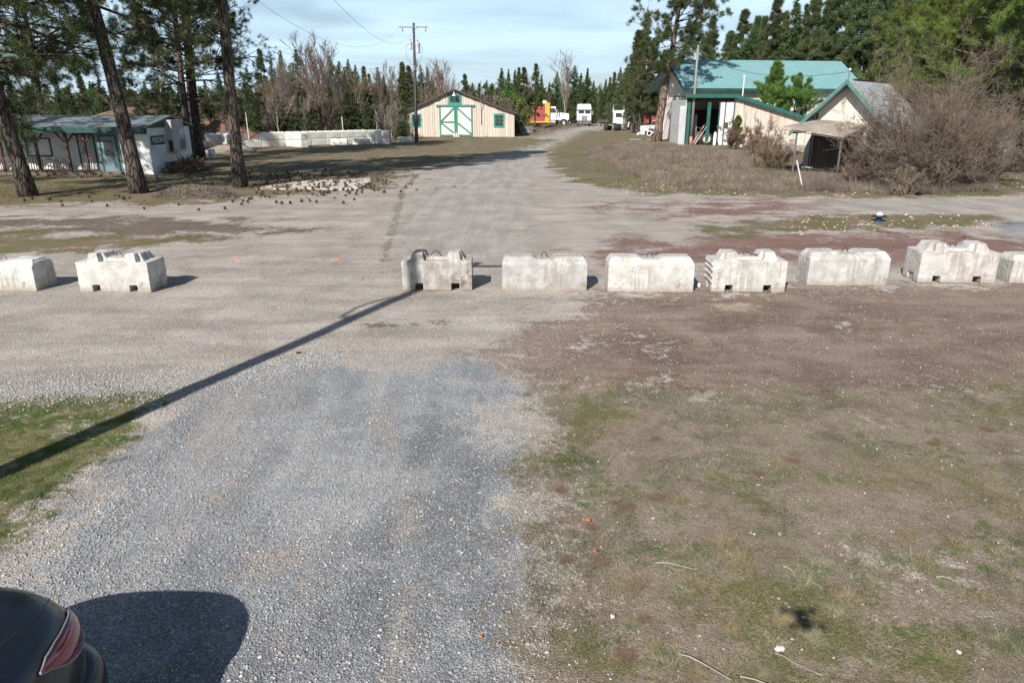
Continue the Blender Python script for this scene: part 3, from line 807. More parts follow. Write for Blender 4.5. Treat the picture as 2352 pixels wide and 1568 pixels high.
def fir(label, base, h, r, seed, mat, group=None, rz=0, tiers=30, per=9, leaf=(0.5, 0.16), name='fir_tree', gap=0.06, cs=0.06, irr=0.25, trunk_mat=None):
    """pointed conifer: whorls of drooping boughs clothed in short sprays"""
    rg = np.random.default_rng(seed)
    t_ = thing(name, label, 'tree', base, rz, group)
    tr, pts, rs = trunk_mesh('trunk', h, 0.018 * h, 0.01, (0, 0), trunk_mat or m_bark, t_, rg, 0.004, 7, 6)
    u = np.repeat(np.linspace(0, 1, tiers) ** 0.92, per) + rg.normal(size=tiers * per) * 0.012
    u = np.clip(u, 0, 0.995)
    n = len(u); az = rg.random(n) * 2 * PI
    lobes = 1 + irr * np.sin(az * 2 + u * 9 + rg.random() * 6) + rg.normal(size=n) * irr * 0.55
    ln = r * ((1 - u) ** 0.95 * 0.97 + 0.012) * np.clip(lobes, 0.3, 1.5) * np.where(u < 0.08, 0.8, 1)
    el = -0.12 + u * 0.75 + rg.normal(size=n) * 0.1
    z0 = (cs + (1 - cs) * u) * h
    A = np.stack([0 * z0, 0 * z0, z0], 1)
    D = np.stack([np.cos(az) * np.cos(el), np.sin(az) * np.cos(el), np.sin(el)], 1)
    B = A + D * ln[:, None]; B[:, 2] -= ln * 0.12
    Vb, Fb = prisms(A, B, np.full(n, 0.02), np.full(n, 0.006))
    zc = np.linspace(cs * h * 0.9, h * 0.99, 24); Ac = np.stack([0 * zc, 0 * zc, zc], 1)
    Vb, Fb = merge([(Vb, Fb), prisms(Ac[:-1], Ac[1:] + np.array([0, 0, 0.02]), np.full(23, 0.015), np.full(23, 0.015))])
    npobj('boughs', Vb, Fb, trunk_mat or m_bark, t_)
    m = 11
    f = 0.12 + 0.9 * rg.random((n, m)) ** 0.75
    keep = rg.random((n, m)) < np.clip(0.35 + ln / (r + 0.01), 0.4, 1)[:, None]
    P = A[:, None] + (B - A)[:, None] * f[..., None] + rg.normal(size=(n, m, 3)) * (0.10 * ln[:, None, None] + 0.04)
    P = P[keep]; Dd = np.repeat(D[:, None], m, 1)[keep]
    lf = np.repeat(np.clip(0.45 + ln / r, 0.45, 1.0)[:, None], m, 1)[keep]
    Vt, Ft = tufts(rg, P, Dd * 0.7 + np.array([0, 0, 0.05]), 5, leaf[0], leaf[1], 0.75, 0.12)
    Vt = (Vt.reshape(-1, 5 * 3, 3) - P[:, None]) * lf[:, None, None] + P[:, None]; Vt = Vt.reshape(-1, 3)
    npobj('crown', Vt, Ft, mat, t_)
    return t_

def bare_tree(label, base, h, seed, mat, trunk_mat, group=None, rz=0, spread=0.55, stems=1, name='bare_tree', kids=(7, 6, 5), tw=0.012, up=0.22, levels=4):
    rg = np.random.default_rng(seed)
    t_ = thing(name, label, 'tree' if 'tree' in name else 'bush', base, rz, group)
    A = np.zeros((stems, 3)); A[:, :2] = rg.normal(size=(stems, 2)) * 0.12 * (stems > 1)
    D = unit(np.stack([rg.normal(size=stems) * 0.3 * (stems > 1) + rg.normal() * 0.04, rg.normal(size=stems) * 0.3 * (stems > 1), np.ones(stems)], 1))
    st, tp = branching(rg, A, D, h * (0.62 + 0.2 * rg.random(stems)), np.full(stems, h * 0.011 / math.sqrt(stems) + 0.01), levels, list(kids), 0.5, spread, up, 4, 0.1, tw, 0.22)
    n0 = stems * 4
    Vt, Ft = prisms(st[0][:n0], st[1][:n0], st[2][:n0], st[3][:n0], k=6)
    npobj('trunk', Vt, Ft, trunk_mat, t_, smooth=True)
    Vc, Fc = prisms(st[0][n0:], st[1][n0:], st[2][n0:], st[3][n0:], k=3)
    npobj('crown', Vc, Fc, mat, t_)
    return t_

# ------------------------------------------------------------------ the tall pines at the left
def lean_from(base_px, up_px):
    g = gp(*base_px); p = ap(up_px[0], up_px[1], g.y)
    return g, ((p.x - g.x) / p.z, 0.0)
NT = (34, 0.30, 0.015)
for lab, bp_, upx, h, r, cs, cr, nl, seed, dr in [
    ('leaning dark pine furthest left, its trunk in front of the porch railing', (66, 450), (5, 262), 17, 0.33, 0.30, 5.4, 78, 11, 0.46),
    ('dark pine in front of the sunlit office corner, its needles hanging over the roof', (320, 443), (247, 130), 19, 0.34, 0.36, 5.4, 80, 12, 0.30),
    ('furthest back of the left pines, standing by the office end wall and white bucket', (457, 365), (438, 190), 24, 0.42, 0.25, 5.0, 160, 13, 0.12),
    ('straight tall dark pine at the right of the left clump, beside the cone-covered slab', (553, 430), (513, 60), 25, 0.30, 0.37, 3.6, 115, 14, 0.05)]:
    g, ln_ = lean_from(bp_, upx)
    pine(lab, g, h, r, ln_, cs, cr, nl, NT, m_ndl, m_bark, seed, 'tall pines around the office', dr, dead=6, dens=1.2)
# neighbours of the clump that stand just outside the picture and throw part of its shade
pine('pine behind the porch roof, only its hanging boughs in the photo at the far left', (-31.5, 37.0, 0), 17, 0.35, (0.02, 0), 0.28, 5.0, 50, NT, m_ndl, m_bark, 15, 'tall pines around the office', 0.5, dens=1.3)
pine('pine well behind the office roof between the two left pine trunks', (-24.5, 55.0, 0), 17, 0.3, (0.02, 0), 0.18, 4.6, 60, (20, 0.36, 0.03), m_ndl, m_bark, 16, 'tall pines around the office', 0.25)
pine('pine behind the office roof left of the leaning trunk', (-36.0, 56.0, 0), 17, 0.3, (0.02, 0), 0.18, 5.0, 60, (20, 0.36, 0.03), m_ndl, m_bark, 17, 'tall pines around the office', 0.25)

# pine by the shed
g, ln_ = lean_from((1508, 325), (1558, 20))
pine('orange-barked pine leaning right in front of the green-roofed building', g, 20, 0.52, ln_, 0.40, 5.0, 66, (22, 0.42, 0.035), m_ndl, m_barkr, 21, None, 0.18, dens=1.15, dead=8)

# bright young pines at the right
for lab, px, py, h, r, cr, nl, seed, off in [
    ('bright green pine behind the big grey bush, its crown filling the right edge', 2335, 396, 15, 0.28, 5.8, 110, 31, 0),
    ('bright green pine between the cottage roof and the right edge of the photo', 2215, 372, 14, 0.25, 5.4, 110, 32, 0),
    ('bright green pine growing close behind the cottage', 2120, 352, 13.5, 0.22, 4.6, 90, 33, 0)]:
    g = gp(px, py)
    pine(lab, g, h, r, (-0.05, 0), 0.17, cr, nl, (24, 0.34, 0.02), m_ndlb, m_bark, seed, 'bright green pines behind the cottage', 0.02, shape='cone' if seed == 32 else 'round')
for lab, px, py, h, cr, seed, mt in [
    ('small dark pine in front of the long green roof, beside the white vent pipe', 1667, 322, 7.6, 3.2, 41, m_ndl),
    ('taller of the two light green young pines in front of the long green roof', 1765, 330, 8.0, 4.2, 42, m_ndlb),
    ('shorter light green young pine right of its taller twin by the cottage roof', 1815, 330, 6.6, 4.4, 43, m_ndlb),
    ('young pine just right of the cottage gable', 2012, 372, 5.6, 1.5, 44, m_ndl),
    ('small green sapling at the foot of the grey pole by the shed', 1588, 326, 2.6, 0.9, 45, m_ndlb),
    ('slim young pine growing against the shed side wall', 1690, 336, 2.8, 0.9, 46, m_ndlb),
    ('little pine left of the barn window beside the barn doors', 1112, 309, 3.0, 1.1, 47, m_ndl),
    ('little pine just under the right barn window', 1134, 309, 2.4, 1.2, 48, m_ndl),
    ('small sparse pine against the barn wall beside the utility pole', 978, 308, 2.2, 0.7, 49, m_ndl),
    ('tiny bright pine at the right corner of the barn', 1186, 311, 1.6, 0.7, 50, m_ndlb)]:
    g = gp(px, py)
    pine(lab, g, h, 0.03 * h ** 0.7, (0, 0), 0.06, cr, int(26 + h * 2.5), (20, 0.32 if h > 5 else 0.24, 0.03), mt, m_bark, seed, None, -0.12, shape='cone', name='young_pine')
fir('big green pine bush hiding the right side of the barn', gp(1168, 303), 7.8, 3.4, 61, m_ndlb, None, 0, 22, 8, (0.6, 0.12), irr=0.4)
fir('bushy green pine between the barn and the white box', gp(1190, 303), 5.6, 3.0, 62, m_ndlb, None, 0, 18, 8, (0.55, 0.12), irr=0.45)

# ------------------------------------------------------------------ the forest behind
A_fir = [fir('x', (0, 0, -50), 14, 2.5 + 0.5 * i, 70 + i, m_fir, tiers=[26, 34, 24, 30][i], per=9, leaf=(0.55, 0.13), irr=0.25 + 0.1 * i) for i in range(4)]
A_pine = [pine('x', (0, 0, -50), 16, 0.2, (0.01 * i, 0), 0.14, 3.0, 120, (10, 0.44, 0.05), m_ndlf, m_bark, 80 + i, dens=0.45, shape='cone') for i in range(3)]
A_bare = [bare_tree('x', (0, 0, -50), 12, 90 + i, m_twig, m_twig, spread=0.55 + 0.1 * i, kids=(11, 7, 5), tw=0.016) for i in range(3)]
A_rus = [bare_tree('x', (0, 0, -50), 12, 85 + i, m_twigr, m_twigr, spread=0.6, kids=(12, 8, 5), tw=0.016) for i in range(2)]
A_birch = [bare_tree('x', (0, 0, -50), 13, 95 + i, m_twig, m_pale, spread=0.5, kids=(9, 6, 4), tw=0.014) for i in range(2)]
A_shrub = [bare_tree('x', (0, 0, -50), 4, 98 + i, m_twig, m_twig, stems=7, spread=0.6, kids=(6, 5, 4), tw=0.012, name='bare_bush') for i in range(2)]
used = set()
def plant(arch, px, top, D, label, group, rg, wid=1.0, H0=None, bare_=False):
    """a tree D metres away whose top reaches the surveyed height"""
    a = arch[rg.randrange(len(arch))]
    h0 = H0 or {'fir': 14, 'pin': 16, 'bar': 12}[a.name[:3]]
    pt = ap(px, top, D)
    s = max(pt.z, 1.5) / h0
    if a.name not in used:
        used.add(a.name); o = a
    else: o = copy_tree(a)
    o.location = (pt.x, D, -0.05)
    o.rotation_euler = (0, 0, rg.random() * 6.28)
    o.scale = (s * wid, s * wid, s)
    o['label'] = label; o['group'] = group
    return o
rg = random.Random(5)
# trees one can tell apart on the skyline: (px, top, kind, distance)
SKY = [(20, 190, 'p', 95), (75, 175, 'p', 110), (130, 185, 'f', 100), (180, 170, 'p', 120), (225, 180, 'f', 105), (275, 165, 'p', 110), (330, 185, 'f', 90), (375, 205, 'y', 80), (410, 195, 'y', 84), (445, 200, 'p', 100), (500, 170, 'f', 105),
 (565, 150, 'f', 115), (595, 113, 'p', 120), (622, 135, 'f', 125), (643, 119, 'f', 130), (660, 150, 'b', 105), (679, 120, 'f', 125), (706, 96, 'B', 92), (725, 128, 'b', 96), (742, 102, 'b', 100), (756, 132, 'f', 125), (778, 140, 'f', 118), (790, 150, 'f', 105),
 (799, 139, 'f', 120), (815, 150, 'f', 110), (822, 178, 'f', 98), (833, 160, 'f', 150), (848, 170, 'f', 160), (867, 160, 'f', 140), (880, 176, 's', 104), (892, 152, 'b', 125), (905, 168, 'b', 118), (926, 141, 'p', 112), (938, 155, 'p', 120), (952, 160, 'f', 140), (966, 153, 'f', 135),
 (981, 155, 'f', 140), (992, 172, 'f', 150), (1009, 156, 'r', 112), (1018, 160, 'r', 118), (1035, 180, 'b', 130), (1068, 170, 'y', 125), (1085, 188, 'f', 180), (1100, 190, 'f', 190), (1118, 184, 'f', 200), (1130, 190, 'f', 200), (1152, 157, 'f', 150), (1168, 156, 'f', 165), (1183, 160, 'f', 160), (1192, 158, 'f', 170), (1203, 162, 'y', 140),
 (1215, 172, 'b', 140), (1230, 153, 'f', 140), (1244, 175, 'f', 190), (1262, 185, 'f', 200), (1280, 168, 'f', 190), (1296, 133, 'b', 190), (1308, 165, 'r', 195), (1321, 147, 'f', 195), (1335, 170, 'f', 192), (1350, 157, 'f', 190), (1364, 184, 'f', 210), (1378, 200, 'f', 240), (1392, 185, 'f', 240), (1401, 179, 'f', 220), (1412, 169, 'f', 200), (1426, 153, 'f', 180), (1442, 152, 'f', 165),
 (1468, 70, 'P', 118), (1490, 40, 'P', 122), (1478, 100, 'p', 112), (1505, 90, 'p', 120), (1528, 120, 'p', 125), (1640, 52, 'p', 130), (1690, 95, 'p', 135), (1710, 27, 'p', 135), (1730, 60, 'p', 130), (1742, 42, 'p', 132), (1758, 42, 'p', 128), (1786, 6, 'p', 125), (1812, 30, 'p', 130), (1833, -10, 'p', 122), (1855, 10, 'p', 128), (1880, -40, 'p', 118), (1905, -10, 'p', 125),
 (1930, -60, 'p', 115), (1955, -20, 'p', 122), (1985, -70, 'p', 112), (2015, -40, 'p', 118), (2045, -80, 'p', 108), (2075, -50, 'p', 115), (2110, -90, 'p', 105), (2145, -60, 'p', 112), (2185, -90, 'p', 104), (2225, -70, 'p', 110), (2270, -100, 'p', 102), (2315, -70, 'p', 106), (2360, -90, 'p', 100), (2410, -80, 'p', 102), (2460, -90, 'p', 98)]
KIND = {'f': (A_fir, 'dark fir'), 's': (A_fir, 'narrow spruce'), 'y': (A_pine, 'green pine'), 'p': (A_pine, 'dark green pine'), 'P': (A_pine, 'very tall pine'), 'b': (A_bare, 'bare grey-brown tree'), 'B': (A_bare, 'tallest bare brown tree'), 'r': (A_rus, 'rusty brown bare tree')}
def region(px):
    if px < 560: return 'behind the office at the left'
    if px < 840: return 'behind the concrete block bays'
    if px < 1060: return 'behind the utility pole and barn'
    if px < 1250: return 'behind the yellow and red container'
    if px < 1460: return 'where the gravel road ends'
    if px < 1640: return 'left of the long green roof'
    return 'behind the long green roof'
for px, top, k, D in SKY:
    arch, kn = KIND[k]
    if k == 'f' and D > 130 and rg.random() < 0.4: arch, kn = A_pine, 'ragged dark pine'
    if k == 'p' and px > 1600 and rg.random() < 0.4: arch, kn = A_fir, 'tall pointed fir'
    top += rg.uniform(-5, 5)
    plant(arch, px, top, D, '%s rising to the skyline %s' % (kn, region(px)), 'skyline trees ' + region(px), rg, rg.uniform(0.85, 1.25) * (0.9 if k in 'fs' else 1.0))
# fill of the woods in depth
for i in range(170):
    px = rg.uniform(-60, 1480); D = rg.uniform(96, 200)
    if 930 < px < 1350: D = rg.uniform(135, 230)
    if 1180 < px < 1350: D = rg.uniform(175, 230)
    if px > 1300: D = rg.uniform(190, 330)
    k = rg.choices(['f', 'y', 'b', 'r', 'w'], [4, 2, 5, 1.5, 1.5] if px < 850 else [2, 2.5, 6, 2.5, 2])[0]
    if px > 850: D *= 0.93
    if 1340 < px < 1400: D = rg.uniform(300, 420)
    top = rg.uniform(185, 225) if px < 850 else rg.uniform(195, 228)
    if k == 'w': arch, kn = A_birch, 'pale-stemmed bare tree'
    else: arch, kn = KIND[k]
    plant(arch, px, top, D, '%s in the thick of the woods %s' % (kn, region(px)), 'woods ' + region(px), rg, rg.uniform(0.9, 1.5), H0=13 if k == 'w' else None)
for i in range(40):
    px = rg.uniform(1440, 2500); D = rg.uniform(128, 170) if px > 1640 else rg.uniform(130, 190)
    plant(A_pine, px, rg.uniform(60, 150) if px > 1660 else rg.uniform(130, 200), D, 'dark pine deep in the woods %s' % region(px), 'woods ' + region(px), rg, 1.5)
for i in range(52):
    px = rg.uniform(440, 1480); D = rg.uniform(84, 96) if px < 900 else rg.uniform(112, 130)
    if px > 1300: D = rg.uniform(200, 240)
    elif px > 1185: D = rg.uniform(172, 200)
    top = rg.uniform(232, 266)
    if 1190 < px < 1350: D = max(D, 186)
    if i % 3 == 2:
        plant(A_pine, px, top - 22, D, 'small young pine at the edge of the woods %s' % region(px), 'young pines at the wood edge', rg, 1.7); continue
    plant(A_shrub, px, top, D, 'bare grey shrub at the edge of the woods %s' % region(px), 'shrubs at the wood edge', rg, rg.uniform(1.0, 1.8), H0=3.0)
for px, top, D in ((372, 214, 76), (398, 226, 73), (432, 219, 80), (470, 226, 84), (512, 214, 88), (545, 224, 84), (596, 214, 90), (640, 232, 88)):
    plant(A_pine, px, top, D, 'olive-green young pine behind the left end of the block bays', 'olive young pines behind the block bays', rg, 1.9)
for i in range(34):
    px = rg.uniform(1640, 2480); D = rg.uniform(104, 126)
    plant(A_pine if i % 2 else A_shrub, px, rg.uniform(205, 240), D, 'low %s under the tall pines behind the long green roof' % ('young pine' if i % 2 else 'leafless shrub'), 'undergrowth behind the green roof', rg, 2.0, H0=None if i % 2 else 3.0)
for i in range(34):
    px = rg.uniform(565, 1030); D = rg.uniform(90, 104) if px < 900 else rg.uniform(124, 134)
    a_, kn = rg.choice([(A_bare, 'slender grey bare tree'), (A_bare, 'slender grey bare tree'), (A_rus, 'warm brown bare tree'), (A_birch, 'pale-stemmed bare tree')])
    plant(a_, px, rg.uniform(150, 228), D, '%s at the front of the woods %s' % (kn, region(px)), 'bare trees before the woods ' + region(px), rg, rg.uniform(0.8, 1.2), H0=13 if a_ is A_birch else None)
# a few that stand out in front
for px, top, D, arch, lab, wid, H0 in [
    (725, 125, 88, A_rus, 'broad russet bare tree with mossy yellow trunk behind the block bays', 1.3, None),
    (690, 150, 86, A_bare, 'wide bare bush-like tree left of the russet one', 1.2, None),
    (808, 165, 92, A_fir, 'big dense dark fir just behind the right end of the block bays', 1.5, None),
    (840, 185, 95, A_fir, 'lower dense fir leaning on the big dark fir', 1.4, None),
    (577, 205, 84, A_fir, 'dark fir right beside the tall pine trunk', 1.2, None),
    (880, 178, 98, A_fir, 'narrow blue-green spruce with ragged boughs by the white stakes', 0.8, None),
    (630, 195, 82, A_birch, 'pale forked bare tree behind the concrete bays', 1.0, 13),
    (1383, 215, 160, A_pine, 'round green pine by the log pile at the end of the road', 1.3, None),
    (1303, 150, 176, A_birch, 'white-stemmed birch standing beside the cab-over truck', 0.9, 13),
    (410, 218, 74, A_pine, 'yellow-green young pine above the end of the office roof', 1.5, None),
    (1660, 170, 108, A_pine, 'pine showing just over the ridge of the long green roof', 1.2, None)]:
    plant(arch, px, top, D, lab, None, rg, wid, H0).pop('group', None) if False else plant(arch, px, top, D, lab, 'single trees in front of the woods', rg, wid, H0)
for a in A_fir + A_pine + A_bare + A_rus + A_birch + A_shrub:
    if a.name not in used:
        for ch in list(a.children): bpy.data.objects.remove(ch)
        bpy.data.objects.remove(a)

# ------------------------------------------------------------------ bushes at the right
def wild_bush(label, g, h, r, seed, mat, n1=26, tw=0.0045, name='bare_bush', k2=(9, 8, 6), lean=0.0):
    """many stems splaying from a broad foot, each clothed in fine twigs"""
    rg = np.random.default_rng(seed)
    t_ = thing(name, label, 'bush', g)
    az = rg.random(n1) * 2 * PI; q_ = rg.random(n1) ** 0.6
    A = np.stack([np.cos(az) * q_ * r * 0.2, np.sin(az) * q_ * r * 0.18, 0 * az], 1)
    tl = 0.12 + 0.72 * q_
    D = unit(np.stack([np.cos(az) * tl + lean, np.sin(az) * tl, 1.0 + 0 * az], 1))
    Ln = h * (0.42 + 0.42 * rg.random(n1)) * (1.12 - 0.35 * q_)
    st, tp = branching(rg, A, D, Ln, np.full(n1, 0.034), 4, list(k2), 0.46, 0.85, 0.08, 4, 0.24, tw, 0.1)
    n0 = n1 * 4
    Vt, Ft = prisms(st[0][:n0], st[1][:n0], st[2][:n0], st[3][:n0], k=5)
    Vt, Ft = merge([(Vt, Ft), prisms(A - D * 0.02, np.zeros((n1, 3)) + np.array([0, 0, -0.03]), np.full(n1, 0.03), np.full(n1, 0.03), 5)])
    npobj('stems', Vt, Ft, m_twig, t_, smooth=True)
    Vc, Fc = prisms(st[0][n0:], st[1][n0:], st[2][n0:], st[3][n0:], k=3)
    npobj('twigs', Vc, Fc, mat, t_)
    return t_
wild_bush('huge grey-brown leafless bush at the right, taller than the cottage eaves', gp(2128, 436), 7.6, 2.5, 120, m_twigb, 34, k2=(11, 9, 6))
wild_bush('leafless bush leaning right from the huge grey bush, with long pale boughs', gp(2180, 424), 6.8, 2.2, 121, m_twigb, 22, lean=0.16, k2=(10, 9, 6))
wild_bush('leafless bush at the cottage porch corner, left of the huge grey bush', gp(2010, 420), 3.8, 2.2, 122, m_twigb, 20, lean=-0.25)
wild_bush('leafless bush hiding the right-hand corner of the cottage wall', gp(1990, 402), 3.0, 1.8, 131, m_twigb, 16)
wild_bush('tan leafless bush between the shed wall and the porch', gp(1765, 392), 3.2, 2.0, 123, m_twigr, 18, 0.006)
wild_bush('tan leafless bush right against the shed side wall', gp(1735, 362), 3.2, 1.6, 127, m_twigr, 14, 0.008)
wild_bush('small leafless bush against the shed wall beside the truck wheel', gp(1678, 343), 3.0, 1.2, 124, m_twigr, 10, 0.009)
wild_bush('low dark leafless bush at the foot of the white wall', gp(2275, 415), 2.4, 1.8, 125, m_twigb, 14)
wild_bush('knee-high leafless bush before the huge grey bush at the road verge', gp(2080, 448), 1.5, 1.6, 128, m_twigb, 16, 0.004)
wild_bush('low leafless bush in front of the cottage porch step', gp(1960, 425), 1.6, 1.5, 129, m_twigb, 14, 0.004)
bare_tree('bare tree in front of the white wall at the right edge', gp(2325, 396), 4.5, 126, m_twigb, m_twigb, stems=2, spread=0.7, kids=(8, 7, 5), tw=0.008, name='bare_tree')

# ------------------------------------------------------------------ office at the left
def windowp(parent, x0, x1, z0, z1, y, frame_mat, fw=0.08, cols=2, rows=1, glass=None, out=0.04, axis='y'):
    """a window let into a wall that faces -y at y"""
    g = MB(); g.box(x0, x1, y - 0.012, y + 0.03, z0, z1)
    f = MB()
    f.box(x0 - fw, x0, y - out, y + 0.02, z0 - fw, z1 + fw); f.box(x1, x1 + fw, y - out, y + 0.02, z0 - fw, z1 + fw)
    f.box(x0, x1, y - out, y + 0.02, z1, z1 + fw); f.box(x0, x1, y - out - 0.02, y + 0.02, z0 - fw, z0)
    b_ = MB()
    for i in range(1, cols):
        x = x0 + (x1 - x0) * i / cols; b_.box(x - 0.02, x + 0.02, y - 0.03, y - 0.008, z0, z1)
    for i in range(1, rows):
        z = z0 + (z1 - z0) * i / rows; b_.box(x0, x1, y - 0.026, y - 0.01, z - 0.02, z + 0.02)
    fo = f.build('window', frame_mat, parent)
    g.build('pane', glass or m_glass, fo)
    if b_.v: b_.build('glazing_bars', frame_mat, fo)
    return fo

of = thing('office_building', 'low white office with green trim, metal roof and a railed porch under the pines', 'building', (0, 0, 0))
XE, YF, YB = -21.3, 42.4, 48.0           # right end, front of the closed bay, back
XC = -23.0                                # porch ends here
YW = 44.1                                 # wall behind the porch
XL = -44.0
wl = MB()
wl.box(XL, XC - 0.003, YW, YB, 0.1, 2.62)
wl.box(XC, XE, YF, YB, 0.0, 2.62)
wl.build('wall', m_officew, of)
gb = MB(); ym = (YF + YB) / 2 + 0.2; zr = 3.18
gb.prism([(YF - 0.02, 2.62), (YB, 2.62), (YB, 2.75), (ym, zr), (YF - 0.02, 2.75)], XE - 0.12, XE + 0.02, 'x')
gb.build('gable', m_teald, of)
rf = MB()
rf.hexa([(XL, YF - 0.55, 2.60), (XE + 0.12, YF - 0.55, 2.60), (XE + 0.12, ym, zr + 0.06), (XL, ym, zr + 0.06), (XL, YF - 0.55, 2.68), (XE + 0.12, YF - 0.55, 2.68), (XE + 0.12, ym, zr + 0.14), (XL, ym, zr + 0.14)])
rf.hexa([(XL, ym, zr + 0.06), (XE + 0.12, ym, zr + 0.06), (XE + 0.12, YB + 0.4, 2.62), (XL, YB + 0.4, 2.62), (XL, ym, zr + 0.14), (XE + 0.12, ym, zr + 0.14), (XE + 0.12, YB + 0.4, 2.70), (XL, YB + 0.4, 2.70)])
rf.build('roof', m_roofoff, of)
fa = MB(); fa.box(XL, XE + 0.14, YF - 0.60, YF - 0.553, 2.38, 2.70); fa.box(XC, XE, YF - 0.03, YF - 0.003, 2.30, 2.6)
fa.build('fascia', m_teald, of)
dk = MB(); dk.box(XL, XC - 0.01, YF - 0.35, YW, 0.0, 0.16); dk.build('porch_floor', m_wood, of)
posts = [-24.95, -26.0, -27.8, -29.9, -32.0, -34.6]
for x in posts:
    p_ = MB(); p_.box(x - 0.07, x + 0.07, YF - 0.28, YF - 0.14, 0.16, 2.5)
    po = p_.build('porch_post', m_wooddk, of)
    br = MB()
    br.bar((x - 0.075, YF - 0.21, 1.85), (x - 0.6, YF - 0.21, 2.45), 0.08); br2 = MB(); br2.bar((x + 0.075, YF - 0.21, 1.85), (x + 0.6, YF - 0.21, 2.45), 0.08)
    br.build('brace', m_wooddk, po); br2.build('brace', m_wooddk, po)
for a_, b_ in ((-44, -27.88), (-27.72, -26.08), (-24.87, -24.42)):
    r_ = MB(); yy = YF - 0.21
    r_.box(a_, b_, yy - 0.04, yy + 0.04, 0.92, 0.98); r_.box(a_, b_, yy - 0.03, yy + 0.03, 0.28, 0.33)
    x = a_ + 0.1
    while x < b_ - 0.05:
        r_.box(x - 0.02, x + 0.02, yy - 0.02, yy + 0.02, 0.33, 0.92); x += 0.15
    r_.build('railing', m_wood, of)
def slab_door(parent, x0, x1, z0, z1, y, mat, glass=None, trim=None, kn=1):
    tr = MB(); fw = 0.09
    tr.box(x0 - fw, x0, y - 0.05, y, z0, z1 + fw); tr.box(x1, x1 + fw, y - 0.05, y, z0, z1 + fw); tr.box(x0, x1, y - 0.05, y, z1, z1 + fw)
    d = MB(); d.box(x0, x1, y - 0.03, y - 0.004, z0, z1)
    do = d.build('door', mat, parent)
    tr.build('door_frame', trim or m_teald, do)
    h_ = MB(); xk = x1 - 0.1 if kn > 0 else x0 + 0.1
    h_.tube([(xk, y - 0.03, z0 + 1.0), (xk, y - 0.1, z0 + 1.0)], 0.035, 10); h_.build('handle', m_steel, do)
    if glass: 
        g = MB(); g.box(x0 + glass[0], x1 - glass[0], y - 0.036, y - 0.028, z0 + glass[1], z0 + glass[2]); g.build('pane', m_glass, do)
    return do
m_doorw = M('pale_door', (0.50, 0.51, 0.52), (0.42, 0.43, 0.44), 1.5, 0.5, 0.05)
m_doort = M('teal_grey_door', (0.16, 0.24, 0.25), (0.13, 0.20, 0.21), 1.5, 0.4, 0.05)
slab_door(of, -26.4, -25.5, 0.16, 2.2, YW, m_doorw, None, m_teald, -1)
vest = MB(); vest.box(-24.4, XC - 0.006, YF + 0.1, YW - 0.003, 0.0, 2.45); vest.build('vestibule', m_doort, of)
slab_door(of, -24.15, -23.3, 0.1, 2.15, YF + 0.1, m_doort, (0.15, 0.95, 1.85), m_teald, 1)
windowp(of, -29.6, -28.2, 1.0, 1.95, YW, m_teald, 0.08, 1, 1, m_whitep)
windowp(of, -33.0, -31.8, 1.0, 1.95, YW, m_teald, 0.08, 1, 1, m_whitep)
# end wall: duct housing, air conditioner, meter
dh = MB(); dh.box(XE, XE + 0.45, 44.6, 46.2, 1.15, 3.05)
dho = dh.build('duct_housing', M('housing_beige', (0.45, 0.43, 0.41), (0.38, 0.36, 0.34), 2, 0.6), of, bevel=0.02)
lv = MB(); 
lv.box(XE + 0.44, XE + 0.47, 45.5, 46.1, 1.3, 1.9)
for k in range(8): lv.box(XE + 0.47, XE + 0.485, 45.52, 46.08, 1.33 + k * 0.07, 1.36 + k * 0.07)
lv.build('louvre', m_steel, dho)
lv = MB(); lv.box(XE + 0.15, XE + 0.40, 44.56, 44.6, 1.2, 1.85); lv.build('vent_opening', m_wooddk, dho)
lv = MB(); lv.box(XE + 0.452, XE + 0.47, 45.55, 46.0, 2.15, 2.5); lv.build('access_panel', m_officew, dho)
mt = MB(); mt.box(XE, XE + 0.12, 46.6, 46.85, 1.55, 2.0); mt.tube([(XE + 0.12, 46.72, 1.85), (XE + 0.2, 46.72, 1.85)], 0.09, 12); mt.tube([(XE + 0.05, 47.1, 1.2), (XE + 0.05, 47.1, 2.1), (XE + 0.05, 46.9, 2.1)], 0.025, 6)
mt.build('electric_meter', m_steel, of)
cn = MB(); cn.box(XE - 0.06, XE + 0.022, YF - 0.022, YF + 0.06, 0, 2.6); cn.build('corner_board', m_officew, of)

# sign on the end wall
sg = thing('sign', 'dark green sign reading MOORE on the office end wall', 'sign', (XE + 0.03, YF + 0.62, 1.9))
sb = MB(); sb.box(0, 0.04, -0.32, 1.28, -0.24, 0.28); sb.build('sign_board', M('sign_green', (0.01, 0.05, 0.045), (0.015, 0.06, 0.05), 2, 0.5), sg)
sb = MB(); sb.box(0, 0.03, -0.3, 1.26, -0.42, -0.27); sb.build('lower_strip', m_officew, sg)
def text(body, size, mat, parent, loc, rot, name='lettering', ext=0.004, sx=1.0):
    cu = bpy.data.curves.new(name, 'FONT'); cu.body = body; cu.size = size; cu.extrude = ext; cu.align_x = 'CENTER'; cu.align_y = 'CENTER'
    tmp = bpy.data.objects.new(name + '_c', cu); C.objects.link(tmp)
    dg = bpy.context.evaluated_depsgraph_get(); me = bpy.data.meshes.new_from_object(tmp.evaluated_get(dg))
    bpy.data.objects.remove(tmp)
    me.materials.clear(); me.materials.append(mat)
    o = bpy.data.objects.new(name, me); C.objects.link(o); o.parent = parent; o.location = loc; o.rotation_euler = rot; o.scale = (sx, 1, 1)
    return o
m_letter = M('letter_white', (0.75, 0.75, 0.72), (0.7, 0.7, 0.68), 2, 0.5, 0)
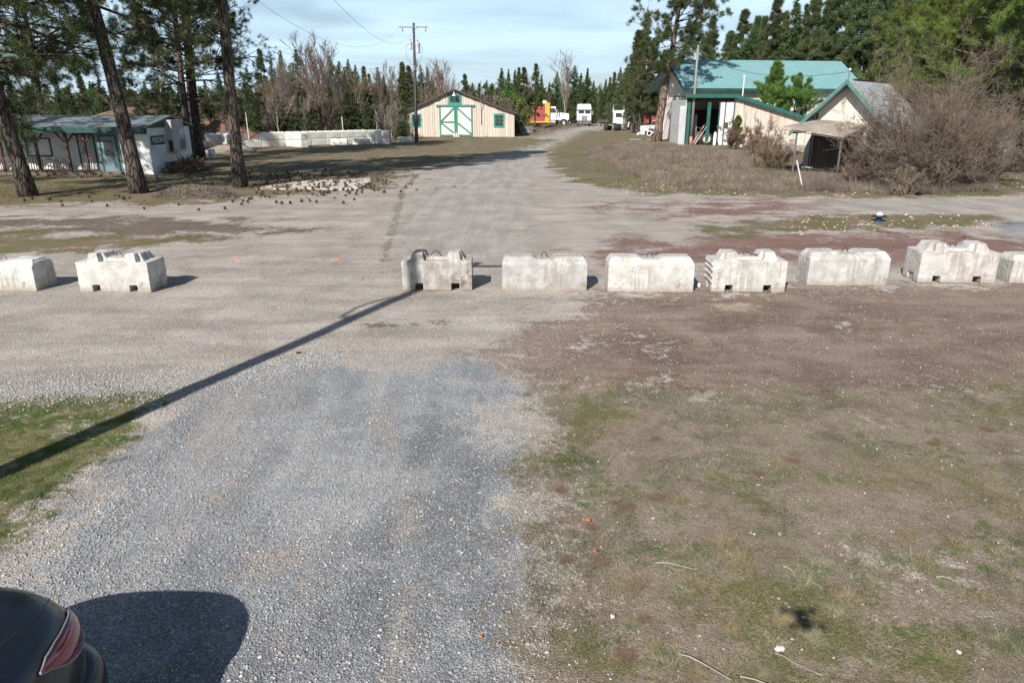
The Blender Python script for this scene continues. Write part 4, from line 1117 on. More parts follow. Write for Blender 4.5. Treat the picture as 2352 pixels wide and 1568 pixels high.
text('MOORE', 0.42, m_letter, sg, (0.046, 0.48, 0.02), (PI / 2, 0, PI / 2), sx=1.0)

# ------------------------------------------------------------------ barn
bn = thing('barn', 'pale board barn with green braced double doors and a sagging shingle roof', 'barn', (0, 0, 0))
BY = 101.0
def bx_(px): return (px - CX) / F * (BY * 1.05)
bl, br_ = bx_(945), bx_(1181)
rx = bx_(1057); rz_ = 6.05; ez = 3.05; depth = 18
w_ = MB()
w_.prism([(bl, -0.1), (br_, -0.1), (br_, ez), (rx, rz_), (bl, ez)], BY, BY + depth, 'y')
w_.build('wall', m_barn, bn)
rg_ = random.Random(3)
rr = MB()
def rake(xa, za, xb, zb, name):
    n = 16; m_ = MB()
    for i in range(n):
        t0, t1 = i / n, (i + 1) / n
        sag = lambda t: -0.10 * math.sin(t * PI) + rg_.uniform(-0.02, 0.02)
        a = (xa + (xb - xa) * t0, za + (zb - za) * t0 + sag(t0)); b2 = (xa + (xb - xa) * t1, za + (zb - za) * t1 + sag(t1))
        y0 = BY - 0.45 - rg_.uniform(0, 0.12)
        m_.hexa([(a[0], y0, a[1]), (b2[0], y0, b2[1]), (b2[0], BY + depth + 0.3, b2[1]), (a[0], BY + depth + 0.3, a[1]),
                 (a[0], y0, a[1] + 0.16), (b2[0], y0, b2[1] + 0.16), (b2[0], BY + depth + 0.3, b2[1] + 0.16), (a[0], BY + depth + 0.3, a[1] + 0.16)])
    return m_.build(name, m_shingle, bn)
slp = (rz_ - ez) / (rx - bl); slr = (rz_ - ez) / (br_ - rx)
rake(bl - 0.9, ez - 0.9 * slp + 0.08, rx, rz_ + 0.08, 'roof')
rake(rx, rz_ + 0.08, br_ + 0.4, ez - 0.4 * slr + 0.08, 'roof')
dx0, dx1, dz = bx_(1022) + 0.15, bx_(1096) - 0.15, 3.95
dm = (dx0 + dx1) / 2
m_dpan = boards('barn_door_boards', (0.74, 0.63, 0.57), (0.68, 0.57, 0.51), 0.6, (0.5, 0.4, 0.35), (0.5, 0.4, 0.35), 0.03)
for s_, (a_, b_) in ((0, (dx0, dm)), (1, (dm, dx1))):
    d = MB(); d.box(a_ + 0.02, b_ - 0.02, BY - 0.07, BY - 0.02, 0.1, dz); do = d.build('door', m_dpan, bn)
    f = MB(); y0, y1 = BY - 0.12, BY - 0.073
    f.box(a_ + 0.02, a_ + 0.24, y0, y1, 0.1, dz); f.box(b_ - 0.24, b_ - 0.02, y0, y1, 0.1, dz)
    if s_ == 1: f.v = []; f.f = []; f.m = []; f.box(a_ + 0.02, a_ + 0.24, y0, y1, 0.1, dz); f.box(b_ - 0.2, b_ - 0.02, y0, y1, 0.1, dz)
    f.box(a_ + 0.24, b_ - 0.24, y0, y1, 0.1, 0.3)
    f.build('door_frame', m_teal, do)
    k = MB(); mid = 1.95; yk = BY - 0.115
    if s_ == 0:
        k.bar((a_ + 0.22, yk, mid), (b_ - 0.2, yk, mid), 0.2, 0.04, (0, 1, 0)); k.bar((a_ + 0.25, yk - 0.02, mid + 0.1), (b_ - 0.22, yk - 0.02, dz - 0.15), 0.2, 0.04, (0, 1, 0)); k.bar((a_ + 0.25, yk - 0.04, mid - 0.1), (b_ - 0.22, yk - 0.04, 0.45), 0.2, 0.04, (0, 1, 0))
    else:
        k.bar((a_ + 0.22, yk - 0.02, dz - 0.15), (b_ - 0.22, yk - 0.02, mid + 0.2), 0.2, 0.04, (0, 1, 0)); k.bar((a_ + 0.22, yk - 0.04, mid - 0.1), (b_ - 0.22, yk - 0.04, 0.4), 0.2, 0.04, (0, 1, 0))
    k.build('brace', m_teal, do)
tk = MB(); tk.box(dx0 - 0.35, dx1 + 0.35, BY - 0.2, BY - 0.02, dz + 0.02, dz + 0.27); tk.build('door_track', m_teal, bn)
for x in (dm - 0.35, dm - 0.05, dm + 0.25):
    s2 = MB(); s2.box(x, x + 0.2, BY - 0.45, BY - 0.2, 0, 0.5); s2.build('door_stop', m_officew, bn)
windowp(bn, bx_(1048), bx_(1068), 4.5, 5.4, BY, m_teal, 0.28, 2, 1)
windowp(bn, bx_(1141), bx_(1157), 1.45, 2.85, BY, m_teal, 0.22, 2, 3)
windowp(bn, bx_(969), bx_(984), 1.45, 2.85, BY, m_teal, 0.18, 3, 4)
lp = MB(); lp.lathe([(0.02, 0.3), (0.05, 0.25), (0.09, 0.1), (0.24, -0.1), (0.26, -0.14)], 14, c=(rx, BY - 0.75, rz_ - 0.55)); lpo = lp.build('gooseneck_lamp', m_whitep, bn, smooth=True)
lp = MB(); lp.tube([(rx, BY - 0.02, rz_ - 0.15), (rx, BY - 0.4, rz_ - 0.05), (rx, BY - 0.75, rz_ - 0.25)], 0.03, 6); lp.build('lamp_arm', m_whitep, lpo)
pi_ = MB(); xp = bx_(1112); pi_.tube([(xp, BY - 0.12, 1.6), (xp, BY - 0.12, 3.5), (xp, BY - 0.6, 4.4), (xp, BY - 0.6, 7.3)], 0.045, 6); pi_.build('stove_pipe', m_steel, bn)
ld = MB(); xb = bx_(938)
ld.bar((xb - 0.25, BY - 0.5, 0), (xb + 0.45, BY - 0.1, 2.8), 0.06); ld.bar((xb + 0.05, BY - 0.9, 0), (xb + 0.5, BY - 0.15, 2.7), 0.06)
lo = ld.build('leaning_planks', m_wood); tag(lo, 'two thin planks leaning on the left corner of the barn', 'planks')

# ------------------------------------------------------------------ large green roofed building
A0 = Vector((20.7, 85.0, 0)); ang = R(9)
bb = thing('large_building', 'long cream building with a pale green metal roof behind the shed', 'building', A0, ang)
Lb, Wb, eh, rh = 20.6, 10.6, 6.15, 9.15
w_ = MB(); w_.prism([(0, 0), (Wb, 0), (Wb, eh), (Wb / 2, rh), (0, eh)], 0, Lb, 'x'); w_.build('wall', m_stucco, bb)
rf = MB(); o_ = 0.75; s2 = (rh - eh) / (Wb / 2)
for sgn in (0, 1):
    ya, yb_ = (-o_, Wb / 2) if sgn == 0 else (Wb + o_, Wb / 2)
    za = eh - o_ * s2 + 0.05; zb = rh + 0.05
    m_ = MB(); m_.hexa([(-1.3, ya, za), (Lb + 0.9, ya, za), (Lb + 0.9, yb_, zb), (-1.3, yb_, zb), (-1.3, ya, za + 0.12), (Lb + 0.9, ya, za + 0.12), (Lb + 0.9, yb_, zb + 0.12), (-1.3, yb_, zb + 0.12)])
    m_.build('roof', m_roofg, bb)
f = MB(); f.box(-1.3, Lb + 0.9, -o_ - 0.05, -o_ + 0.01, eh - o_ * s2 - 0.12, eh - o_ * s2 + 0.19); f.build('gutter', m_teald, bb)
f = MB(); f.hexa([(-1.35, -o_, eh - o_ * s2 - 0.15), (-1.3, -o_, eh - o_ * s2 - 0.15), (-1.3, Wb / 2, rh - 0.15), (-1.35, Wb / 2, rh - 0.15), (-1.35, -o_, eh - o_ * s2 + 0.18), (-1.3, -o_, eh - o_ * s2 + 0.18), (-1.3, Wb / 2, rh + 0.18), (-1.35, Wb / 2, rh + 0.18)])
f.hexa([(-1.35, Wb + o_, eh - o_ * s2 - 0.15), (-1.3, Wb + o_, eh - o_ * s2 - 0.15), (-1.3, Wb / 2 + 0.003, rh - 0.15), (-1.35, Wb / 2 + 0.003, rh - 0.15), (-1.35, Wb + o_, eh - o_ * s2 + 0.18), (-1.3, Wb + o_, eh - o_ * s2 + 0.18), (-1.3, Wb / 2 + 0.003, rh + 0.18), (-1.35, Wb / 2 + 0.003, rh + 0.18)])
f.build('barge_board', m_teald, bb)
for (y0, z0) in ((7.6, 4.5), (8.3, 0.9)):
    g = MB(); g.box(-0.05, 0.02, y0, y0 + 1.1, z0, z0 + 1.4); fo = g.build('window', m_whitep, bb)
    g = MB(); g.box(-0.07, -0.045, y0 + 0.1, y0 + 0.5, z0 + 0.1, z0 + 1.3); g.build('pane', m_glass, fo)
    g = MB(); g.box(-0.07, -0.045, y0 + 0.6, y0 + 1.0, z0 + 0.1, z0 + 1.3); g.build('pane', m_glass, fo)
windowp(bb, 19.0, 19.5, 4.6, 5.4, 0, m_wooddk, 0.06, 1, 1)
dp_ = MB(); dp_.tube([(0.25, -0.6, eh - 0.7), (0.25, -0.1, eh - 0.95), (0.25, -0.08, 0.1)], 0.05, 6); dp_.build('downpipe', m_steel, bb)

# ------------------------------------------------------------------ lean-to shed
SY = 78.0
def sx_(px, Y=SY): return (px - CX) / F * (Y * 1.052)
sh = thing('shed', 'open-fronted plywood shed with a green fascia and sloping roof beside the tall pine', 'shed', (0, 0, 0))
x0, x1, x2, x3 = sx_(1540), sx_(1608), sx_(1636), sx_(1803)
Ht, Hl = 5.0, 2.35; dpt = 7.0
w_ = MB()
w_.prism([(x2, -0.05), (x3, -0.05), (x3, Hl), (x2, Ht - 0.12)], SY, SY + 0.15, 'y')
w_.build('side_wall', m_shedw, sh)
w_ = MB(); w_.box(x1, x2 - 0.05, SY + 0.01, SY + 0.12, 0, Ht - 0.6); w_.build('front_panel', m_officew, sh)
w_ = MB(); w_.box(x1 + 0.45, x1 + 0.6, SY - 0.02, SY + 0.008, 0, Ht - 0.6); w_.build('batten', m_wood, sh)
w_ = MB(); w_.box(x1 + 0.55, x1 + 0.95, SY - 0.015, SY + 0.009, 1.7, 2.3); w_.build('green_patch', m_teald, sh)
w_ = MB(); w_.box(x0 - 0.2, x3, SY + dpt, SY + dpt + 0.12, 0, 3.6); w_.build('back_wall', m_wooddk, sh)
w_ = MB(); w_.box(x0 - 0.2, x0 - 0.08, SY + 0.1, SY + dpt - 0.002, 0, Ht - 0.4); w_.build('end_wall', m_doorw, sh)
rf = MB()
rf.hexa([(x0 - 0.4, SY - 0.5, Ht - 0.02), (x2, SY - 0.5, Ht), (x2, SY + dpt + 0.3, Ht), (x0 - 0.4, SY + dpt + 0.3, Ht - 0.02), (x0 - 0.4, SY - 0.5, Ht + 0.12), (x2, SY - 0.5, Ht + 0.14), (x2, SY + dpt + 0.3, Ht + 0.14), (x0 - 0.4, SY + dpt + 0.3, Ht + 0.12)])
rf.hexa([(x2, SY - 0.5, Ht), (x3 + 1.1, SY - 0.5, Hl - 0.22), (x3 + 1.1, SY + dpt + 0.3, Hl - 0.22), (x2, SY + dpt + 0.3, Ht), (x2, SY - 0.5, Ht + 0.14), (x3 + 1.1, SY - 0.5, Hl - 0.08), (x3 + 1.1, SY + dpt + 0.3, Hl - 0.08), (x2, SY + dpt + 0.3, Ht + 0.14)])
rf.build('roof', m_roofshed, sh)
f = MB()
m_fas = M('shed_green_fascia', (0.012, 0.095, 0.08), (0.018, 0.12, 0.10), 2, 0.5)
f.box(x0 - 0.42, x2, SY - 0.56, SY - 0.503, Ht - 0.22, Ht + 0.15)
f.hexa([(x2, SY - 0.56, Ht - 0.22), (x3 + 1.12, SY - 0.56, Hl - 0.42), (x3 + 1.12, SY - 0.503, Hl - 0.42), (x2, SY - 0.503, Ht - 0.22), (x2, SY - 0.56, Ht + 0.15), (x3 + 1.12, SY - 0.56, Hl - 0.06), (x3 + 1.12, SY - 0.503, Hl - 0.06), (x2, SY - 0.503, Ht + 0.15)])
f.build('fascia', m_fas, sh)
f = MB(); f.box(x0 - 0.1, x2 - 0.05, SY + 0.02, SY + 0.2, Ht - 0.6, Ht - 0.02); f.build('lintel', m_wooddk, sh)
for xx, wd in ((x0, 0.3), (sx_(1581), 0.36), (x1 - 0.17, 0.14), (x2 - 0.05, 0.13)):
    p_ = MB(); p_.box(xx, xx + wd, SY - 0.04, SY + 0.006, 0, Ht - 0.6); p_.build('green_post', m_fas if wd != 0.42 else m_teal, sh)
p_ = MB(); p_.box(x0 - 0.75, x0 - 0.09, SY + 0.3, SY + 0.42, 0, 4.0); p_.build('pale_end_panel', m_doorw, sh)
p_ = MB(); p_.box(x0 + 0.4, sx_(1576), SY + 3.0, SY + 3.1, 0, 3.1); p_.build('inner_partition', m_doorw, sh)
vp = MB(); vx = sx_(1660); vp.tube([(vx, SY + 1.5, Ht - 0.3), (vx, SY + 1.5, Ht + 1.9)], 0.06, 8); vp.tube([(vx, SY + 1.5, Ht + 1.9), (vx, SY + 1.5, Ht + 2.1)], 0.12, 8); vp.build('vent_pipe', m_whitep, sh)
cd = MB(); cxx = sx_(1653); cd.tube([(cxx, SY - 0.06, Ht - 0.5), (cxx, SY - 0.06, 1.6)], 0.04, 6); cd.build('conduit', m_whitep, sh)

# cabinet, washer, gas bottles and junk in front of the shed
cb = thing('cabinet', 'brown wooden cabinet standing in the open front of the shed', 'cabinet', (sx_(1569), SY + 0.9, 0))
b_ = MB(); b_.box(-0.55, 0.55, 0, 0.6, 0, 1.35); b_.build('carcass', m_wooddk, cb)
b_ = MB(); b_.box(-0.5, -0.02, -0.03, -0.003, 0.08, 1.3); b_.build('cabinet_door', m_wood, cb); b_ = MB(); b_.box(0.02, 0.5, -0.03, -0.003, 0.08, 1.3); b_.build('cabinet_door', m_wood, cb)
b_ = MB(); b_.tube([(-0.4, 0.1, 1.35), (-0.4, 0.1, 1.75), (0.3, 0.1, 1.75), (0.3, 0.1, 1.35)], 0.03, 6); b_.build('hand_rail', m_steel, cb)
def wheel_mesh(mb, c, r, wd, axis='x', tyre=True):
    pr = [(r * 0.62, -wd / 2), (r * 0.93, -wd / 2), (r, -wd * 0.36), (r, wd * 0.36), (r * 0.93, wd / 2), (r * 0.62, wd / 2), (r * 0.58, wd * 0.3), (r * 0.58, -wd * 0.3), (r * 0.62, -wd / 2)]
    mb.lathe(pr, 26, axis, c)
def rim_mesh(mb, c, r, wd, axis='x', sgn=1):
    pr = [(r * 0.61, sgn * wd * 0.46), (r * 0.56, sgn * wd * 0.40), (r * 0.52, sgn * wd * 0.15), (r * 0.24, sgn * wd * 0.10), (r * 0.20, sgn * wd * 0.34), (0.01, sgn * wd * 0.36)]
    mb.lathe(pr, 22, axis, c)
def wheel(parent, c, r, wd, axis='x', sgn=1, rim=None, name='wheel'):
    m_ = MB(); wheel_mesh(m_, c, r, wd, axis); t_ = m_.build(name, m_black, parent, smooth=True)
    m_ = MB(); rim_mesh(m_, c, r, wd, axis, sgn); m_.build('rim', rim or m_chrome, t_, smooth=True)
    return t_
g = gp(1622, 333)
tw = thing('truck_wheel', 'big black truck wheel with a cream rim leaning on the shed corner', 'wheel', (g.x, g.y, 0), R(-18))
wheel(tw, (0, 0, 0.62), 0.64, 0.34, 'y', -1, M('cream_rim', (0.66, 0.60, 0.48), (0.5, 0.42, 0.32), 4, 0.6)).rotation_euler = (R(-8), 0, 0)
for i, (dx_, h_) in enumerate(((-0.6, 2.0), (-0.45, 2.15), (-0.3, 1.9), (-0.75, 1.7))):
    b_ = MB(); b_.bar((g.x - 0.9 + dx_, g.y + 0.2, 0.03), (g.x + dx_ + 0.15, SY - 0.1, h_), 0.16, 0.04)
    tag(b_.build('leaning_board', m_wood if i % 2 else m_officew), 'grey board in the sheaf leaning on the shed front left of the big wheel', 'board', 'boards leaning on the shed')
jk = gp(1572, 328); rgj = random.Random(8)
for i in range(9):
    a = Vector((jk.x + rgj.uniform(-0.7, 0.6), jk.y + rgj.uniform(-0.4, 0.4), 0.05)); b2 = a + Vector((rgj.uniform(-0.5, 0.5), rgj.uniform(-0.2, 0.3), rgj.uniform(0.5, 1.2)))
    m_ = MB(); m_.tube([a, b2], 0.03, 6)
    tag(m_.build('pipe', [m_chrome, m_whitep, m_steel, m_red][i % 4]), 'thin metal pipe in the heap left of the grey pole foot', 'pipe', 'pipe heap by the shed')
gb_ = thing('gas_bottle', 'white gas bottle standing between the green post and the grey pole', 'gas bottle', (sx_(1595) , SY - 1.2, 0))
m_ = MB(); m_.lathe([(0.01, 0), (0.16, 0.0), (0.17, 0.1), (0.17, 1.15), (0.12, 1.3), (0.05, 1.36)], 14); m_.build('bottle_body', m_whitep, gb_, smooth=True)
m_ = MB(); m_.tube([(0, 0, 1.36), (0, 0, 1.48)], 0.05, 8); m_.build('valve', m_steel, gb_)
bd = thing('bucket', 'light blue bucket lying in the grass under the shed wall', 'bucket', gp(1702, 340))
m_ = MB(); m_.lathe([(0.01, 0.0), (0.13, 0.0), (0.17, 0.3)], 14); m_.build('bucket_body', m_whitep, bd, smooth=True)
bd['label'] = 'pale round bucket in the grass under the shed side wall'

# concrete strip in front of the shed
st_ = MB(); a = gp(1445, 321); b2 = gp(1570, 318); st_.box(a.x, b2.x, a.y - 0.6, a.y + 0.3, 0.0, 0.07)
tag(st_.build('concrete_strip', m_concg), 'thin pale concrete strip in the grass in front of the pine and shed', 'slab')

# grey wooden pole by the shed
g = gp(1586, 333); top = ap(1604, 104, g.y)
pl = thing('wooden_pole', 'bare grey wooden pole with an orange foot in front of the shed', 'pole', g)
m_ = MB(); m_.tube([(0, 0, 0.85), ((top.x - g.x), 0, top.z)], [0.16, 0.11], 12); m_.build('pole_shaft', m_greypole, pl, smooth=True)
m_ = MB(); m_.tube([(-0.004, 0, 0), ((top.x - g.x) * 0.08, 0, 0.85)], [0.17, 0.163], 12); m_.build('orange_sleeve', M('faded_orange', (0.55, 0.24, 0.14), (0.42, 0.2, 0.13), 3, 0.8), pl, smooth=True)

# ------------------------------------------------------------------ cottage
hc = ap(1928, 380, 44.5); 
ch = thing('cottage', 'small peeling cottage with a steep green-edged gable and a low board porch', 'cottage', (hc.x - 0.1, 44.2, 0), -R(42))
Wc, Lc, ec, rc = 4.6, 7.5, 2.95, 5.25; hw = Wc / 2
w_ = MB(); w_.prism([(-hw, -0.1), (hw, -0.1), (hw, ec), (0, rc - 0.12), (-hw, ec)], 0, Lc, 'y'); w_.build('wall', m_housew, ch)
sc_ = (rc - ec) / hw
ov = 0.75
for sg_ in (-1, 1):
    m_ = MB()
    m_.hexa([(sg_ * (hw + ov), -0.9, ec - ov * sc_), (0, -0.9, rc), (0, Lc + 0.4, rc), (sg_ * (hw + ov), Lc + 0.4, ec - ov * sc_),
             (sg_ * (hw + ov), -0.9, ec - ov * sc_ + 0.09), (0, -0.9, rc + 0.09), (0, Lc + 0.4, rc + 0.09), (sg_ * (hw + ov), Lc + 0.4, ec - ov * sc_ + 0.09)])
    m_.build('roof', m_roofm, ch)
    m_ = MB()
    m_.hexa([(sg_ * (hw + ov), -0.96, ec - ov * sc_ - 0.17), (sg_ * 0.002, -0.96, rc - 0.17), (sg_ * 0.002, -0.905, rc - 0.17), (sg_ * (hw + ov), -0.905, ec - ov * sc_ - 0.17),
             (sg_ * (hw + ov), -0.96, ec - ov * sc_ + 0.10), (sg_ * 0.002, -0.96, rc + 0.10), (sg_ * 0.002, -0.905, rc + 0.10), (sg_ * (hw + ov), -0.905, ec - ov * sc_ + 0.10)])
    m_.build('barge_board', M('dull_green_barge', (0.05, 0.16, 0.13), (0.09, 0.2, 0.17), 4, 0.7), ch)
    m_ = MB(); x = sg_ * 1.75; m_.bar((x, -0.02, ec - 0.1), (x, -0.85, ec + 0.42), 0.09); m_.bar((x, -0.04, ec - 0.35), (x, -0.04, ec + 0.5), 0.08); m_.build('bracket', m_teald, ch)
m_ = MB(); m_.box(-0.25, 0.15, -0.05, 0.0, 4.3, 4.8)
for k in range(5): m_.box(-0.23, 0.13, -0.075, -0.05, 4.33 + k * 0.09, 4.37 + k * 0.09)
m_.build('gable_vent', m_housew, ch)
m_ = MB(); m_.box(-0.08, 0.08, 0.2, Lc + 0.3, rc + 0.07, rc + 0.14); m_.build('ridge_cap', m_rust, ch)
m_ = MB(); m_.tube([(0, -0.75, rc), (0.02, -0.75, rc + 0.55)], 0.03, 6); mo = m_.build('service_mast', m_steel, ch)
m_ = MB(); m_.lathe([(0.01, 0.12), (0.07, 0.08), (0.08, 0.0), (0.01, -0.02)], 10, c=(0.02, -0.75, rc + 0.58)); m_.build('insulator_cap', m_whitep, mo, smooth=True)
# porch: low board roof on thin posts
pr_ = thing('porch', 'low lean-to porch of weathered boards and tin on thin posts before the cottage', 'porch', (0, 0, 0))
P = [ap(1798, 292, 41.8), ap(1940, 315, 41.2), ap(2010, 283, 44.2), ap(1878, 277, 45.0)]
m_ = MB(); m_.hexa([p - Vector((0, 0, 0.05)) for p in P] + [p + Vector((0, 0, 0.05)) for p in P]); m_.build('porch_roof', m_roofold, pr_)
m_ = MB(); m_.bar(P[0] + Vector((0, -0.03, -0.12)), P[1] + Vector((0, -0.03, -0.12)), 0.10, 0.05); m_.build('front_beam', m_wood, pr_)
for p in (P[0].lerp(P[1], 0.25), P[0].lerp(P[1], 0.97), P[1].lerp(P[2], 0.93), P[0].lerp(P[3], 0.9)):
    m_ = MB(); m_.box(p.x - 0.04, p.x + 0.04, p.y + 0.05, p.y + 0.13, 0, p.z - 0.08); m_.build('porch_post', m_steel, pr_)
q0 = P[0].lerp(P[3], 0.75); q1 = P[1].lerp(P[2], 0.75)
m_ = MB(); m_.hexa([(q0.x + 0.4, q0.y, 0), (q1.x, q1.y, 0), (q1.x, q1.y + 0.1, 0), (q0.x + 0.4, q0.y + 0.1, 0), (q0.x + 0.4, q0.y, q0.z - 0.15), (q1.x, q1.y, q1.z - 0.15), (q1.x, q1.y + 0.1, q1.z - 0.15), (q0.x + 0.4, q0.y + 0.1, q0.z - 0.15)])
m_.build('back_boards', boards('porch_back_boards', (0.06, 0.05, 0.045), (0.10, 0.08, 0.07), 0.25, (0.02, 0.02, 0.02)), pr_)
m_ = MB(); a, b2 = gp(1838, 394), gp(1925, 394); 
m_.box(a.x, b2.x, a.y - 0.3, a.y + 0.05, 0.22, 0.32)
m_.build('porch_step', m_officew, pr_)
m_ = MB(); m_.box(a.x - 0.4, b2.x + 2.0, a.y + 0.1, a.y + 2.5, 0.0, 0.2); m_.build('porch_floor', m_wooddk, pr_)
# stake
g = gp(1843, 430); tp_ = ap(1830, 368, g.y)
sk = thing('marker_stake', 'leaning white marker stake with a red tip at the edge of the weeds', 'stake', g)
m_ = MB(); m_.tube([(0, 0, 0), (tp_.x - g.x, 0, tp_.z)], 0.03, 8); m_.build('stake_shaft', m_whitep, sk)
m_ = MB(); m_.tube([(tp_.x - g.x, 0, tp_.z), ((tp_.x - g.x) * 1.06, 0, tp_.z * 1.06)], 0.04, 8); m_.build('stake_tip', m_red, sk)
# white wall building at the right edge
g = gp(2262, 392)
wb = thing('outbuilding', 'white plastered outbuilding at the right edge behind the bare branches', 'building', (g.x, g.y + 0.5, 0))
m_ = MB(); m_.box(0, 14, 0, 5, 0, 2.35); m_.build('wall', m_stucco, wb)
m_ = MB(); m_.box(-0.3, 14.3, -0.3, 5.3, 2.36, 2.5); m_.build('roof', m_roofshed, wb)
# valve marker in the grass: white dome, black disc, blue foot
g = gp(2018, 508)
vm = thing('yard_light', 'small garden object with a white dome, black brim and blue foot in the green strip', 'garden light', g)
m_ = MB(); m_.lathe([(0.01, 0), (0.11, 0), (0.10, 0.12), (0.05, 0.13)], 16); m_.build('blue_foot', M('blue_plastic', (0.02, 0.10, 0.35), (0.02, 0.08, 0.3), 4, 0.4), vm, smooth=True)
m_ = MB(); m_.lathe([(0.04, 0.13), (0.24, 0.15), (0.26, 0.18), (0.12, 0.21), (0.02, 0.22)], 18); m_.build('brim', m_black, vm, smooth=True)
m_ = MB(); m_.lathe([(0.11, 0.21), (0.11, 0.25), (0.07, 0.30), (0.005, 0.32)], 16); m_.build('dome', m_whitep, vm, smooth=True)

# ------------------------------------------------------------------ utility pole with transformers
g = gp(957, 326); top = ap(950, 53, g.y)
up_ = thing('utility_pole', 'tall utility pole with a crossarm and two grey transformers left of the barn', 'utility pole', g)
lx = top.x - g.x; hp = top.z
def on(z, dx=0, dy=0): return Vector((lx * z / hp + dx, dy, z))
m_ = MB(); m_.tube([on(0), on(hp * 0.5), on(hp)], [0.20, 0.17, 0.13], 14); m_.build('pole_shaft', m_pole, up_, smooth=True)
m_ = MB(); m_.bar(on(hp - 0.45, -1.62, -0.2), on(hp - 0.45, 1.62, -0.2), 0.13, 0.11); ca = m_.build('crossarm', m_greypole, up_)
m_ = MB(); m_.bar(on(hp - 0.5, -0.45, -0.2), on(hp - 0.95, 0, -0.2), 0.03); m_.bar(on(hp - 0.5, 0.45, -0.2), on(hp - 0.95, 0, -0.2), 0.03); m_.build('arm_brace', m_steel, ca)
for x in (-1.5, 1.5):
    m_ = MB(); m_.lathe([(0.02, 0), (0.03, 0.08), (0.08, 0.12), (0.09, 0.18), (0.05, 0.24), (0.01, 0.26)], 10, c=tuple(on(hp - 0.4, x, -0.2))); m_.build('insulator', m_whitep, ca, smooth=True)
for x in (-1.25, 1.35):
    m_ = MB(); m_.tube([on(hp - 0.52, x, -0.2), on(hp - 0.7, x, -0.2), on(hp - 0.95, x + 0.03, -0.2)], [0.03, 0.06, 0.04], 8); m_.build('fuse_cutout', m_steel, ca)
for x, z0, r, h_ in ((0.42, hp - 3.15, 0.27, 1.1), (-0.42, hp - 2.75, 0.22, 0.8)):
    tr_ = MB(); c_ = on(z0, x, -0.12); tr_.lathe([(0.01, 0), (r * 0.95, 0), (r, 0.05), (r, h_ - 0.12), (r * 1.06, h_ - 0.1), (r * 1.06, h_ - 0.04), (r * 0.6, h_ + 0.04), (0.01, h_ + 0.07)], 18, c=tuple(c_))
    to = tr_.build('transformer', M('transformer_grey', (0.62, 0.66, 0.67), (0.55, 0.58, 0.6), 2, 0.4) if 'transformer_grey' not in bpy.data.materials else bpy.data.materials['transformer_grey'], up_, smooth=True)
    m_ = MB(); m_.lathe([(0.05, 0), (0.08, 0.05), (0.04, 0.1), (0.07, 0.15), (0.03, 0.2), (0.02, 0.34)], 10, c=(c_.x, c_.y, c_.z + h_ + 0.05)); m_.build('bushing', m_steel, to, smooth=True)
for x in (-1, 1):
    m_ = MB(); m_.tube([on(hp - 2.0, x * 0.5, -0.2), on(hp - 2.6, x * 0.95, -0.25), on(hp - 3.6, x * 0.85, -0.25), on(hp - 4.4, x * 0.3, -0.2)], 0.02, 5); m_.build('drop_wire', m_steel, up_)
m_ = MB(); m_.box(lx * 0.6 - 0.14, lx * 0.6 + 0.12, -0.34, -0.16, hp - 5.0, hp - 4.45); m_.build('junction_box', m_steel, up_)
m_ = MB(); m_.tube([on(0.1, 0.02, -0.2), on(hp * 0.66, 0.02, -0.17)], 0.035, 6); m_.build('riser_conduit', m_steel, up_)
def cable(label, a, b, sag, r=0.012, name='power_line'):
    a = Vector(a); b = Vector(b); pts = []
    for i in range(25):
        t_ = i / 24; p = a.lerp(b, t_); p.z -= sag * 4 * t_ * (1 - t_); pts.append(p)
    m_ = MB(); m_.tube(pts, r, 5)
    return tag(m_.build(name, m_steel), label, 'cable')
G = Vector(g)
cable('upper power line running from the left sky to the utility pole crossarm', ap(560, -20, 34), G + on(hp - 0.4, -1.5, -0.2), 2.2, 0.008)
cable('second power line slanting down to the crossarm of the utility pole', ap(740, -30, 30), G + on(hp - 0.9, -0.1, -0.2), 1.6, 0.008)
cable('long low line crossing in front of the left pines towards the russet tree', ap(330, -40, 26), ap(745, 142, 88), 0.6, 0.007)
cable('thick dark service cable leaving the pine trunk over the woods at the left', ap(440, 40, 28), ap(850, 236, 80), 1.4, 0.018)
cable('far thin power line just above the treetops left of the pole', ap(560, 148, 110), G + on(hp - 4.3, 0, 0), 0.8, 0.015)
cable('service cable sagging across the green roof to the cottage mast', (pl.location.x + (ap(1604, 104, 78).x - pl.location.x) * 0.9, pl.location.y, 9.2), (hc.x - 0.1 - math.sin(R(42)) * 0.75, 44.2 - math.cos(R(42)) * 0.75, rc + 0.5), 1.0, 0.016)
cable('cable running from the grey pole up into the tall orange-barked pine', (pl.location.x + 0.7, pl.location.y, 8.2), gp(1508, 325) + Vector((1.9, 0, 10.3)), 0.2, 0.015)

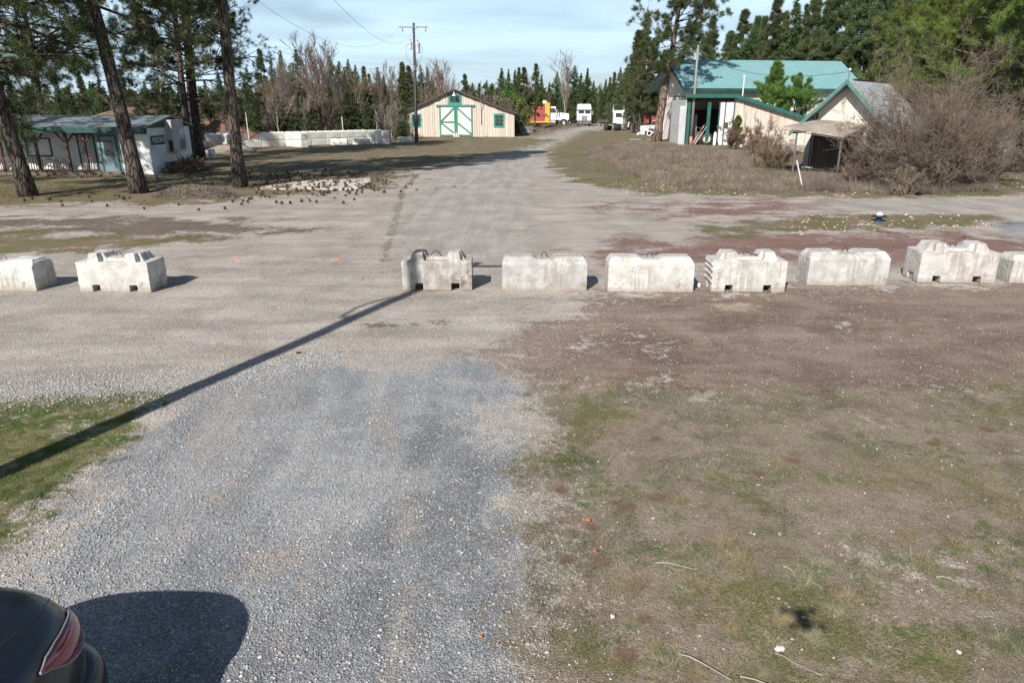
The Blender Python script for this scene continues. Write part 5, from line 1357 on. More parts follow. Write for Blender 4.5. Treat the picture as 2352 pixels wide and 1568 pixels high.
# leaning street pole beside the car, outside the picture, whose long shadow crosses the gravel
tipg = gp(1098, 603)
hh = 11.0
bs = Vector((tipg.x, tipg.y, 0)) - Vector((0.393, 0.920, 0)) * (hh * SL * 0.985)
op = thing('utility_pole', 'utility pole standing just outside the left of the photo, seen only by its long shadow', 'utility pole', bs)
ld_ = (tipg - bs - Vector((SD.x, SD.y, 0)) * hh * SL)
m_ = MB(); m_.tube([(0, 0, 0), (ld_.x, ld_.y, hh)], [0.17, 0.11], 14); m_.build('pole_shaft', m_pole, op, smooth=True)
m_ = MB(); m_.bar((ld_.x - 0.2, ld_.y, hh - 0.35), (ld_.x + 1.3, ld_.y, hh - 0.3), 0.12); m_.build('crossarm', m_greypole, op)
m_ = MB(); m_.tube([(ld_.x * .72, ld_.y * .72, hh * 0.76), (ld_.x * .7 - 0.28, ld_.y * .7, hh * 0.74), (ld_.x * .66 - 0.42, ld_.y * .66, hh * 0.69), (ld_.x * .62 - 0.30, ld_.y * .62, hh * 0.645), (ld_.x * .6, ld_.y * .6, hh * 0.63)], [0.03, 0.035, 0.04, 0.04, 0.04], 8); m_.build('service_drop_loop', m_steel, op, smooth=True)

# ------------------------------------------------------------------ bays of stacked concrete blocks
m_ = MB()
Lk, Dk, Hk = 1.8, 0.75, 0.70
hx, hy = Lk / 2 - 0.012, Dk / 2
m_.box(-hx, hx, -hy, hy, 0, Hk * 0.86)
m_.frus(-hx, hx, -hy, hy, Hk * 0.86 - 0.002, Hk - 0.01, 0.05, 0.09)
m_.frus(-hx + 0.12, -0.16, -hy + 0.12, hy - 0.12, Hk - 0.012, Hk + 0.05, 0.06, 0.06); m_.frus(0.16, hx - 0.12, -hy + 0.12, hy - 0.12, Hk - 0.012, Hk + 0.05, 0.06, 0.06)
m_cony = M('yard_block_concrete', (0.66, 0.64, 0.60), (0.52, 0.50, 0.46), 1.6, 0.9, 0.3, 20, obj_var=0.08, c3=(0.30, 0.27, 0.24), c3p=(0.58, 0.75), c3scale=1.1)
yb0 = m_.build('concrete_block', m_cony, None, bevel=0.02)
first_b = [True]
def yard_block(x, y, z, rz, label, group):
    if first_b[0]: o = yb0; first_b[0] = False
    else:
        o = yb0.copy(); C.objects.link(o)
    o.location = (x, y, z); o.rotation_euler = (0, 0, rz)
    return tag(o, label, 'concrete block', group)
W0 = Vector((-32.4, 68.0, 0)); W1 = Vector((-14.8, 84.0, 0))
wdv = (W1 - W0).normalized(); wn = Vector((wdv.y, -wdv.x, 0)); wa = math.atan2(wdv.y, wdv.x)
nW = int((W1 - W0).length / Lk)
rgb = random.Random(4)
for i in range(nW):
    p = W0 + wdv * (i + 0.5) * Lk
    for c_ in (0, 1):
        if c_ == 0 or i not in (1, 4):
            yard_block(p.x + rgb.uniform(-.03, .03), p.y, c_ * 0.70, wa + rgb.uniform(-0.015, 0.015), 'white block in the %s course of the long stacked wall behind the yard' % ('upper' if c_ else 'lower'), 'blocks in the long yard wall')
for j, (k, nb, top2) in enumerate(((0.8, 2, 1), (2.9, 2, 2), (6.6, 2, 2), (12.0, 2, 2))):
    nm = ['first bay divider from the office', 'second bay divider, whose shaded side shows', 'third bay divider, with green weeds growing on it', 'right end of the yard wall by the utility pole'][j]
    for b_ in range(nb):
        p = W0 + wdv * k * Lk + wn * (0.42 + Lk * (b_ + 0.5))
        for c_ in range(2 if (top2 == 2 or b_ == 0) else 1):
            yard_block(p.x, p.y, c_ * 0.70, wa - PI / 2 + rgb.uniform(-0.02, 0.02), 'pale block stacked in the %s' % nm, 'blocks of ' + nm)
for px, py, rz_, lb_ in ((778, 333, 0.06, 'low white block lying alone in front of the yard wall'), (829, 332, -0.04, 'shaded grey block lying right of the lone white one'), (931, 327, 0.03, 'grey block on the ground just left of the utility pole foot')):
    g = gp(px, py); yard_block(g.x, g.y + 0.4, -0.12, rz_, lb_, None)
    [o for o in C.objects if o.get('label') == lb_][0].pop('group', None) if False else None
mound = MB()
def rubble(name, label, cat, c, rx_, ry_, h_, mat, seed, n=900, size=0.05, group=None):
    rg = np.random.default_rng(seed); th = rg.random(n) * 2 * PI; rr_ = np.sqrt(rg.random(n))
    hh_ = h_ * (1 - rr_ ** 2) * (0.7 + 0.5 * rg.random(n))
    P = np.stack([c[0] + np.cos(th) * rr_ * rx_, c[1] + np.sin(th) * rr_ * ry_, hh_], 1)
    D = rnd_dirs(rg, n); D[:, 2] *= 0.5
    L_ = size * (3 + 9 * rg.random(n))
    V_, F_ = prisms(P - unit(D) * L_[:, None] / 2, P + unit(D) * L_[:, None] / 2, np.full(n, size * 0.25), np.full(n, size * 0.12), 3)
    o = npobj(name, V_, F_, mat); return tag(o, label, cat, group)

g = gp(450, 452); rubble('brush_pile', 'low pile of dry grey twigs on the grass between two pine trunks', 'brush pile', g, 1.9, 0.8, 0.42, m_weed, 5, 3500, 0.035)
g = gp(1893, 388); rubble('brush_pile', 'reddish heap of cut branches on the porch step', 'brush pile', (g.x, g.y + 0.2), 1.5, 0.7, 1.15, M('reddish_twigs', (0.20, 0.10, 0.085), (0.15, 0.09, 0.08), 2, 0.9, 0, island=0.3), 6, 3500, 0.05)
g = gp(405, 384); rubble('plank_pile', 'heap of broken brown shingles and planks against the office end wall', 'wood pile', (XE + 1.0, 44.6), 0.9, 1.6, 0.5, m_wood, 7, 500, 0.14)
g = gp(1400, 268)
lgp = random.Random(9)
for i in range(10):
    m_ = MB(); y = 185 + lgp.uniform(-1, 1); x = (1400 - CX) / F * 195 + lgp.uniform(-3, 3); z = 0.25 + 0.38 * (i // 4)
    m_.tube([(x - 3, y + (i % 4) * 0.5, z), (x + 3, y + (i % 4) * 0.5 + 0.3, z)], 0.22, 8); tag(m_.build('log', m_wood), 'grey log in the pile at the end of the gravel road', 'log', 'log pile')

# mound of rusty soil seen over the office roof
mg_ = MB()
def hill(name, c, rx_, ry_, h_, mat, label, cat, seed):
    n = 40; m2 = 14; vs = []; fs = []
    for j in range(m2 + 1):
        for i in range(n):
            a = 2 * PI * i / n; t_ = j / m2
            rr_ = 1 - t_
            z = h_ * (1 - rr_ ** 2) ** 1.0 * (0.85 + 0.25 * math.sin(a * 3 + seed) * rr_) - 0.1 * (j == 0)
            vs.append((c[0] + math.cos(a) * rx_ * rr_, c[1] + math.sin(a) * ry_ * rr_, max(z, -0.1)))
    for j in range(m2):
        for i in range(n):
            i2 = (i + 1) % n; fs.append((j * n + i, j * n + i2, (j + 1) * n + i2, (j + 1) * n + i))
    b_ = MB(); b_.add(vs, fs); return b_.build(name, mat, None, smooth=True)
o = hill('soil_mound', (-41.0, 86), 15, 7, 4.6, M('rusty_soil', (0.20, 0.115, 0.075), (0.13, 0.085, 0.06), 1.2, 0.95, 0.6, 8), '', '', 2)
tag(o, 'rust-brown soil mound showing above the office roof', 'mound')
o = hill('soil_mound', (-25.5, 65.0), 2.6, 1.2, 0.8, m_weed, '', '', 1); tag(o, 'low grey mound against the yard blocks behind the tall pine trunk', 'mound')

# white bucket-like drum
g = gp(488, 363)
dr_ = thing('drum', 'white plastic drum standing on the ground between the two right-hand pine trunks', 'drum', g)
m_ = MB(); m_.lathe([(0.01, 0), (0.26, 0), (0.27, 0.05), (0.26, 0.3), (0.275, 0.32), (0.26, 0.34), (0.27, 0.62), (0.2, 0.66), (0.01, 0.66)], 20); m_.build('drum_body', m_whitep, dr_, smooth=True)
# thin white stakes by the wood edge
for px, py, top, D in ((565, 300, 258, 82), (786, 300, 268, 84), (1129 * .7656, 300, 256, 90), (1171 * .7656 * 1.0, 300, 252, 92), (1154 * .7656, 300, 262, 94)):
    a = ap(px, top, D)
    m_ = MB(); m_.tube([(a.x, D, 0), (a.x - 0.05, D, a.z)], 0.045, 6); tag(m_.build('stake', m_whitep), 'thin white stake at the edge of the woods', 'stake', 'white stakes along the wood edge')

# ------------------------------------------------------------------ trucks
def tractor(label, loc, rz, s, sleeper=True, bare_rear=False):
    t_ = thing('semi_truck', label, 'truck', loc, rz); t_.scale = (s, s, s)
    m_ = MB(); m_.box(-6.3, 0.2, -0.45, -0.3, 0.75, 1.0); m_.box(-6.3, 0.2, 0.3, 0.45, 0.75, 1.0); m_.box(-6.3, -6.15, -0.3, 0.3, 0.75, 1.0); m_.box(-5.2, -5.0, -0.3, 0.3, 0.76, 0.98)
    m_.build('chassis', m_steel, t_)
    m_ = MB(); m_.hexa([(-1.5, -0.75, 0.95), (0.35, -0.7, 0.95), (0.35, 0.7, 0.95), (-1.5, 0.75, 0.95), (-1.5, -0.7, 2.15), (0.30, -0.6, 1.95), (0.30, 0.6, 1.95), (-1.5, 0.7, 2.15)])
    m_.build('bonnet', m_truckw, t_, bevel=0.06)
    m_ = MB()
    for s_ in (-1, 1):
        n = 8; vs = []
        for i in range(n + 1):
            a = PI * i / n * 1.0
            vs.append((-0.5 - math.cos(a) * 0.72, 0.42 + math.sin(a) * 0.72))
        for i in range(n):
            y0, y1 = (0.68, 1.18) if s_ > 0 else (-1.18, -0.68)
            (xa, za), (xb, zb) = vs[i], vs[i + 1]
            m_.hexa([(xa, y0, za), (xb, y0, zb), (xb, y1, zb), (xa, y1, za), (xa, y0, za + .1), (xb, y0, zb + .1), (xb, y1, zb + .1), (xa, y1, za + .1)])
    m_.build('fender', m_truckw, t_)
    m_ = MB(); m_.hexa([(-3.1, -1.05, 0.95), (-1.45, -1.05, 0.95), (-1.45, 1.05, 0.95), (-3.1, 1.05, 0.95), (-3.1, -1.0, 3.05), (-1.85, -0.95, 3.05), (-1.85, 0.95, 3.05), (-3.1, 1.0, 3.05)])
    cab = m_.build('cab', m_truckw, t_, bevel=0.08)
    if sleeper:
        m_ = MB(); m_.box(-4.0, -3.105, -1.05, 1.05, 0.95, 3.3); m_.build('sleeper', m_truckw, t_, bevel=0.06)
        m_ = MB(); m_.hexa([(-4.0, -1.0, 3.31), (-3.1, -1.0, 3.31), (-3.1, 1.0, 3.31), (-4.0, 1.0, 3.31), (-4.0, -1.0, 4.0), (-3.5, -1.0, 4.0), (-3.5, 1.0, 4.0), (-4.0, 1.0, 4.0)]); m_.build('wind_deflector', m_truckw, t_)
    for s_ in (-1, 1):
        m_ = MB(); y = s_ * 1.03; m_.hexa([(-2.75, y - .03, 2.1), (-1.75, y - .03, 2.1), (-1.75, y + .03, 2.1), (-2.75, y + .03, 2.1), (-2.7, y - .06 * s_ - .02, 2.8), (-1.95, y - .06 * s_ - .02, 2.8), (-1.95, y - .06 * s_ + .02, 2.8), (-2.7, y - .06 * s_ + .02, 2.8)]); m_.build('side_window', m_glass, cab)
        m_ = MB(); m_.box(-1.85, -1.7, s_ * 1.09 - 0.02, s_ * 1.09 + 0.02, 1.35, 1.65); m_.build('step_handle', m_black, cab)
        m_ = MB(); m_.lathe([(0.01, -0.75), (0.3, -0.75), (0.3, 0.75), (0.01, 0.75)], 16, 'x', (-2.6, s_ * 0.85, 0.62)); m_.build('fuel_tank', m_chrome, t_, smooth=False)
        m_ = MB(); m_.tube([(-3.1 if not sleeper else -4.1, s_ * 0.9, 1.0), (-3.1 if not sleeper else -4.1, s_ * 0.9, 3.9)], 0.09, 8); m_.build('exhaust_stack', m_chrome, t_, smooth=True)
        m_ = MB(); m_.tube([(-1.55, s_ * 1.05, 2.5), (-1.5, s_ * 1.4, 2.5)], 0.025, 5); m_.box(-1.55, -1.47, s_ * 1.4 - 0.12, s_ * 1.4 + 0.12, 1.95, 2.65); m_.build('mirror', m_chrome, t_)
        wheel(t_, (-0.5, s_ * 0.93, 0.52), 0.52, 0.28, 'y', s_)
        for xw in (-4.9, -6.0):
            wheel(t_, (xw, s_ * 0.78, 0.52), 0.52, 0.55, 'y', s_)
    m_ = MB(); m_.hexa([(-1.42, -0.9, 2.2), (-1.42, 0.9, 2.2), (-1.47, 0.9, 2.2), (-1.47, -0.9, 2.2), (-1.80, -0.85, 2.85), (-1.80, 0.85, 2.85), (-1.85, 0.85, 2.85), (-1.85, -0.85, 2.85)]); m_.build('windscreen', m_glass, cab)
    m_ = MB(); m_.box(-3.13 if not sleeper else -4.03, -3.09 if not sleeper else -3.99, -0.55, 0.45, 2.0, 2.65); m_.build('rear_window', m_glass, cab)
    m_ = MB(); m_.box(0.33, 0.40, -0.5, 0.5, 1.0, 1.85); m_.build('grille', m_chrome, t_)
    m_ = MB(); m_.box(0.42, 0.6, -1.15, 1.15, 0.45, 0.75); m_.build('front_bumper', m_chrome, t_)
    m_ = MB(); m_.lathe([(0.01, 0.0), (0.5, 0.0), (0.5, 0.12), (0.01, 0.12)], 14, 'z', (-5.2, 0, 1.02)); m_.build('fifth_wheel', m_rust, t_)
    m_ = MB(); m_.box(-6.35, -6.3, -1.15, -0.62, 0.25, 0.85); m_.box(-6.35, -6.3, 0.62, 1.15, 0.25, 0.85); m_.build('mud_flap', m_black, t_)
    return t_
g = gp(1300, 288)
tractor('white long-nosed truck parked sideways behind the barn bush, nose to the right', (g.x - 0.3, g.y - 6, 0), R(-4), 1.36)
g = gp(1446, 297)
tractor('white truck tractor seen from behind, left of the cream building', (g.x - 1.5, g.y - 3.0, 0), R(62), 1.12, sleeper=False)
# cab-over truck facing the camera
t_ = thing('cab_over_truck', 'tall flat-fronted white truck facing the camera beside the birch', 'truck', ((1326 - CX) / F * 171, 162, 0)); t_.scale = (1.28, 1.28, 1.2)
m_ = MB(); m_.box(-1.2, 1.2, 0, 2.2, 0.95, 3.0); cab = m_.build('cab', m_truckw, t_, bevel=0.1)
m_ = MB(); m_.hexa([(-1.2, 0.05, 3.02), (1.2, 0.05, 3.02), (1.2, 2.2, 3.02), (-1.2, 2.2, 3.02), (-1.1, 0.7, 3.9), (1.1, 0.7, 3.9), (1.1, 2.2, 3.9), (-1.1, 2.2, 3.9)]); m_.build('roof_fairing', m_truckw, t_, bevel=0.05)
for a_, b_ in ((-1.02, -0.08), (0.08, 1.02)):
    m_ = MB(); m_.box(a_, b_, -0.03, 0.03, 2.25, 2.75); m_.build('windscreen', m_glass, cab)
m_ = MB(); m_.box(-1.3, 1.3, -0.12, 0.0, 2.82, 2.95); m_.build('visor', m_steel, cab)
m_ = MB(); m_.box(-0.5, 0.5, -0.06, -0.005, 0.95, 1.85)
for k in range(6): m_.box(-0.48, 0.48, -0.08, -0.06, 1.02 + k * 0.13, 1.08 + k * 0.13)
m_.build('grille', m_chrome, cab)
m_ = MB(); m_.box(-1.2, 1.2, -0.1, 0.1, 0.5, 0.85); m_.build('front_bumper', m_steel, t_)
for s_ in (-1, 1):
    m_ = MB(); m_.lathe([(0.01, -0.06), (0.11, -0.05), (0.12, 0.0)], 12, 'y', (s_ * 0.85, 0, 1.25)); m_.build('headlight', m_chrome, t_)
    m_ = MB(); m_.box(s_ * 1.38 - 0.1, s_ * 1.38 + 0.1, 0, 0.08, 2.0, 2.7); m_.tube([(s_ * 1.2, 0.05, 2.6), (s_ * 1.38, 0.05, 2.6)], 0.02, 5); m_.build('mirror', m_chrome, t_)
    wheel(t_, (s_ * 1.0, 1.1, 0.52), 0.52, 0.28, 'x', s_)
    m_ = MB(); m_.tube([(s_ * 0.5, 1.0, 3.9), (s_ * 0.5, 0.9, 4.25)], 0.03, 6); m_.build('roof_horn', m_chrome, t_)
m_ = MB(); m_.box(-0.45, 0.45, 2.2, 6.5, 0.7, 0.95); m_.build('chassis', m_steel, t_)

# containers
def container(label, c, rz, L_, W_, H_, side, frame, group=None):
    t_ = thing('container', label, 'container', c, rz)
    m_ = MB(); m_.box(-L_ / 2 + .1, L_ / 2 - .1, -W_ / 2 + .05, W_ / 2 - .05, 0.95, 0.9 + H_ - .05)
    n = int(L_ / 0.3)
    for i in range(n): x = -L_ / 2 + .2 + i * 0.3; m_.box(x, x + 0.14, -W_ / 2 + 0.0, -W_ / 2 + .05, 1.05, 0.9 + H_ - .15)
    m_.build('side_panels', side, t_)
    m_ = MB()
    for z in (0.9, 0.9 + H_ - 0.28):
        m_.box(-L_ / 2, L_ / 2, -W_ / 2 - 0.02, -W_ / 2 + 0.04, z, z + 0.28); m_.box(-L_ / 2, L_ / 2, W_ / 2 - 0.04, W_ / 2 + 0.02, z, z + 0.28)
    for x in (-L_ / 2, L_ / 2 - 0.95): 
        for y in (-W_ / 2 - 0.015, W_ / 2 - 0.06): m_.box(x, x + 0.95, y, y + 0.075, 1.18, 0.9 + H_ - 0.28)
    m_.box(L_ / 2 - 0.1, L_ / 2 - 0.02, -W_ / 2 + .05, W_ / 2 - .05, 0.95, 0.9 + H_)
    m_.build('frame', frame, t_)
    m_ = MB(); m_.box(-L_ / 2 + .5, L_ / 2 - .5, -0.5, 0.5, 0.55, 0.9); m_.build('trailer_bed', m_steel, t_)
    return t_
container('red container with a yellow frame behind the white long-nosed truck', ((1219 - CX) / F * 163, 156, 0), R(-8), 7.5, 2.6, 4.0, m_red, m_yellow)
container('faded red trailer body beyond the white truck tractor, left of the cream building', ((1485 - CX) / F * 160, 152, 0), R(6), 7.0, 2.4, 2.9, m_red, m_red)
# white steel cabinet
g = gp(1231, 291); t_ = thing('steel_cabinet', 'tall white steel cabinet standing in front of the truck trailer', 'cabinet', g)
m_ = MB(); m_.box(-0.7, 0.7, 0, 0.8, 0.05, 2.0); c_ = m_.build('carcass', m_whitep, t_, bevel=0.02)
m_ = MB(); m_.box(-0.66, 0.66, -0.03, -0.003, 0.1, 1.95); d_ = m_.build('cabinet_door', m_whitep, t_); m_ = MB(); m_.box(0.5, 0.55, -0.07, -0.03, 0.9, 1.15); m_.build('handle', m_steel, d_)
# yellow pump, grey bin
g = gp(1276, 291); t_ = thing('yellow_machine', 'small yellow machine lying in the weeds under the white truck', 'machine', g, R(10))
m_ = MB(); m_.frus(-0.9, 0.8, -0.3, 0.3, 0.1, 0.5, 0.25, 0.1); m_.build('machine_body', m_yellow, t_, bevel=0.04)
m_ = MB(); m_.tube([(-0.8, 0, 0.35), (-1.6, 0, 0.3)], 0.08, 8); m_.build('drawbar', m_rust, t_)
wheel(t_, (0.3, -0.4, 0.22), 0.22, 0.12, 'y', -1)
g = gp(1207, 307); t_ = thing('metal_bin', 'open grey steel bin with white litter right of the barn', 'bin', g)
m_ = MB(); m_.frus(-1.1, 1.1, 0, 1.2, 0.02, 1.1, -0.08, -0.05); m_.build('bin_body', m_steel, t_)
m_ = MB(); m_.bar((-0.6, -0.2, 0.03), (0.5, -0.25, 0.35), 0.3, 0.06); m_.bar((0.0, -0.3, 0.03), (0.7, -0.3, 0.3), 0.25, 0.05); m_.build('white_scrap', m_whitep, t_)

# white pickup behind the pine, loose wheel and fender before it
g = gp(1512, 309)
t_ = thing('pickup_truck', 'white pickup mostly hidden behind the leaning pine trunk at the shed', 'pickup', (g.x, g.y, 0), R(18)); t_.scale = (1.1,) * 3
m_ = MB(); m_.prism([(-2.0, 0.45), (2.4, 0.45), (2.4, 1.15), (0.9, 1.22), (0.45, 1.85), (-0.9, 1.85), (-1.1, 1.2), (-2.0, 1.15)], -0.9, 0.9, 'y'); m_.v = [(-x, y, z) for x, y, z in m_.v]
m_.build('body', m_truckw, t_, bevel=0.08)
for s_ in (-1, 1):
    m_ = MB(); m_.prism([(-0.78, 1.25), (-0.40, 1.74), (0.75, 1.74), (0.9, 1.25)], s_ * 0.905 - 0.01, s_ * 0.905 + 0.01, 'y'); m_.build('side_window', m_glass, t_)
    for x in (-1.5, 1.35): wheel(t_, (x, s_ * 0.82, 0.38), 0.38, 0.24, 'y', s_)
m_ = MB(); m_.hexa([(-0.94, -0.75, 1.25), (-0.94, 0.75, 1.25), (-0.90, 0.75, 1.23), (-0.90, -0.75, 1.23), (-0.52, -0.7, 1.78), (-0.52, 0.7, 1.78), (-0.48, 0.7, 1.78), (-0.48, -0.7, 1.78)]); m_.build('windscreen', m_glass, t_)
g = gp(1491, 313); t_ = thing('tyre', 'black wheel with a white ring standing left of the leaning pine', 'tyre', g, R(-12))
m_ = MB(); wheel_mesh(m_, (0, 0, 0.40), 0.40, 0.24, 'y'); m_.build('wheel_rubber', m_black, t_, smooth=True)
m_ = MB(); m_.lathe([(0.25, -0.125), (0.33, -0.14), (0.37, -0.125)], 24, 'y', (0, 0, 0.40)); m_.build('white_ring', m_whitep, t_)
m_ = MB(); wheel_mesh(m_, (0.25, 0.55, 0.52), 0.52, 0.26, 'y'); m_.build('second_wheel', m_black, t_, smooth=True)
m_ = MB(); m_.tube([(-0.1, 0.4, 0.9), (0.0, 0.4, 1.25), (0.3, 0.4, 1.3)], 0.05, 6); m_.tube([(-0.25, 0.5, 1.0), (-0.3, 0.5, 2.1)], 0.035, 6); m_.build('lever', m_steel, t_)
g = gp(1473, 311); t_ = thing('car_fender', 'white moulded car nose lying on the grass left of the ringed wheel', 'car part', g, R(8))
m_ = MB(); m_.hexa([(-0.75, -0.4, 0.05), (0.5, -0.4, 0.1), (0.6, 0.5, 0.1), (-0.65, 0.5, 0.05), (-0.6, -0.3, 0.35), (0.35, -0.3, 0.65), (0.4, 0.45, 0.7), (-0.5, 0.4, 0.35)]); m_.build('fender_shell', m_truckw, t_, bevel=0.1)
m_ = MB(); m_.box(-0.5, -0.25, -0.41, -0.36, 0.16, 0.3); m_.build('lamp_opening', m_black, t_)

# ------------------------------------------------------------------ wire across the gap with orange ribbons
hz = 0.70
wp = [gp(-60, 668) + Vector((0, 0.35, 0.63)), gp(262, 668) + Vector((0.05, 0.42, 0.72)), gp(1000, 668) + Vector((0.0, 0.35, 0.76)), gp(1250, 668) + Vector((0, 0.35, 0.70)), gp(1494, 668) + Vector((0, 0.35, 0.70)), gp(1715, 668) + Vector((0, 0.35, 0.74))]
pts = []
for a, b2 in zip(wp[:-1], wp[1:]):
    for i in range(12):
        t2 = i / 12; p = a.lerp(b2, t2); p.z -= 0.05 * 4 * t2 * (1 - t2) * ((b2 - a).length / 5.0); pts.append(p)
pts.append(wp[-1])
m_ = MB(); m_.tube(pts, 0.005, 5)
tag(m_.build('barrier_wire', m_chrome), 'thin wire strung from block to block across the open gap', 'wire')
for px, seed in ((530, 1), (769, 2)):
    a = wp[1].lerp(wp[2], (px - 262) / (1000 - 262)); a.z -= 0.16
    rgf = random.Random(seed); m_ = MB()
    for k in range(5):
        d_ = Vector((rgf.uniform(-0.05, 0.05), rgf.uniform(-0.03, 0.03), rgf.uniform(-0.07, 0.03)))
        q1 = a + d_ * 0.5 + Vector((rgf.uniform(-.02, .02), 0, 0)); q2 = a + d_
        m_.bar(a + Vector((0, 0, 0.03)), q1, 0.03, 0.002, (0, 1, 0)); m_.bar(q1, q2, 0.028, 0.002, (0, 1, 0.2))
    tag(m_.build('ribbon', M('orange_ribbon', (0.85, 0.18, 0.05), (0.8, 0.15, 0.04), 10, 0.6, 0) if 'orange_ribbon' not in bpy.data.materials else bpy.data.materials['orange_ribbon']), ('orange ribbon tied to the wire, nearer the lone left block' if seed == 1 else 'orange ribbon tied to the wire, nearer the stained block'), 'ribbon')

# ------------------------------------------------------------------ the parked car, only its rear corner in the photo
car = thing('car', 'dark car at the lower left corner, only its rear and one tail light showing', 'car', (-3.36, 3.50, 0))
def superring(hw, zl, zh, n=28, e=3.2, crown=0.05):
    pts = []
    for k in range(n):
        a = 2 * PI * k / n; c_, s_ = math.cos(a), math.sin(a)
        x = hw * math.copysign(abs(c_) ** (2 / e), c_); zz = math.copysign(abs(s_) ** (2 / e), s_)
        z = (zl + zh) / 2 + (zh - zl) / 2 * zz
        if s_ > 0: z += crown * (1 - (x / hw) ** 2); x *= 1 - 0.07 * max(zz, 0) ** 2
        pts.append((x, z))
    return pts
def loft(secs, name, mat, parent, e=3.2, crown=0.05):
    n = 28; vs = []; fs = []
    for y, hw, zl, zh in secs:
        vs += [(x, y, z) for x, z in superring(hw, zl, zh, n, e, crown)]
    for i in range(len(secs) - 1):
        for k in range(n):
            k2 = (k + 1) % n; fs.append((i * n + k, i * n + k2, (i + 1) * n + k2, (i + 1) * n + k))
    fs.append(tuple(range(n))); fs.append(tuple((len(secs) - 1) * n + k for k in range(n - 1, -1, -1)))
    b_ = MB(); b_.add(vs, fs); o = b_.build(name, mat, parent, smooth=True)
    sb_ = o.modifiers.new('subsurf', 'SUBSURF'); sb_.levels = 2; sb_.render_levels = 2
    return o
m_car, t, b = newmat('dark_car_paint')
b.inputs['Base Color'].default_value = (0.010, 0.012, 0.016, 1); b.inputs['Roughness'].default_value = 0.32; b.inputs['Coat Weight'].default_value = 0.5; b.inputs['Coat Roughness'].default_value = 0.12
tcc = nd(t, 'ShaderNodeTexCoord'); nzc = noise(t, tcc.outputs['Object'], 60, 4)
t.links.new(mixc(t, ramp(t, nzc, 0.45, 0.8), (0.008, 0.011, 0.017), (0.016, 0.018, 0.024)), b.inputs['Base Color'])
body = loft([(0.00, 0.50, 0.42, 0.88), (-0.03, 0.70, 0.32, 0.99), (-0.12, 0.82, 0.26, 1.04), (-0.32, 0.90, 0.22, 1.06), (-0.7, 0.925, 0.20, 1.07), (-1.3, 0.93, 0.20, 1.04), (-2.3, 0.93, 0.20, 1.0), (-3.2, 0.92, 0.20, 0.98), (-3.9, 0.88, 0.22, 0.90), (-4.4, 0.80, 0.25, 0.78), (-4.6, 0.62, 0.32, 0.66)], 'body', m_car, car, 4.2)
roof = loft([(-0.75, 0.55, 0.9, 1.06), (-1.3, 0.66, 0.9, 1.33), (-1.9, 0.68, 0.9, 1.43), (-2.5, 0.68, 0.9, 1.42), (-3.0, 0.66, 0.9, 1.26), (-3.5, 0.6, 0.85, 0.98)], 'cabin', m_glass, car, 3.0)
rp = loft([(-1.35, 0.56, 1.30, 1.385), (-1.9, 0.62, 1.38, 1.465), (-2.5, 0.62, 1.37, 1.455), (-2.75, 0.56, 1.30, 1.40)], 'roof_panel', m_car, car, 3.0)
bmp = loft([(0.06, 0.60, 0.30, 0.58), (0.03, 0.80, 0.26, 0.62), (-0.10, 0.91, 0.22, 0.64), (-0.35, 0.955, 0.20, 0.62), (-0.6, 0.95, 0.22, 0.56)], 'rear_bumper', m_car, car, 3.6, 0.0)
# tail lights wrap the rear corners
m_lens, t, b = newmat('red_lamp_lens')
b.inputs['Base Color'].default_value = (0.16, 0.018, 0.025, 1); b.inputs['Roughness'].default_value = 0.10; b.inputs['Coat Weight'].default_value = 1.0; b.inputs['Coat Roughness'].default_value = 0.03
b.inputs['Subsurface Weight'].default_value = 0.0
tcc = nd(t, 'ShaderNodeTexCoord'); sxc = nd(t, 'ShaderNodeSeparateXYZ', {0: tcc.outputs['Object']})
t.links.new(mixc(t, ramp(t, sxc.outputs[1], -0.22, -0.02), (0.22, 0.015, 0.04), mixc(t, ramp(t, noise(t, tcc.outputs['Object'], 9, 3), 0.48, 0.60), (0.32, 0.03, 0.02), (0.12, 0.10, 0.11))), b.inputs['Base Color'])
m_seal = M('lamp_edge', (0.22, 0.24, 0.26), (0.16, 0.17, 0.18), 5, 0.15, 0)
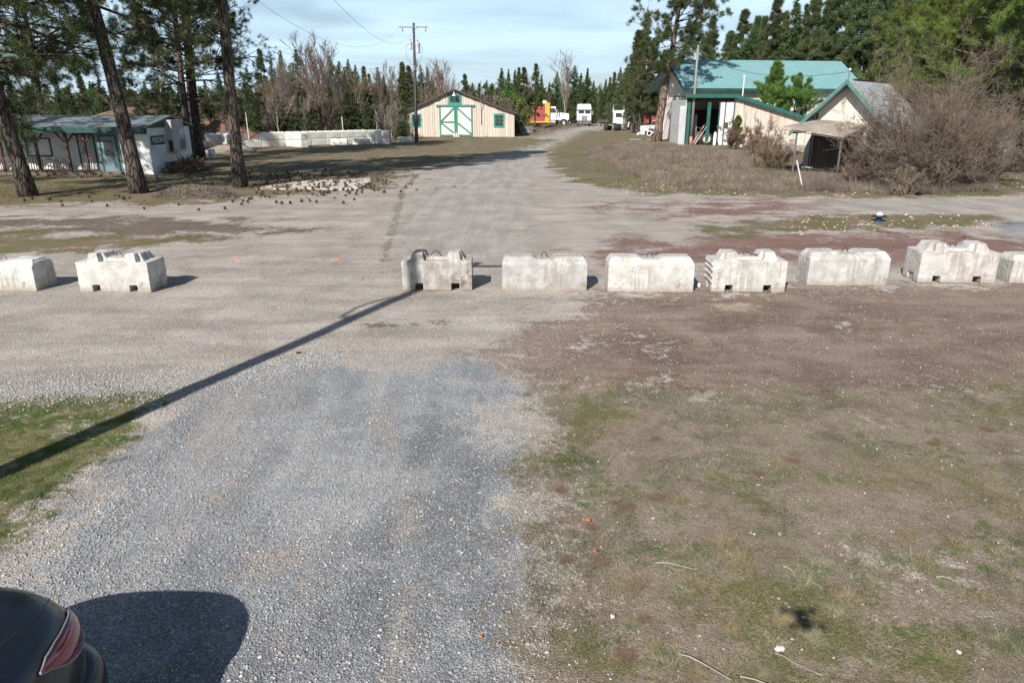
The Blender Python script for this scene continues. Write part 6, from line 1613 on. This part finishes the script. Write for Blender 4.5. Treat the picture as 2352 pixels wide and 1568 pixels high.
def lamp(sgn):
    # outline on the corner surface: u runs forward along the side from the rear, z up
    def surf(u, z, off=0.0):
        a = min(max(u / 0.34, 0), 1)
        x = 0.70 + 0.235 * math.sin(a * PI / 2) ** 0.8 + off * (0.35 + 0.65 * a)
        x *= 1 - 0.05 * max((z - 0.7) / 0.35, 0) ** 2
        y = -0.35 * (1 - math.cos(a * PI / 2)) - (max(u - 0.34, 0)) + 0.0 + off * (1 - a)
        return Vector((sgn * x, y - 0.005, z))
    top = [(0.04, 0.90), (0.12, 0.96), (0.24, 0.985), (0.38, 0.975), (0.48, 0.95), (0.55, 0.92)]
    bot = [(0.02, 0.76), (0.12, 0.735), (0.26, 0.74), (0.38, 0.79), (0.48, 0.86), (0.56, 0.905)]
    N = 14; Mv = 6; grid = []
    ip = lambda arr, s: (np.interp(s, np.linspace(0, 1, len(arr)), [p[0] for p in arr]), np.interp(s, np.linspace(0, 1, len(arr)), [p[1] for p in arr]))
    dgc = bpy.context.evaluated_depsgraph_get(); from mathutils.bvhtree import BVHTree
    bev = body.evaluated_get(dgc); bvh = BVHTree.FromObject(body, dgc)
    vs = []; fs = []
    for i in range(N + 1):
        s_ = i / N; tu, tz = ip(top, s_); bu, bz = ip(bot, s_)
        for j in range(Mv + 1):
            v = j / Mv; u = bu + (tu - bu) * v; z = bz + (tz - bz) * v
            bulge = 0.03 * math.sin(v * PI) * math.sin(min(s_ * 1.1, 1) * PI) + 0.022
            pq = surf(u, z, 0.02); hit, nrm, _, _ = bvh.find_nearest(pq)
            vs.append(hit + nrm * (0.006 + bulge * 0.45))
    for i in range(N):
        for j in range(Mv):
            a = i * (Mv + 1) + j; fs.append((a, a + 1, a + Mv + 2, a + Mv + 1))
    b_ = MB(); b_.add(vs, fs); o = b_.build('tail_light', m_lens, car, smooth=True)
    sd_ = o.modifiers.new('solid', 'SOLIDIFY'); sd_.thickness = 0.02; sd_.offset = -1 if sgn > 0 else 1
    loopv = [vs[i * (Mv + 1)] for i in range(N + 1)] + [vs[N * (Mv + 1) + j] for j in range(1, Mv + 1)] + [vs[i * (Mv + 1) + Mv] for i in range(N - 1, -1, -1)] + [vs[j] for j in range(Mv - 1, -1, -1)]
    b_ = MB(); b_.tube(loopv, 0.006, 6, False); b_.build('lamp_seal', m_seal, o, smooth=True)
lamp(1); lamp(-1)
for s_ in (-1, 1):
    for y in (-0.95, -3.7): wheel(car, (s_ * 0.80, y, 0.33), 0.33, 0.22, 'x', s_)
dgc = bpy.context.evaluated_depsgraph_get()
from mathutils.bvhtree import BVHTree
bvc = BVHTree.FromObject(body, dgc)
def on_body(pts_, n=10):
    out = []
    for a, b2 in zip(pts_[:-1], pts_[1:]):
        for k in range(n):
            h_, nn_, _, _ = bvc.find_nearest(Vector(a).lerp(Vector(b2), k / n)); out.append(h_ - nn_ * 0.001)
    return out
m_ = MB(); m_.tube(on_body([(0.62, -1.0, 1.09), (0.70, -0.5, 1.08), (0.73, -0.30, 1.06), (0.66, -0.05, 1.0), (0.55, 0.02, 0.9), (0.45, 0.05, 0.7)]), 0.0035, 6); m_.build('boot_seam', m_black, car)
m_ = MB(); m_.tube(on_body([(0.95, -0.62, 0.95), (0.97, -1.0, 0.93), (0.97, -1.2, 0.6)]), 0.003, 6); m_.build('wing_seam', m_black, car)
m_ = MB(); m_.box(-0.26, 0.26, -0.01, 0.012, 0.70, 0.82); m_.build('number_plate', m_whitep, car)

# ------------------------------------------------------------------ the drone that carries the camera: its small shadow lies in the grass
dn = thing('drone', 'small grey quadcopter hovering at the camera, seen only by its shadow', 'drone', (0, -0.17, H + 0.035))
m_ = MB(); m_.frus(-0.045, 0.045, -0.11, 0.09, -0.03, 0.03, 0.01, 0.015); m_.build('drone_body', m_steel, dn, bevel=0.01)
for sx2, sy2 in ((-1, -1), (1, -1), (-1, 1), (1, 1)):
    m_ = MB(); e = Vector((sx2 * 0.115, sy2 * 0.09 - 0.01, 0.0)); m_.tube([(sx2 * 0.04, sy2 * 0.06, 0.005), e], [0.012, 0.010], 8); m_.lathe([(0.01, -0.02), (0.018, -0.02), (0.018, 0.02), (0.01, 0.022)], 10, c=tuple(e)); ar = m_.build('arm', m_steel, dn)
    m_ = MB(); m_.bar(e + Vector((-0.065, -0.02, 0.028)), e + Vector((0.065, 0.02, 0.028)), 0.009, 0.002); m_.build('propeller', m_black, ar)

# ------------------------------------------------------------------ loose stones, grass, weeds, litter
rgn = np.random.default_rng(77)
def gz(P): 
    return ground_z(P[:, 0], P[:, 1])
def stones(name, P, size, mat, kind='stuff', parent=None):
    n = len(P)
    base = np.array([[1, 0, 0], [-1, 0, 0], [0, 1, 0], [0, -1, 0], [0, 0, 1], [0, 0, -1]], float)
    tri = np.array([[0, 2, 4], [2, 1, 4], [1, 3, 4], [3, 0, 4], [2, 0, 5], [1, 2, 5], [3, 1, 5], [0, 3, 5]])
    s = size * (0.5 + 0.9 * rgn.random((n, 1, 1)) ** 2)
    sc3 = 0.6 + 0.7 * rgn.random((n, 1, 3)); sc3[..., 2] *= 0.55
    V_ = base[None] * s * sc3 + rgn.normal(size=(n, 6, 3)) * s * 0.14
    a = rgn.random(n) * 2 * PI; ca_, sa_ = np.cos(a)[:, None], np.sin(a)[:, None]
    x = V_[..., 0] * ca_ - V_[..., 1] * sa_; y = V_[..., 0] * sa_ + V_[..., 1] * ca_
    V_ = np.stack([x, y, V_[..., 2]], -1) + P[:, None, :]
    F_ = (tri[None] + (np.arange(n) * 6)[:, None, None]).reshape(-1, 3)
    o = npobj(name, V_.reshape(-1, 3), F_, mat); 
    if kind: tag(o, kind=kind)
    return o
def scatter(n, x0, x1, y0, y1, bias=0.0):
    y = y0 + (y1 - y0) * rgn.random(n) ** (1 + bias)
    half = np.maximum(3.5, y * 0.80 + 1.2)
    x = np.clip((rgn.random(n) * 2 - 1), -1, 1) * half
    P = np.stack([x, y, 0 * x], 1); P = P[(x > x0) & (x < x1)]
    return P
def stone_mat(name, c1, c2, isl=0.4):
    return M(name, c1, c2, 40, 0.9, 0, island=isl, p=(0.3, 0.7))
m_st1 = stone_mat('grey_gravel_stones', (0.32, 0.33, 0.34), (0.20, 0.21, 0.225), 0.32)
m_st2 = stone_mat('pale_gravel_stones', (0.44, 0.41, 0.38), (0.30, 0.28, 0.26), 0.35)
P = scatter(90000, -12, 12, 2.8, 11, 0.5)
mk = mask_at(P, 'gravel'); P1 = P[(mk > 0.35) & (rgn.random(len(P)) < 0.5)]; P1[:, 2] = gz(P1) + 0.003
stones('gravel_stones', P1, 0.011, m_st1)
P = scatter(42000, -16, 16, 3.0, 17, 0.3)
mk = np.maximum(mask_at(P, 'bright'), mask_at(P, 'weed') * 0.72); mk = np.maximum(mk, mask_at(P, 'brown') * 0.62); P2 = P[rgn.random(len(P)) > mk * 1.3]; P2[:, 2] = gz(P2) + 0.003
stones('loose_stones', P2, 0.013, m_st2)
# windrow of coarser stone along the left edge of the drive
c0, c1_ = gp(-60, 900).xy, gp(470, 880).xy; c2 = gp(780, 815).xy; 
def band(n, pts, wd):
    out = []
    segs = list(zip(pts[:-1], pts[1:])); Ls = np.array([(b2 - a).length for a, b2 in segs]); ch_ = rgn.choice(len(segs), n, p=Ls / Ls.sum())
    for i in ch_:
        a, b2 = segs[i]; p = a.lerp(b2, rgn.random()); out.append((p.x + rgn.normal() * wd * .5, p.y + rgn.normal() * wd, 0))
    return np.array(out)
Pb = band(9000, [c0, c1_, c2], 0.34); Pb[:, 2] = gz(Pb) + 0.004
stones('coarse_stones', Pb, 0.014, stone_mat('windrow_stones', (0.42, 0.41, 0.40), (0.28, 0.28, 0.28), 0.4))
Pb = band(3000, [gp(560, 860).xy, gp(400, 1000).xy, gp(330, 1100).xy, gp(150, 1330).xy], 0.22); Pb[:, 2] = gz(Pb) + 0.004
stones('edge_stones', Pb, 0.011, m_st1)

def blades(P, n_per, ln, wd, spread, mat, name, lean=0.0, up=0.7, kind='stuff', jit=0.03):
    n = len(P)
    d = rnd_dirs(rgn, n * n_per).reshape(n, n_per, 3) * spread; d[..., 2] = np.abs(d[..., 2]) * up + up * 0.45
    d = unit(d); l = ln * (0.45 + 0.85 * rgn.random((n, n_per, 1)))
    o = P[:, None] + rgn.normal(size=(n, n_per, 3)) * np.array([jit, jit, 0.002])
    s_ = unit(np.cross(d, np.array([0, 0, 1.0]) + rnd_dirs(rgn, n * n_per).reshape(n, n_per, 3) * 0.5)) * wd / 2
    mid = o + d * l * 0.6; d2 = d.copy(); d2[..., 2] -= 0.5; d2 = unit(d2); tip = mid + d2 * l * 0.45
    V_ = np.stack([o - s_, o + s_, mid + s_ * 0.7, mid - s_ * 0.7, tip], 2).reshape(-1, 3)
    k = np.arange(n * n_per)[:, None] * 5
    o_ = npobj(name, V_, [k + np.array([[0, 1, 2, 3]]), k + np.array([[3, 2, 4]])], mat)
    if kind: tag(o_, kind=kind)
    return o_
m_tus0 = M('bleached_grass', (0.42, 0.37, 0.26), (0.28, 0.26, 0.16), 3, 0.9, 0, island=0.3, trans=0.2)
# short turf left and right
P = scatter(52000, -12, -1, 3, 10); mk = mask_at(P, 'bright'); P = P[mk + rgn.normal(size=len(P)) * 0.12 > 0.60]
P = P[vnoise(P[:, 0], P[:, 1], 9, 0.35) > 0.34]; P[:, 2] = gz(P); blades(P, 6, 0.035, 0.0035, 1.0, m_green, 'left_grass')
P = scatter(90000, 0, 12, 2.8, 10); mk = mask_at(P, 'weed'); nn = vnoise(P[:, 0], P[:, 1], 12, 0.6) * 0.6 + vnoise(P[:, 0], P[:, 1], 13, 0.22) * 0.4
Pg = P[(mk > 0.5) & (nn > 0.62)]; Pg[:, 2] = gz(Pg); blades(Pg, 5, 0.030, 0.003, 1.2, m_green, 'right_grass')
Ps = P[(mk > 0.45) & (nn < 0.62)]; Ps[:, 2] = gz(Ps); blades(Ps, 2, 0.05, 0.003, 2.2, m_straw, 'dry_grass_litter', up=0.16)
Pd = scatter(16000, 0, 14, 2.8, 11); Pd = Pd[mask_at(Pd, 'weed') > 0.35]; Pd[:, 2] = gz(Pd); blades(Pd, 3, 0.035, 0.003, 2.0, M('brown_litter', (0.16, 0.09, 0.055), (0.10, 0.07, 0.05), 3, 0.95, 0, island=0.3), 'brown_litter', up=0.15)

# small mixed tufts, thickly sown where the weeds grow
Pt = scatter(26000, 0, 13, 2.8, 10.5); Pt = Pt[mask_at(Pt, 'weed') > 0.35]
cl = vnoise(Pt[:, 0], Pt[:, 1], 71, 0.5) * 0.6 + vnoise(Pt[:, 0], Pt[:, 1], 72, 0.17) * 0.4
gr = vnoise(Pt[:, 0], Pt[:, 1], 73, 1.1)
Pt[:, 2] = gz(Pt)
blades(Pt[(cl > 0.60) & (gr > 0.55)], 14, 0.034, 0.0028, 1.4, M('fresh_green_blades', (0.075, 0.16, 0.025), (0.13, 0.19, 0.05), 2, 0.8, 0, island=0.3, trans=0.3), 'green_tufts', jit=0.02)
blades(Pt[(cl > 0.57) & (gr < 0.50)], 12, 0.040, 0.0026, 1.8, m_tus0, 'straw_tufts', up=0.35, jit=0.025)
blades(Pt[(cl < 0.33) & (gr > 0.4)][::2], 9, 0.035, 0.004, 2.0, M('umber_litter', (0.13, 0.085, 0.055), (0.08, 0.06, 0.045), 3, 0.95, 0, island=0.3), 'umber_litter', up=0.2, jit=0.04)
# grass tussocks one can count
m_tus = M('tussock_straw', (0.34, 0.30, 0.20), (0.20, 0.22, 0.12), 9, 0.9, 0, island=0.3, trans=0.2)
TU = [(1210, 905), (1500, 1105), (1565, 1150), (1540, 1190), (1645, 1098), (1690, 1105), (1700, 1285), (1860, 1165), (1790, 1070), (1980, 1000), (2050, 1105), (2100, 1290), (2130, 1300), (1580, 1270), (1660, 1250), (1575, 1350), (1600, 1340), (1850, 1330), (1795, 1420), (1870, 1462), (1680, 1440), (1925, 1400), (1945, 1380), (2170, 1340), (2250, 1370), (2010, 1340), (1510, 1480), (1530, 1510), (2080, 1230), (1905, 1100), (1390, 1250), (1715, 1060), (2200, 1250), (1880, 1300), (1440, 1350), (1450, 1430), (2300, 1180), (1760, 1540), (1600, 1545), (2010, 1520), (2180, 1500), (2300, 1470)]
base_t = None
rgt = random.Random(31)
def tussock_mesh(seed, green):
    rg = np.random.default_rng(seed); n = 420
    az = rg.random(n) * 2 * PI; el = rg.uniform(0.02, 0.9, n) ** 1.2
    cl = rg.normal(size=(n, 2)) * 0.035
    d = np.stack([np.cos(az) * np.cos(el), np.sin(az) * np.cos(el), np.sin(el)], 1); l = 0.03 + 0.075 * rg.random((n, 1)) ** 1.5
    o = np.stack([cl[:, 0], cl[:, 1], 0 * az], 1)
    s_ = unit(np.cross(d, np.array([[0, 0, 1.0]]) + rg.normal(size=(n, 3)) * 0.4)) * 0.0011
    mid = o + d * l * 0.6 + rg.normal(size=(n, 3)) * 0.006; mid[:, 2] = np.abs(mid[:, 2]); d2 = d + rg.normal(size=(n, 3)) * 0.3; d2[:, 2] -= 0.8; tip = mid + unit(d2) * l * 0.7
    tip[:, 2] = np.maximum(tip[:, 2], 0.002)
    V_ = np.stack([o - s_, o + s_, mid + s_ * 0.8, mid - s_ * 0.8, tip], 1).reshape(-1, 3); k = np.arange(n)[:, None] * 5
    return npobj('grass_tussock', V_, [k + np.array([[0, 1, 2, 3]]), k + np.array([[3, 2, 4]])], green)
tus = [tussock_mesh(i, m_tus if i % 2 else m_straw) for i in range(4)]
usedt = set()
for i, (px, py) in enumerate(TU):
    k = i % 4; o = tus[k]
    if k in usedt: o = o.copy(); C.objects.link(o)
    usedt.add(k)
    g = gp(px, py); zz = float(ground_z(np.array([g.x]), np.array([g.y]))[0])
    s = rgt.uniform(0.8, 1.6); o.location = (g.x, g.y, zz); o.scale = (s, s, s * rgt.uniform(0.7, 1.1)); o.rotation_euler = (0, 0, rgt.random() * 6)
    tag(o, 'pale dry grass tussock in the weedy ground at the lower right', 'grass tussock', 'pale tussocks at the lower right')
# rusty dead weed rosettes
m_ros = M('rusty_dead_weed', (0.24, 0.14, 0.09), (0.19, 0.13, 0.09), 9, 0.9, 0, island=0.35)
for i, (px, py) in enumerate([(1505, 1010), (1440, 1165), (1290, 1130), (1510, 1145), (1385, 1290), (1460, 1345), (1480, 1420), (1440, 1500), (1740, 1090), (1820, 1060), (2140, 1020), (1360, 1215), (1300, 1290), (1900, 900), (2270, 985)]):
    o = tussock_mesh(50 + i, m_ros); g = gp(px, py); o.name = 'dead_weed'; zz = float(ground_z(np.array([g.x]), np.array([g.y]))[0])
    s = rgt.uniform(0.6, 1.0); o.location = (g.x, g.y, zz + 0.003); o.scale = (s, s, 0.5)
    tag(o, 'flattened rusty dead weed beside the edge of the gravel drive', 'dead weed', 'rusty dead weeds at the lower right')
# litter one can point at
def flake(px, py, r, mat, name, label, cat, seed, z=0.01, asp=1.0, group=None):
    rg = random.Random(seed); g = gp(px, py); n = 11; top = []; 
    for k in range(n):
        a = 2 * PI * k / n; rr_ = r * rg.uniform(0.55, 1.25); top.append((math.cos(a) * rr_, math.sin(a) * rr_ * asp))
    b_ = MB(); b_.add([(x, y, rg.uniform(0.0, 0.006)) for x, y in top] + [(x * 0.6, y * 0.6, rg.uniform(0.01, 0.02)) for x, y in top] + [(0, 0, 0.014)],
          [(k, (k + 1) % n, n + (k + 1) % n, n + k) for k in range(n)] + [(n + k, n + (k + 1) % n, 2 * n) for k in range(n)])
    o = b_.build(name, mat, None, smooth=True); sd_ = o.modifiers.new('solid', 'SOLIDIFY'); sd_.thickness = 0.002
    zz = float(ground_z(np.array([g.x]), np.array([g.y]))[0]); o.location = (g.x, g.y, zz + z); o.rotation_euler = (0, 0, rg.random() * 6)
    return tag(o, label, cat, group)
m_leaf = M('tan_dead_leaf', (0.36, 0.28, 0.20), (0.26, 0.19, 0.14), 20, 0.8, 0)
m_paper = M('crumpled_white', (0.58, 0.57, 0.53), (0.46, 0.45, 0.41), 15, 0.7, 0.2)
m_orl = M('orange_leaf', (0.42, 0.15, 0.07), (0.34, 0.11, 0.05), 20, 0.8, 0)
flake(1791, 1486, 0.042, m_paper, 'white_scrap', 'largest crumpled white scrap on the grass below the small drone shadow', 'litter', 1)
flake(2202, 1497, 0.02, m_paper, 'white_scrap', 'small white scrap near the lower right corner', 'litter', 2)
flake(1407, 1416, 0.026, m_paper, 'pale_stone', 'pale round stone left of the weedy ground, by the gravel edge', 'stone', 3)
flake(1352, 1198, 0.035, m_orl, 'orange_leaf', 'curled orange leaf among dry weeds near the gravel edge', 'leaf', 4)
flake(1366, 1268, 0.022, m_orl, 'orange_leaf', 'small upright red-orange leaf right of the gravel', 'leaf', 5)
flake(1106, 1462, 0.018, m_orl, 'orange_leaf', 'tiny orange leaf on the dark gravel', 'leaf', 6)
flake(686, 811, 0.06, m_rust, 'dark_scrap', 'dark scrap on the gravel beside the long pole shadow', 'litter', 7)
for i, (px, py) in enumerate([(1808, 978), (1803, 985), (1865, 980), (1880, 978), (1748, 1102), (1742, 1120), (1660, 1240), (1915, 1415), (2235, 955), (1560, 1098), (1400, 1060), (2140, 935), (1985, 1170), (2290, 1250), (1790, 1230)]):
    flake(px, py, 0.020 + 0.006 * (i % 3), m_leaf, 'dead_leaf', 'pale tan dead leaf lying on the weedy ground at the right', 'leaf', 20 + i, asp=0.45, group='tan leaves on the weedy ground')
rgs = random.Random(12)
for i, (px, py, px2, py2) in enumerate([(1505, 1292, 1600, 1308), (1700, 1552, 1830, 1590), (1780, 1498, 1890, 1550), (1560, 1500, 1680, 1560), (1800, 1300, 1830, 1325), (2150, 1325, 2200, 1335), (1300, 1290, 1330, 1320), (95, 1130, 60, 1190)]):
    a = gp(px, py, 0.012); b2 = gp(px2, py2, 0.012); mid = a.lerp(b2, 0.5) + Vector((rgs.uniform(-.03, .03), rgs.uniform(-.03, .03), 0.012))
    m_ = MB(); m_.tube([a, a.lerp(mid, 0.5) + Vector((0, 0.01, 0.004)), mid, b2], [0.005, 0.0045, 0.004, 0.0025], 6)
    tag(m_.build('twig', m_pale), 'pale dry twig lying on the weedy ground at the lower right', 'twig', 'pale twigs on the ground') if i < 7 else tag(m_.build('twig', m_wooddk), 'dark twig in the green grass at the left edge', 'twig')
g = gp(1606, 661)
st2 = stones('white_rock', np.array([[0.0, 0, 0.05]]), 0.11, m_paper, None); st2.location = (g.x, g.y, 0); tag(st2, 'small white rock in the gap between two white blocks', 'rock')
# leaves on the ground near the driveway verge (countless)
P = scatter(5200, -30, 34, 19, 42); P = P[(P[:, 0] > 3.0)]; mk = mask_at(P, 'lawn'); P = P[(mk > 0.25)]; P[:, 2] = 0.02
P = P[(vnoise(P[:, 0], P[:, 1], 21, 2.5) > 0.40)]
stones('fallen_leaves', P, 0.055, M('fallen_leaf_tan', (0.48, 0.36, 0.28), (0.36, 0.25, 0.19), 8, 0.9, 0, island=0.3))

# ------------------------------------------------------------------ the pine-cone strewn slab and lawn
pts = [gp(*p) for p in [(600, 432), (680, 418), (760, 414), (850, 408), (852, 418), (830, 432), (820, 437), (700, 435), (588, 436)]]
b_ = MB(); n = len(pts); b_.add([(p.x, p.y, 0.0) for p in pts] + [(p.x, p.y, 0.045) for p in pts], [tuple(range(n, 2 * n))] + [(i, (i + 1) % n, n + (i + 1) % n, n + i) for i in range(n)])
tag(b_.build('concrete_slab', M('slab_concrete', (0.60, 0.56, 0.51), (0.44, 0.38, 0.33), 1.6, 0.9, 0.3, 12, c3=(0.24, 0.17, 0.12), c3p=(0.50, 0.62), c3scale=0.9)), 'broken pale slab flush with the ground and strewn with pine cones, right of the tall pine', 'slab')
rg = np.random.default_rng(3)
cv = []; cf = []
m_ = MB(); m_.lathe([(0.004, -0.045), (0.03, -0.035), (0.042, -0.01), (0.040, 0.012), (0.026, 0.038), (0.004, 0.052)], 9, 'x')
rgc = random.Random(2)
for k in range(26):
    a = k * 2.4; x = -0.035 + 0.08 * k / 26; r = 0.040 * math.sqrt(max(1 - (x / 0.055) ** 2, 0.1))
    m_.bar((x, math.cos(a) * r * 0.8, math.sin(a) * r * 0.8), (x + 0.012, math.cos(a) * (r + 0.016), math.sin(a) * (r + 0.016)), 0.018, 0.006)
m_cone = M('pine_cone_brown', (0.055, 0.033, 0.024), (0.10, 0.062, 0.045), 25, 0.9, 0.0, obj_var=0.35)
cone0 = m_.build('pine_cone', m_cone)
nc = 0; tries = 0
def cone_at(px, py, first=[True]):
    o = cone0 if first[0] else cone0.copy()
    if not first[0]: C.objects.link(o)
    first[0] = False
    g = gp(px, py); s = rgc.uniform(0.95, 1.35); o.location = (g.x, g.y, 0.045 * s + 0.01); o.scale = (s, s, s); o.rotation_euler = (rgc.uniform(-1, 1), rgc.uniform(-.6, .6), rgc.random() * 6)
    tag(o, 'brown pine cone on the ground under the left pines', 'pine cone', 'pine cones under the left pines')
while nc < 290:
    if rgc.random() < 0.62: px, py = rgc.gauss(735, 95), rgc.gauss(425, 14)
    elif rgc.random() < 0.7: px, py = rgc.uniform(540, 900), rgc.uniform(395, 472)
    else: px, py = rgc.uniform(0, 700), rgc.uniform(400, 488)
    if py < 385 or py > 492 or px < -5 or (py > 462 and px > 820): continue
    cone_at(px, py); nc += 1
Pc = np.array([[*gp(rgc.gauss(720, 120), min(max(rgc.gauss(412, 18), 375), 460)).xy, 0.04] for _ in range(700)])
stones('far_pine_cones', Pc, 0.06, m_cone)
# needle litter and turf on the shaded lawn
P = scatter(30000, -40, -3, 22, 46); P = P[mask_at(P, 'lawn') > 0.3]; P = P[vnoise(P[:, 0], P[:, 1], 31, 1.3) > 0.5]
blades(P, 3, 0.09, 0.012, 1.2, m_green, 'lawn_grass')
P = scatter(26000, -40, 2, 16, 44); P = P[(vnoise(P[:, 0], P[:, 1], 33, 1.1) > 0.52)]; P[:, 2] = 0.012
P = P[(P[:, 0] < -P[:, 1] * 0.12)]
blades(P, 2, 0.16, 0.008, 2.5, M('orange_needle_litter', (0.34, 0.20, 0.11), (0.24, 0.15, 0.09), 2, 0.95, 0, island=0.3), 'needle_litter', up=0.05)
# grey dead weeds in front of the shed and cottage
def weedfield(n, poly, ln, wd, name, mat, seed, per=7, up=0.9):
    rg = np.random.default_rng(seed); A = np.array([[*gp(px, py).xy] for px, py in poly]); lo, hi = A.min(0), A.max(0)
    P = lo + (hi - lo) * rg.random((n, 2)); k = len(A); ins = np.zeros(n, bool)
    for i in range(k):
        (x1, y1), (x2, y2) = A[i], A[(i + 1) % k]
        ins ^= ((y1 > P[:, 1]) != (y2 > P[:, 1])) & (P[:, 0] < (x2 - x1) * (P[:, 1] - y1) / (y2 - y1 + 1e-12) + x1)
    P = P[ins]; nn = vnoise(P[:, 0], P[:, 1], seed, 1.6) * 0.65 + vnoise(P[:, 0], P[:, 1], seed + 1, 0.6) * 0.35; P = P[nn > 0.36]; nn = nn[nn > 0.36]
    P3 = np.concatenate([P, np.zeros((len(P), 1))], 1)
    return blades(P3, per, ln, wd, 0.9, mat, name, up=up, jit=0.12)
weedfield(17000, [(1560, 436), (1440, 400), (1340, 352), (1420, 335), (1560, 336), (1700, 350), (1800, 395), (1850, 420), (1800, 442)], 0.42, 0.008, 'dead_weeds', m_weed, 41)
weedfield(5000, [(1560, 436), (1440, 400), (1340, 352), (1420, 335), (1700, 350), (1850, 420), (1800, 442)], 0.34, 0.008, 'straw_weeds', M('straw_weed', (0.36, 0.30, 0.20), (0.22, 0.18, 0.11), 0.7, 0.95, 0, island=0.3), 61)
weedfield(9000, [(1830, 440), (1830, 400), (2000, 415), (2260, 415), (2290, 440), (2100, 448)], 0.45, 0.008, 'dead_weeds_by_the_bush', m_weed, 43)
weedfield(6000, [(1340, 352), (1400, 322), (1560, 336), (1700, 346), (1560, 350)], 0.26, 0.012, 'dead_weeds_by_the_shed', m_weed, 45)
weedfield(14000, [(440, 352), (640, 330), (900, 318), (1020, 313), (1020, 303), (880, 296), (600, 316), (440, 336)], 0.5, 0.018, 'dead_weeds_by_the_blocks', M('tan_dry_weeds', (0.26, 0.20, 0.14), (0.17, 0.13, 0.10), 0.5, 0.95, 0, island=0.35), 47)
weedfield(6000, [(1190, 308), (1330, 293), (1380, 287), (1330, 285), (1240, 295), (1180, 300)], 0.35, 0.03, 'dead_weeds_by_the_road', m_weed, 48)
P = scatter(40000, 2, 40, 30, 75); P = P[mask_at(P, 'lawn') > 0.5]; P = P[vnoise(P[:, 0], P[:, 1], 51, 2.4) > 0.5]; blades(P, 3, 0.12, 0.016, 1.0, m_green, 'verge_grass')

# ------------------------------------------------------------------ the far-off wood beyond the last single trees
rg = np.random.default_rng(9)
n = 2600
X = rg.uniform(-900, 1100, n); Y = rg.uniform(330, 620, n)
hgt = rg.uniform(9, 15, n)
k = 26
u = rg.random((n, k)); r_ = 2.6 * (1 - u) ** 0.8
az = rg.random((n, k)) * 2 * PI
Pc = np.stack([X[:, None] + np.cos(az) * r_, Y[:, None] + np.sin(az) * r_, hgt[:, None] * (0.05 + 0.95 * u)], -1).reshape(-1, 3)
Dd = np.stack([np.cos(az), np.sin(az), 0.5 + 0 * az], -1).reshape(-1, 3)
Vt, Ft = tufts(rg, Pc, Dd, 4, 2.2, 1.3, 0.8)
o = npobj('far_wood', Vt, Ft, m_fir); tag(o, kind='stuff')
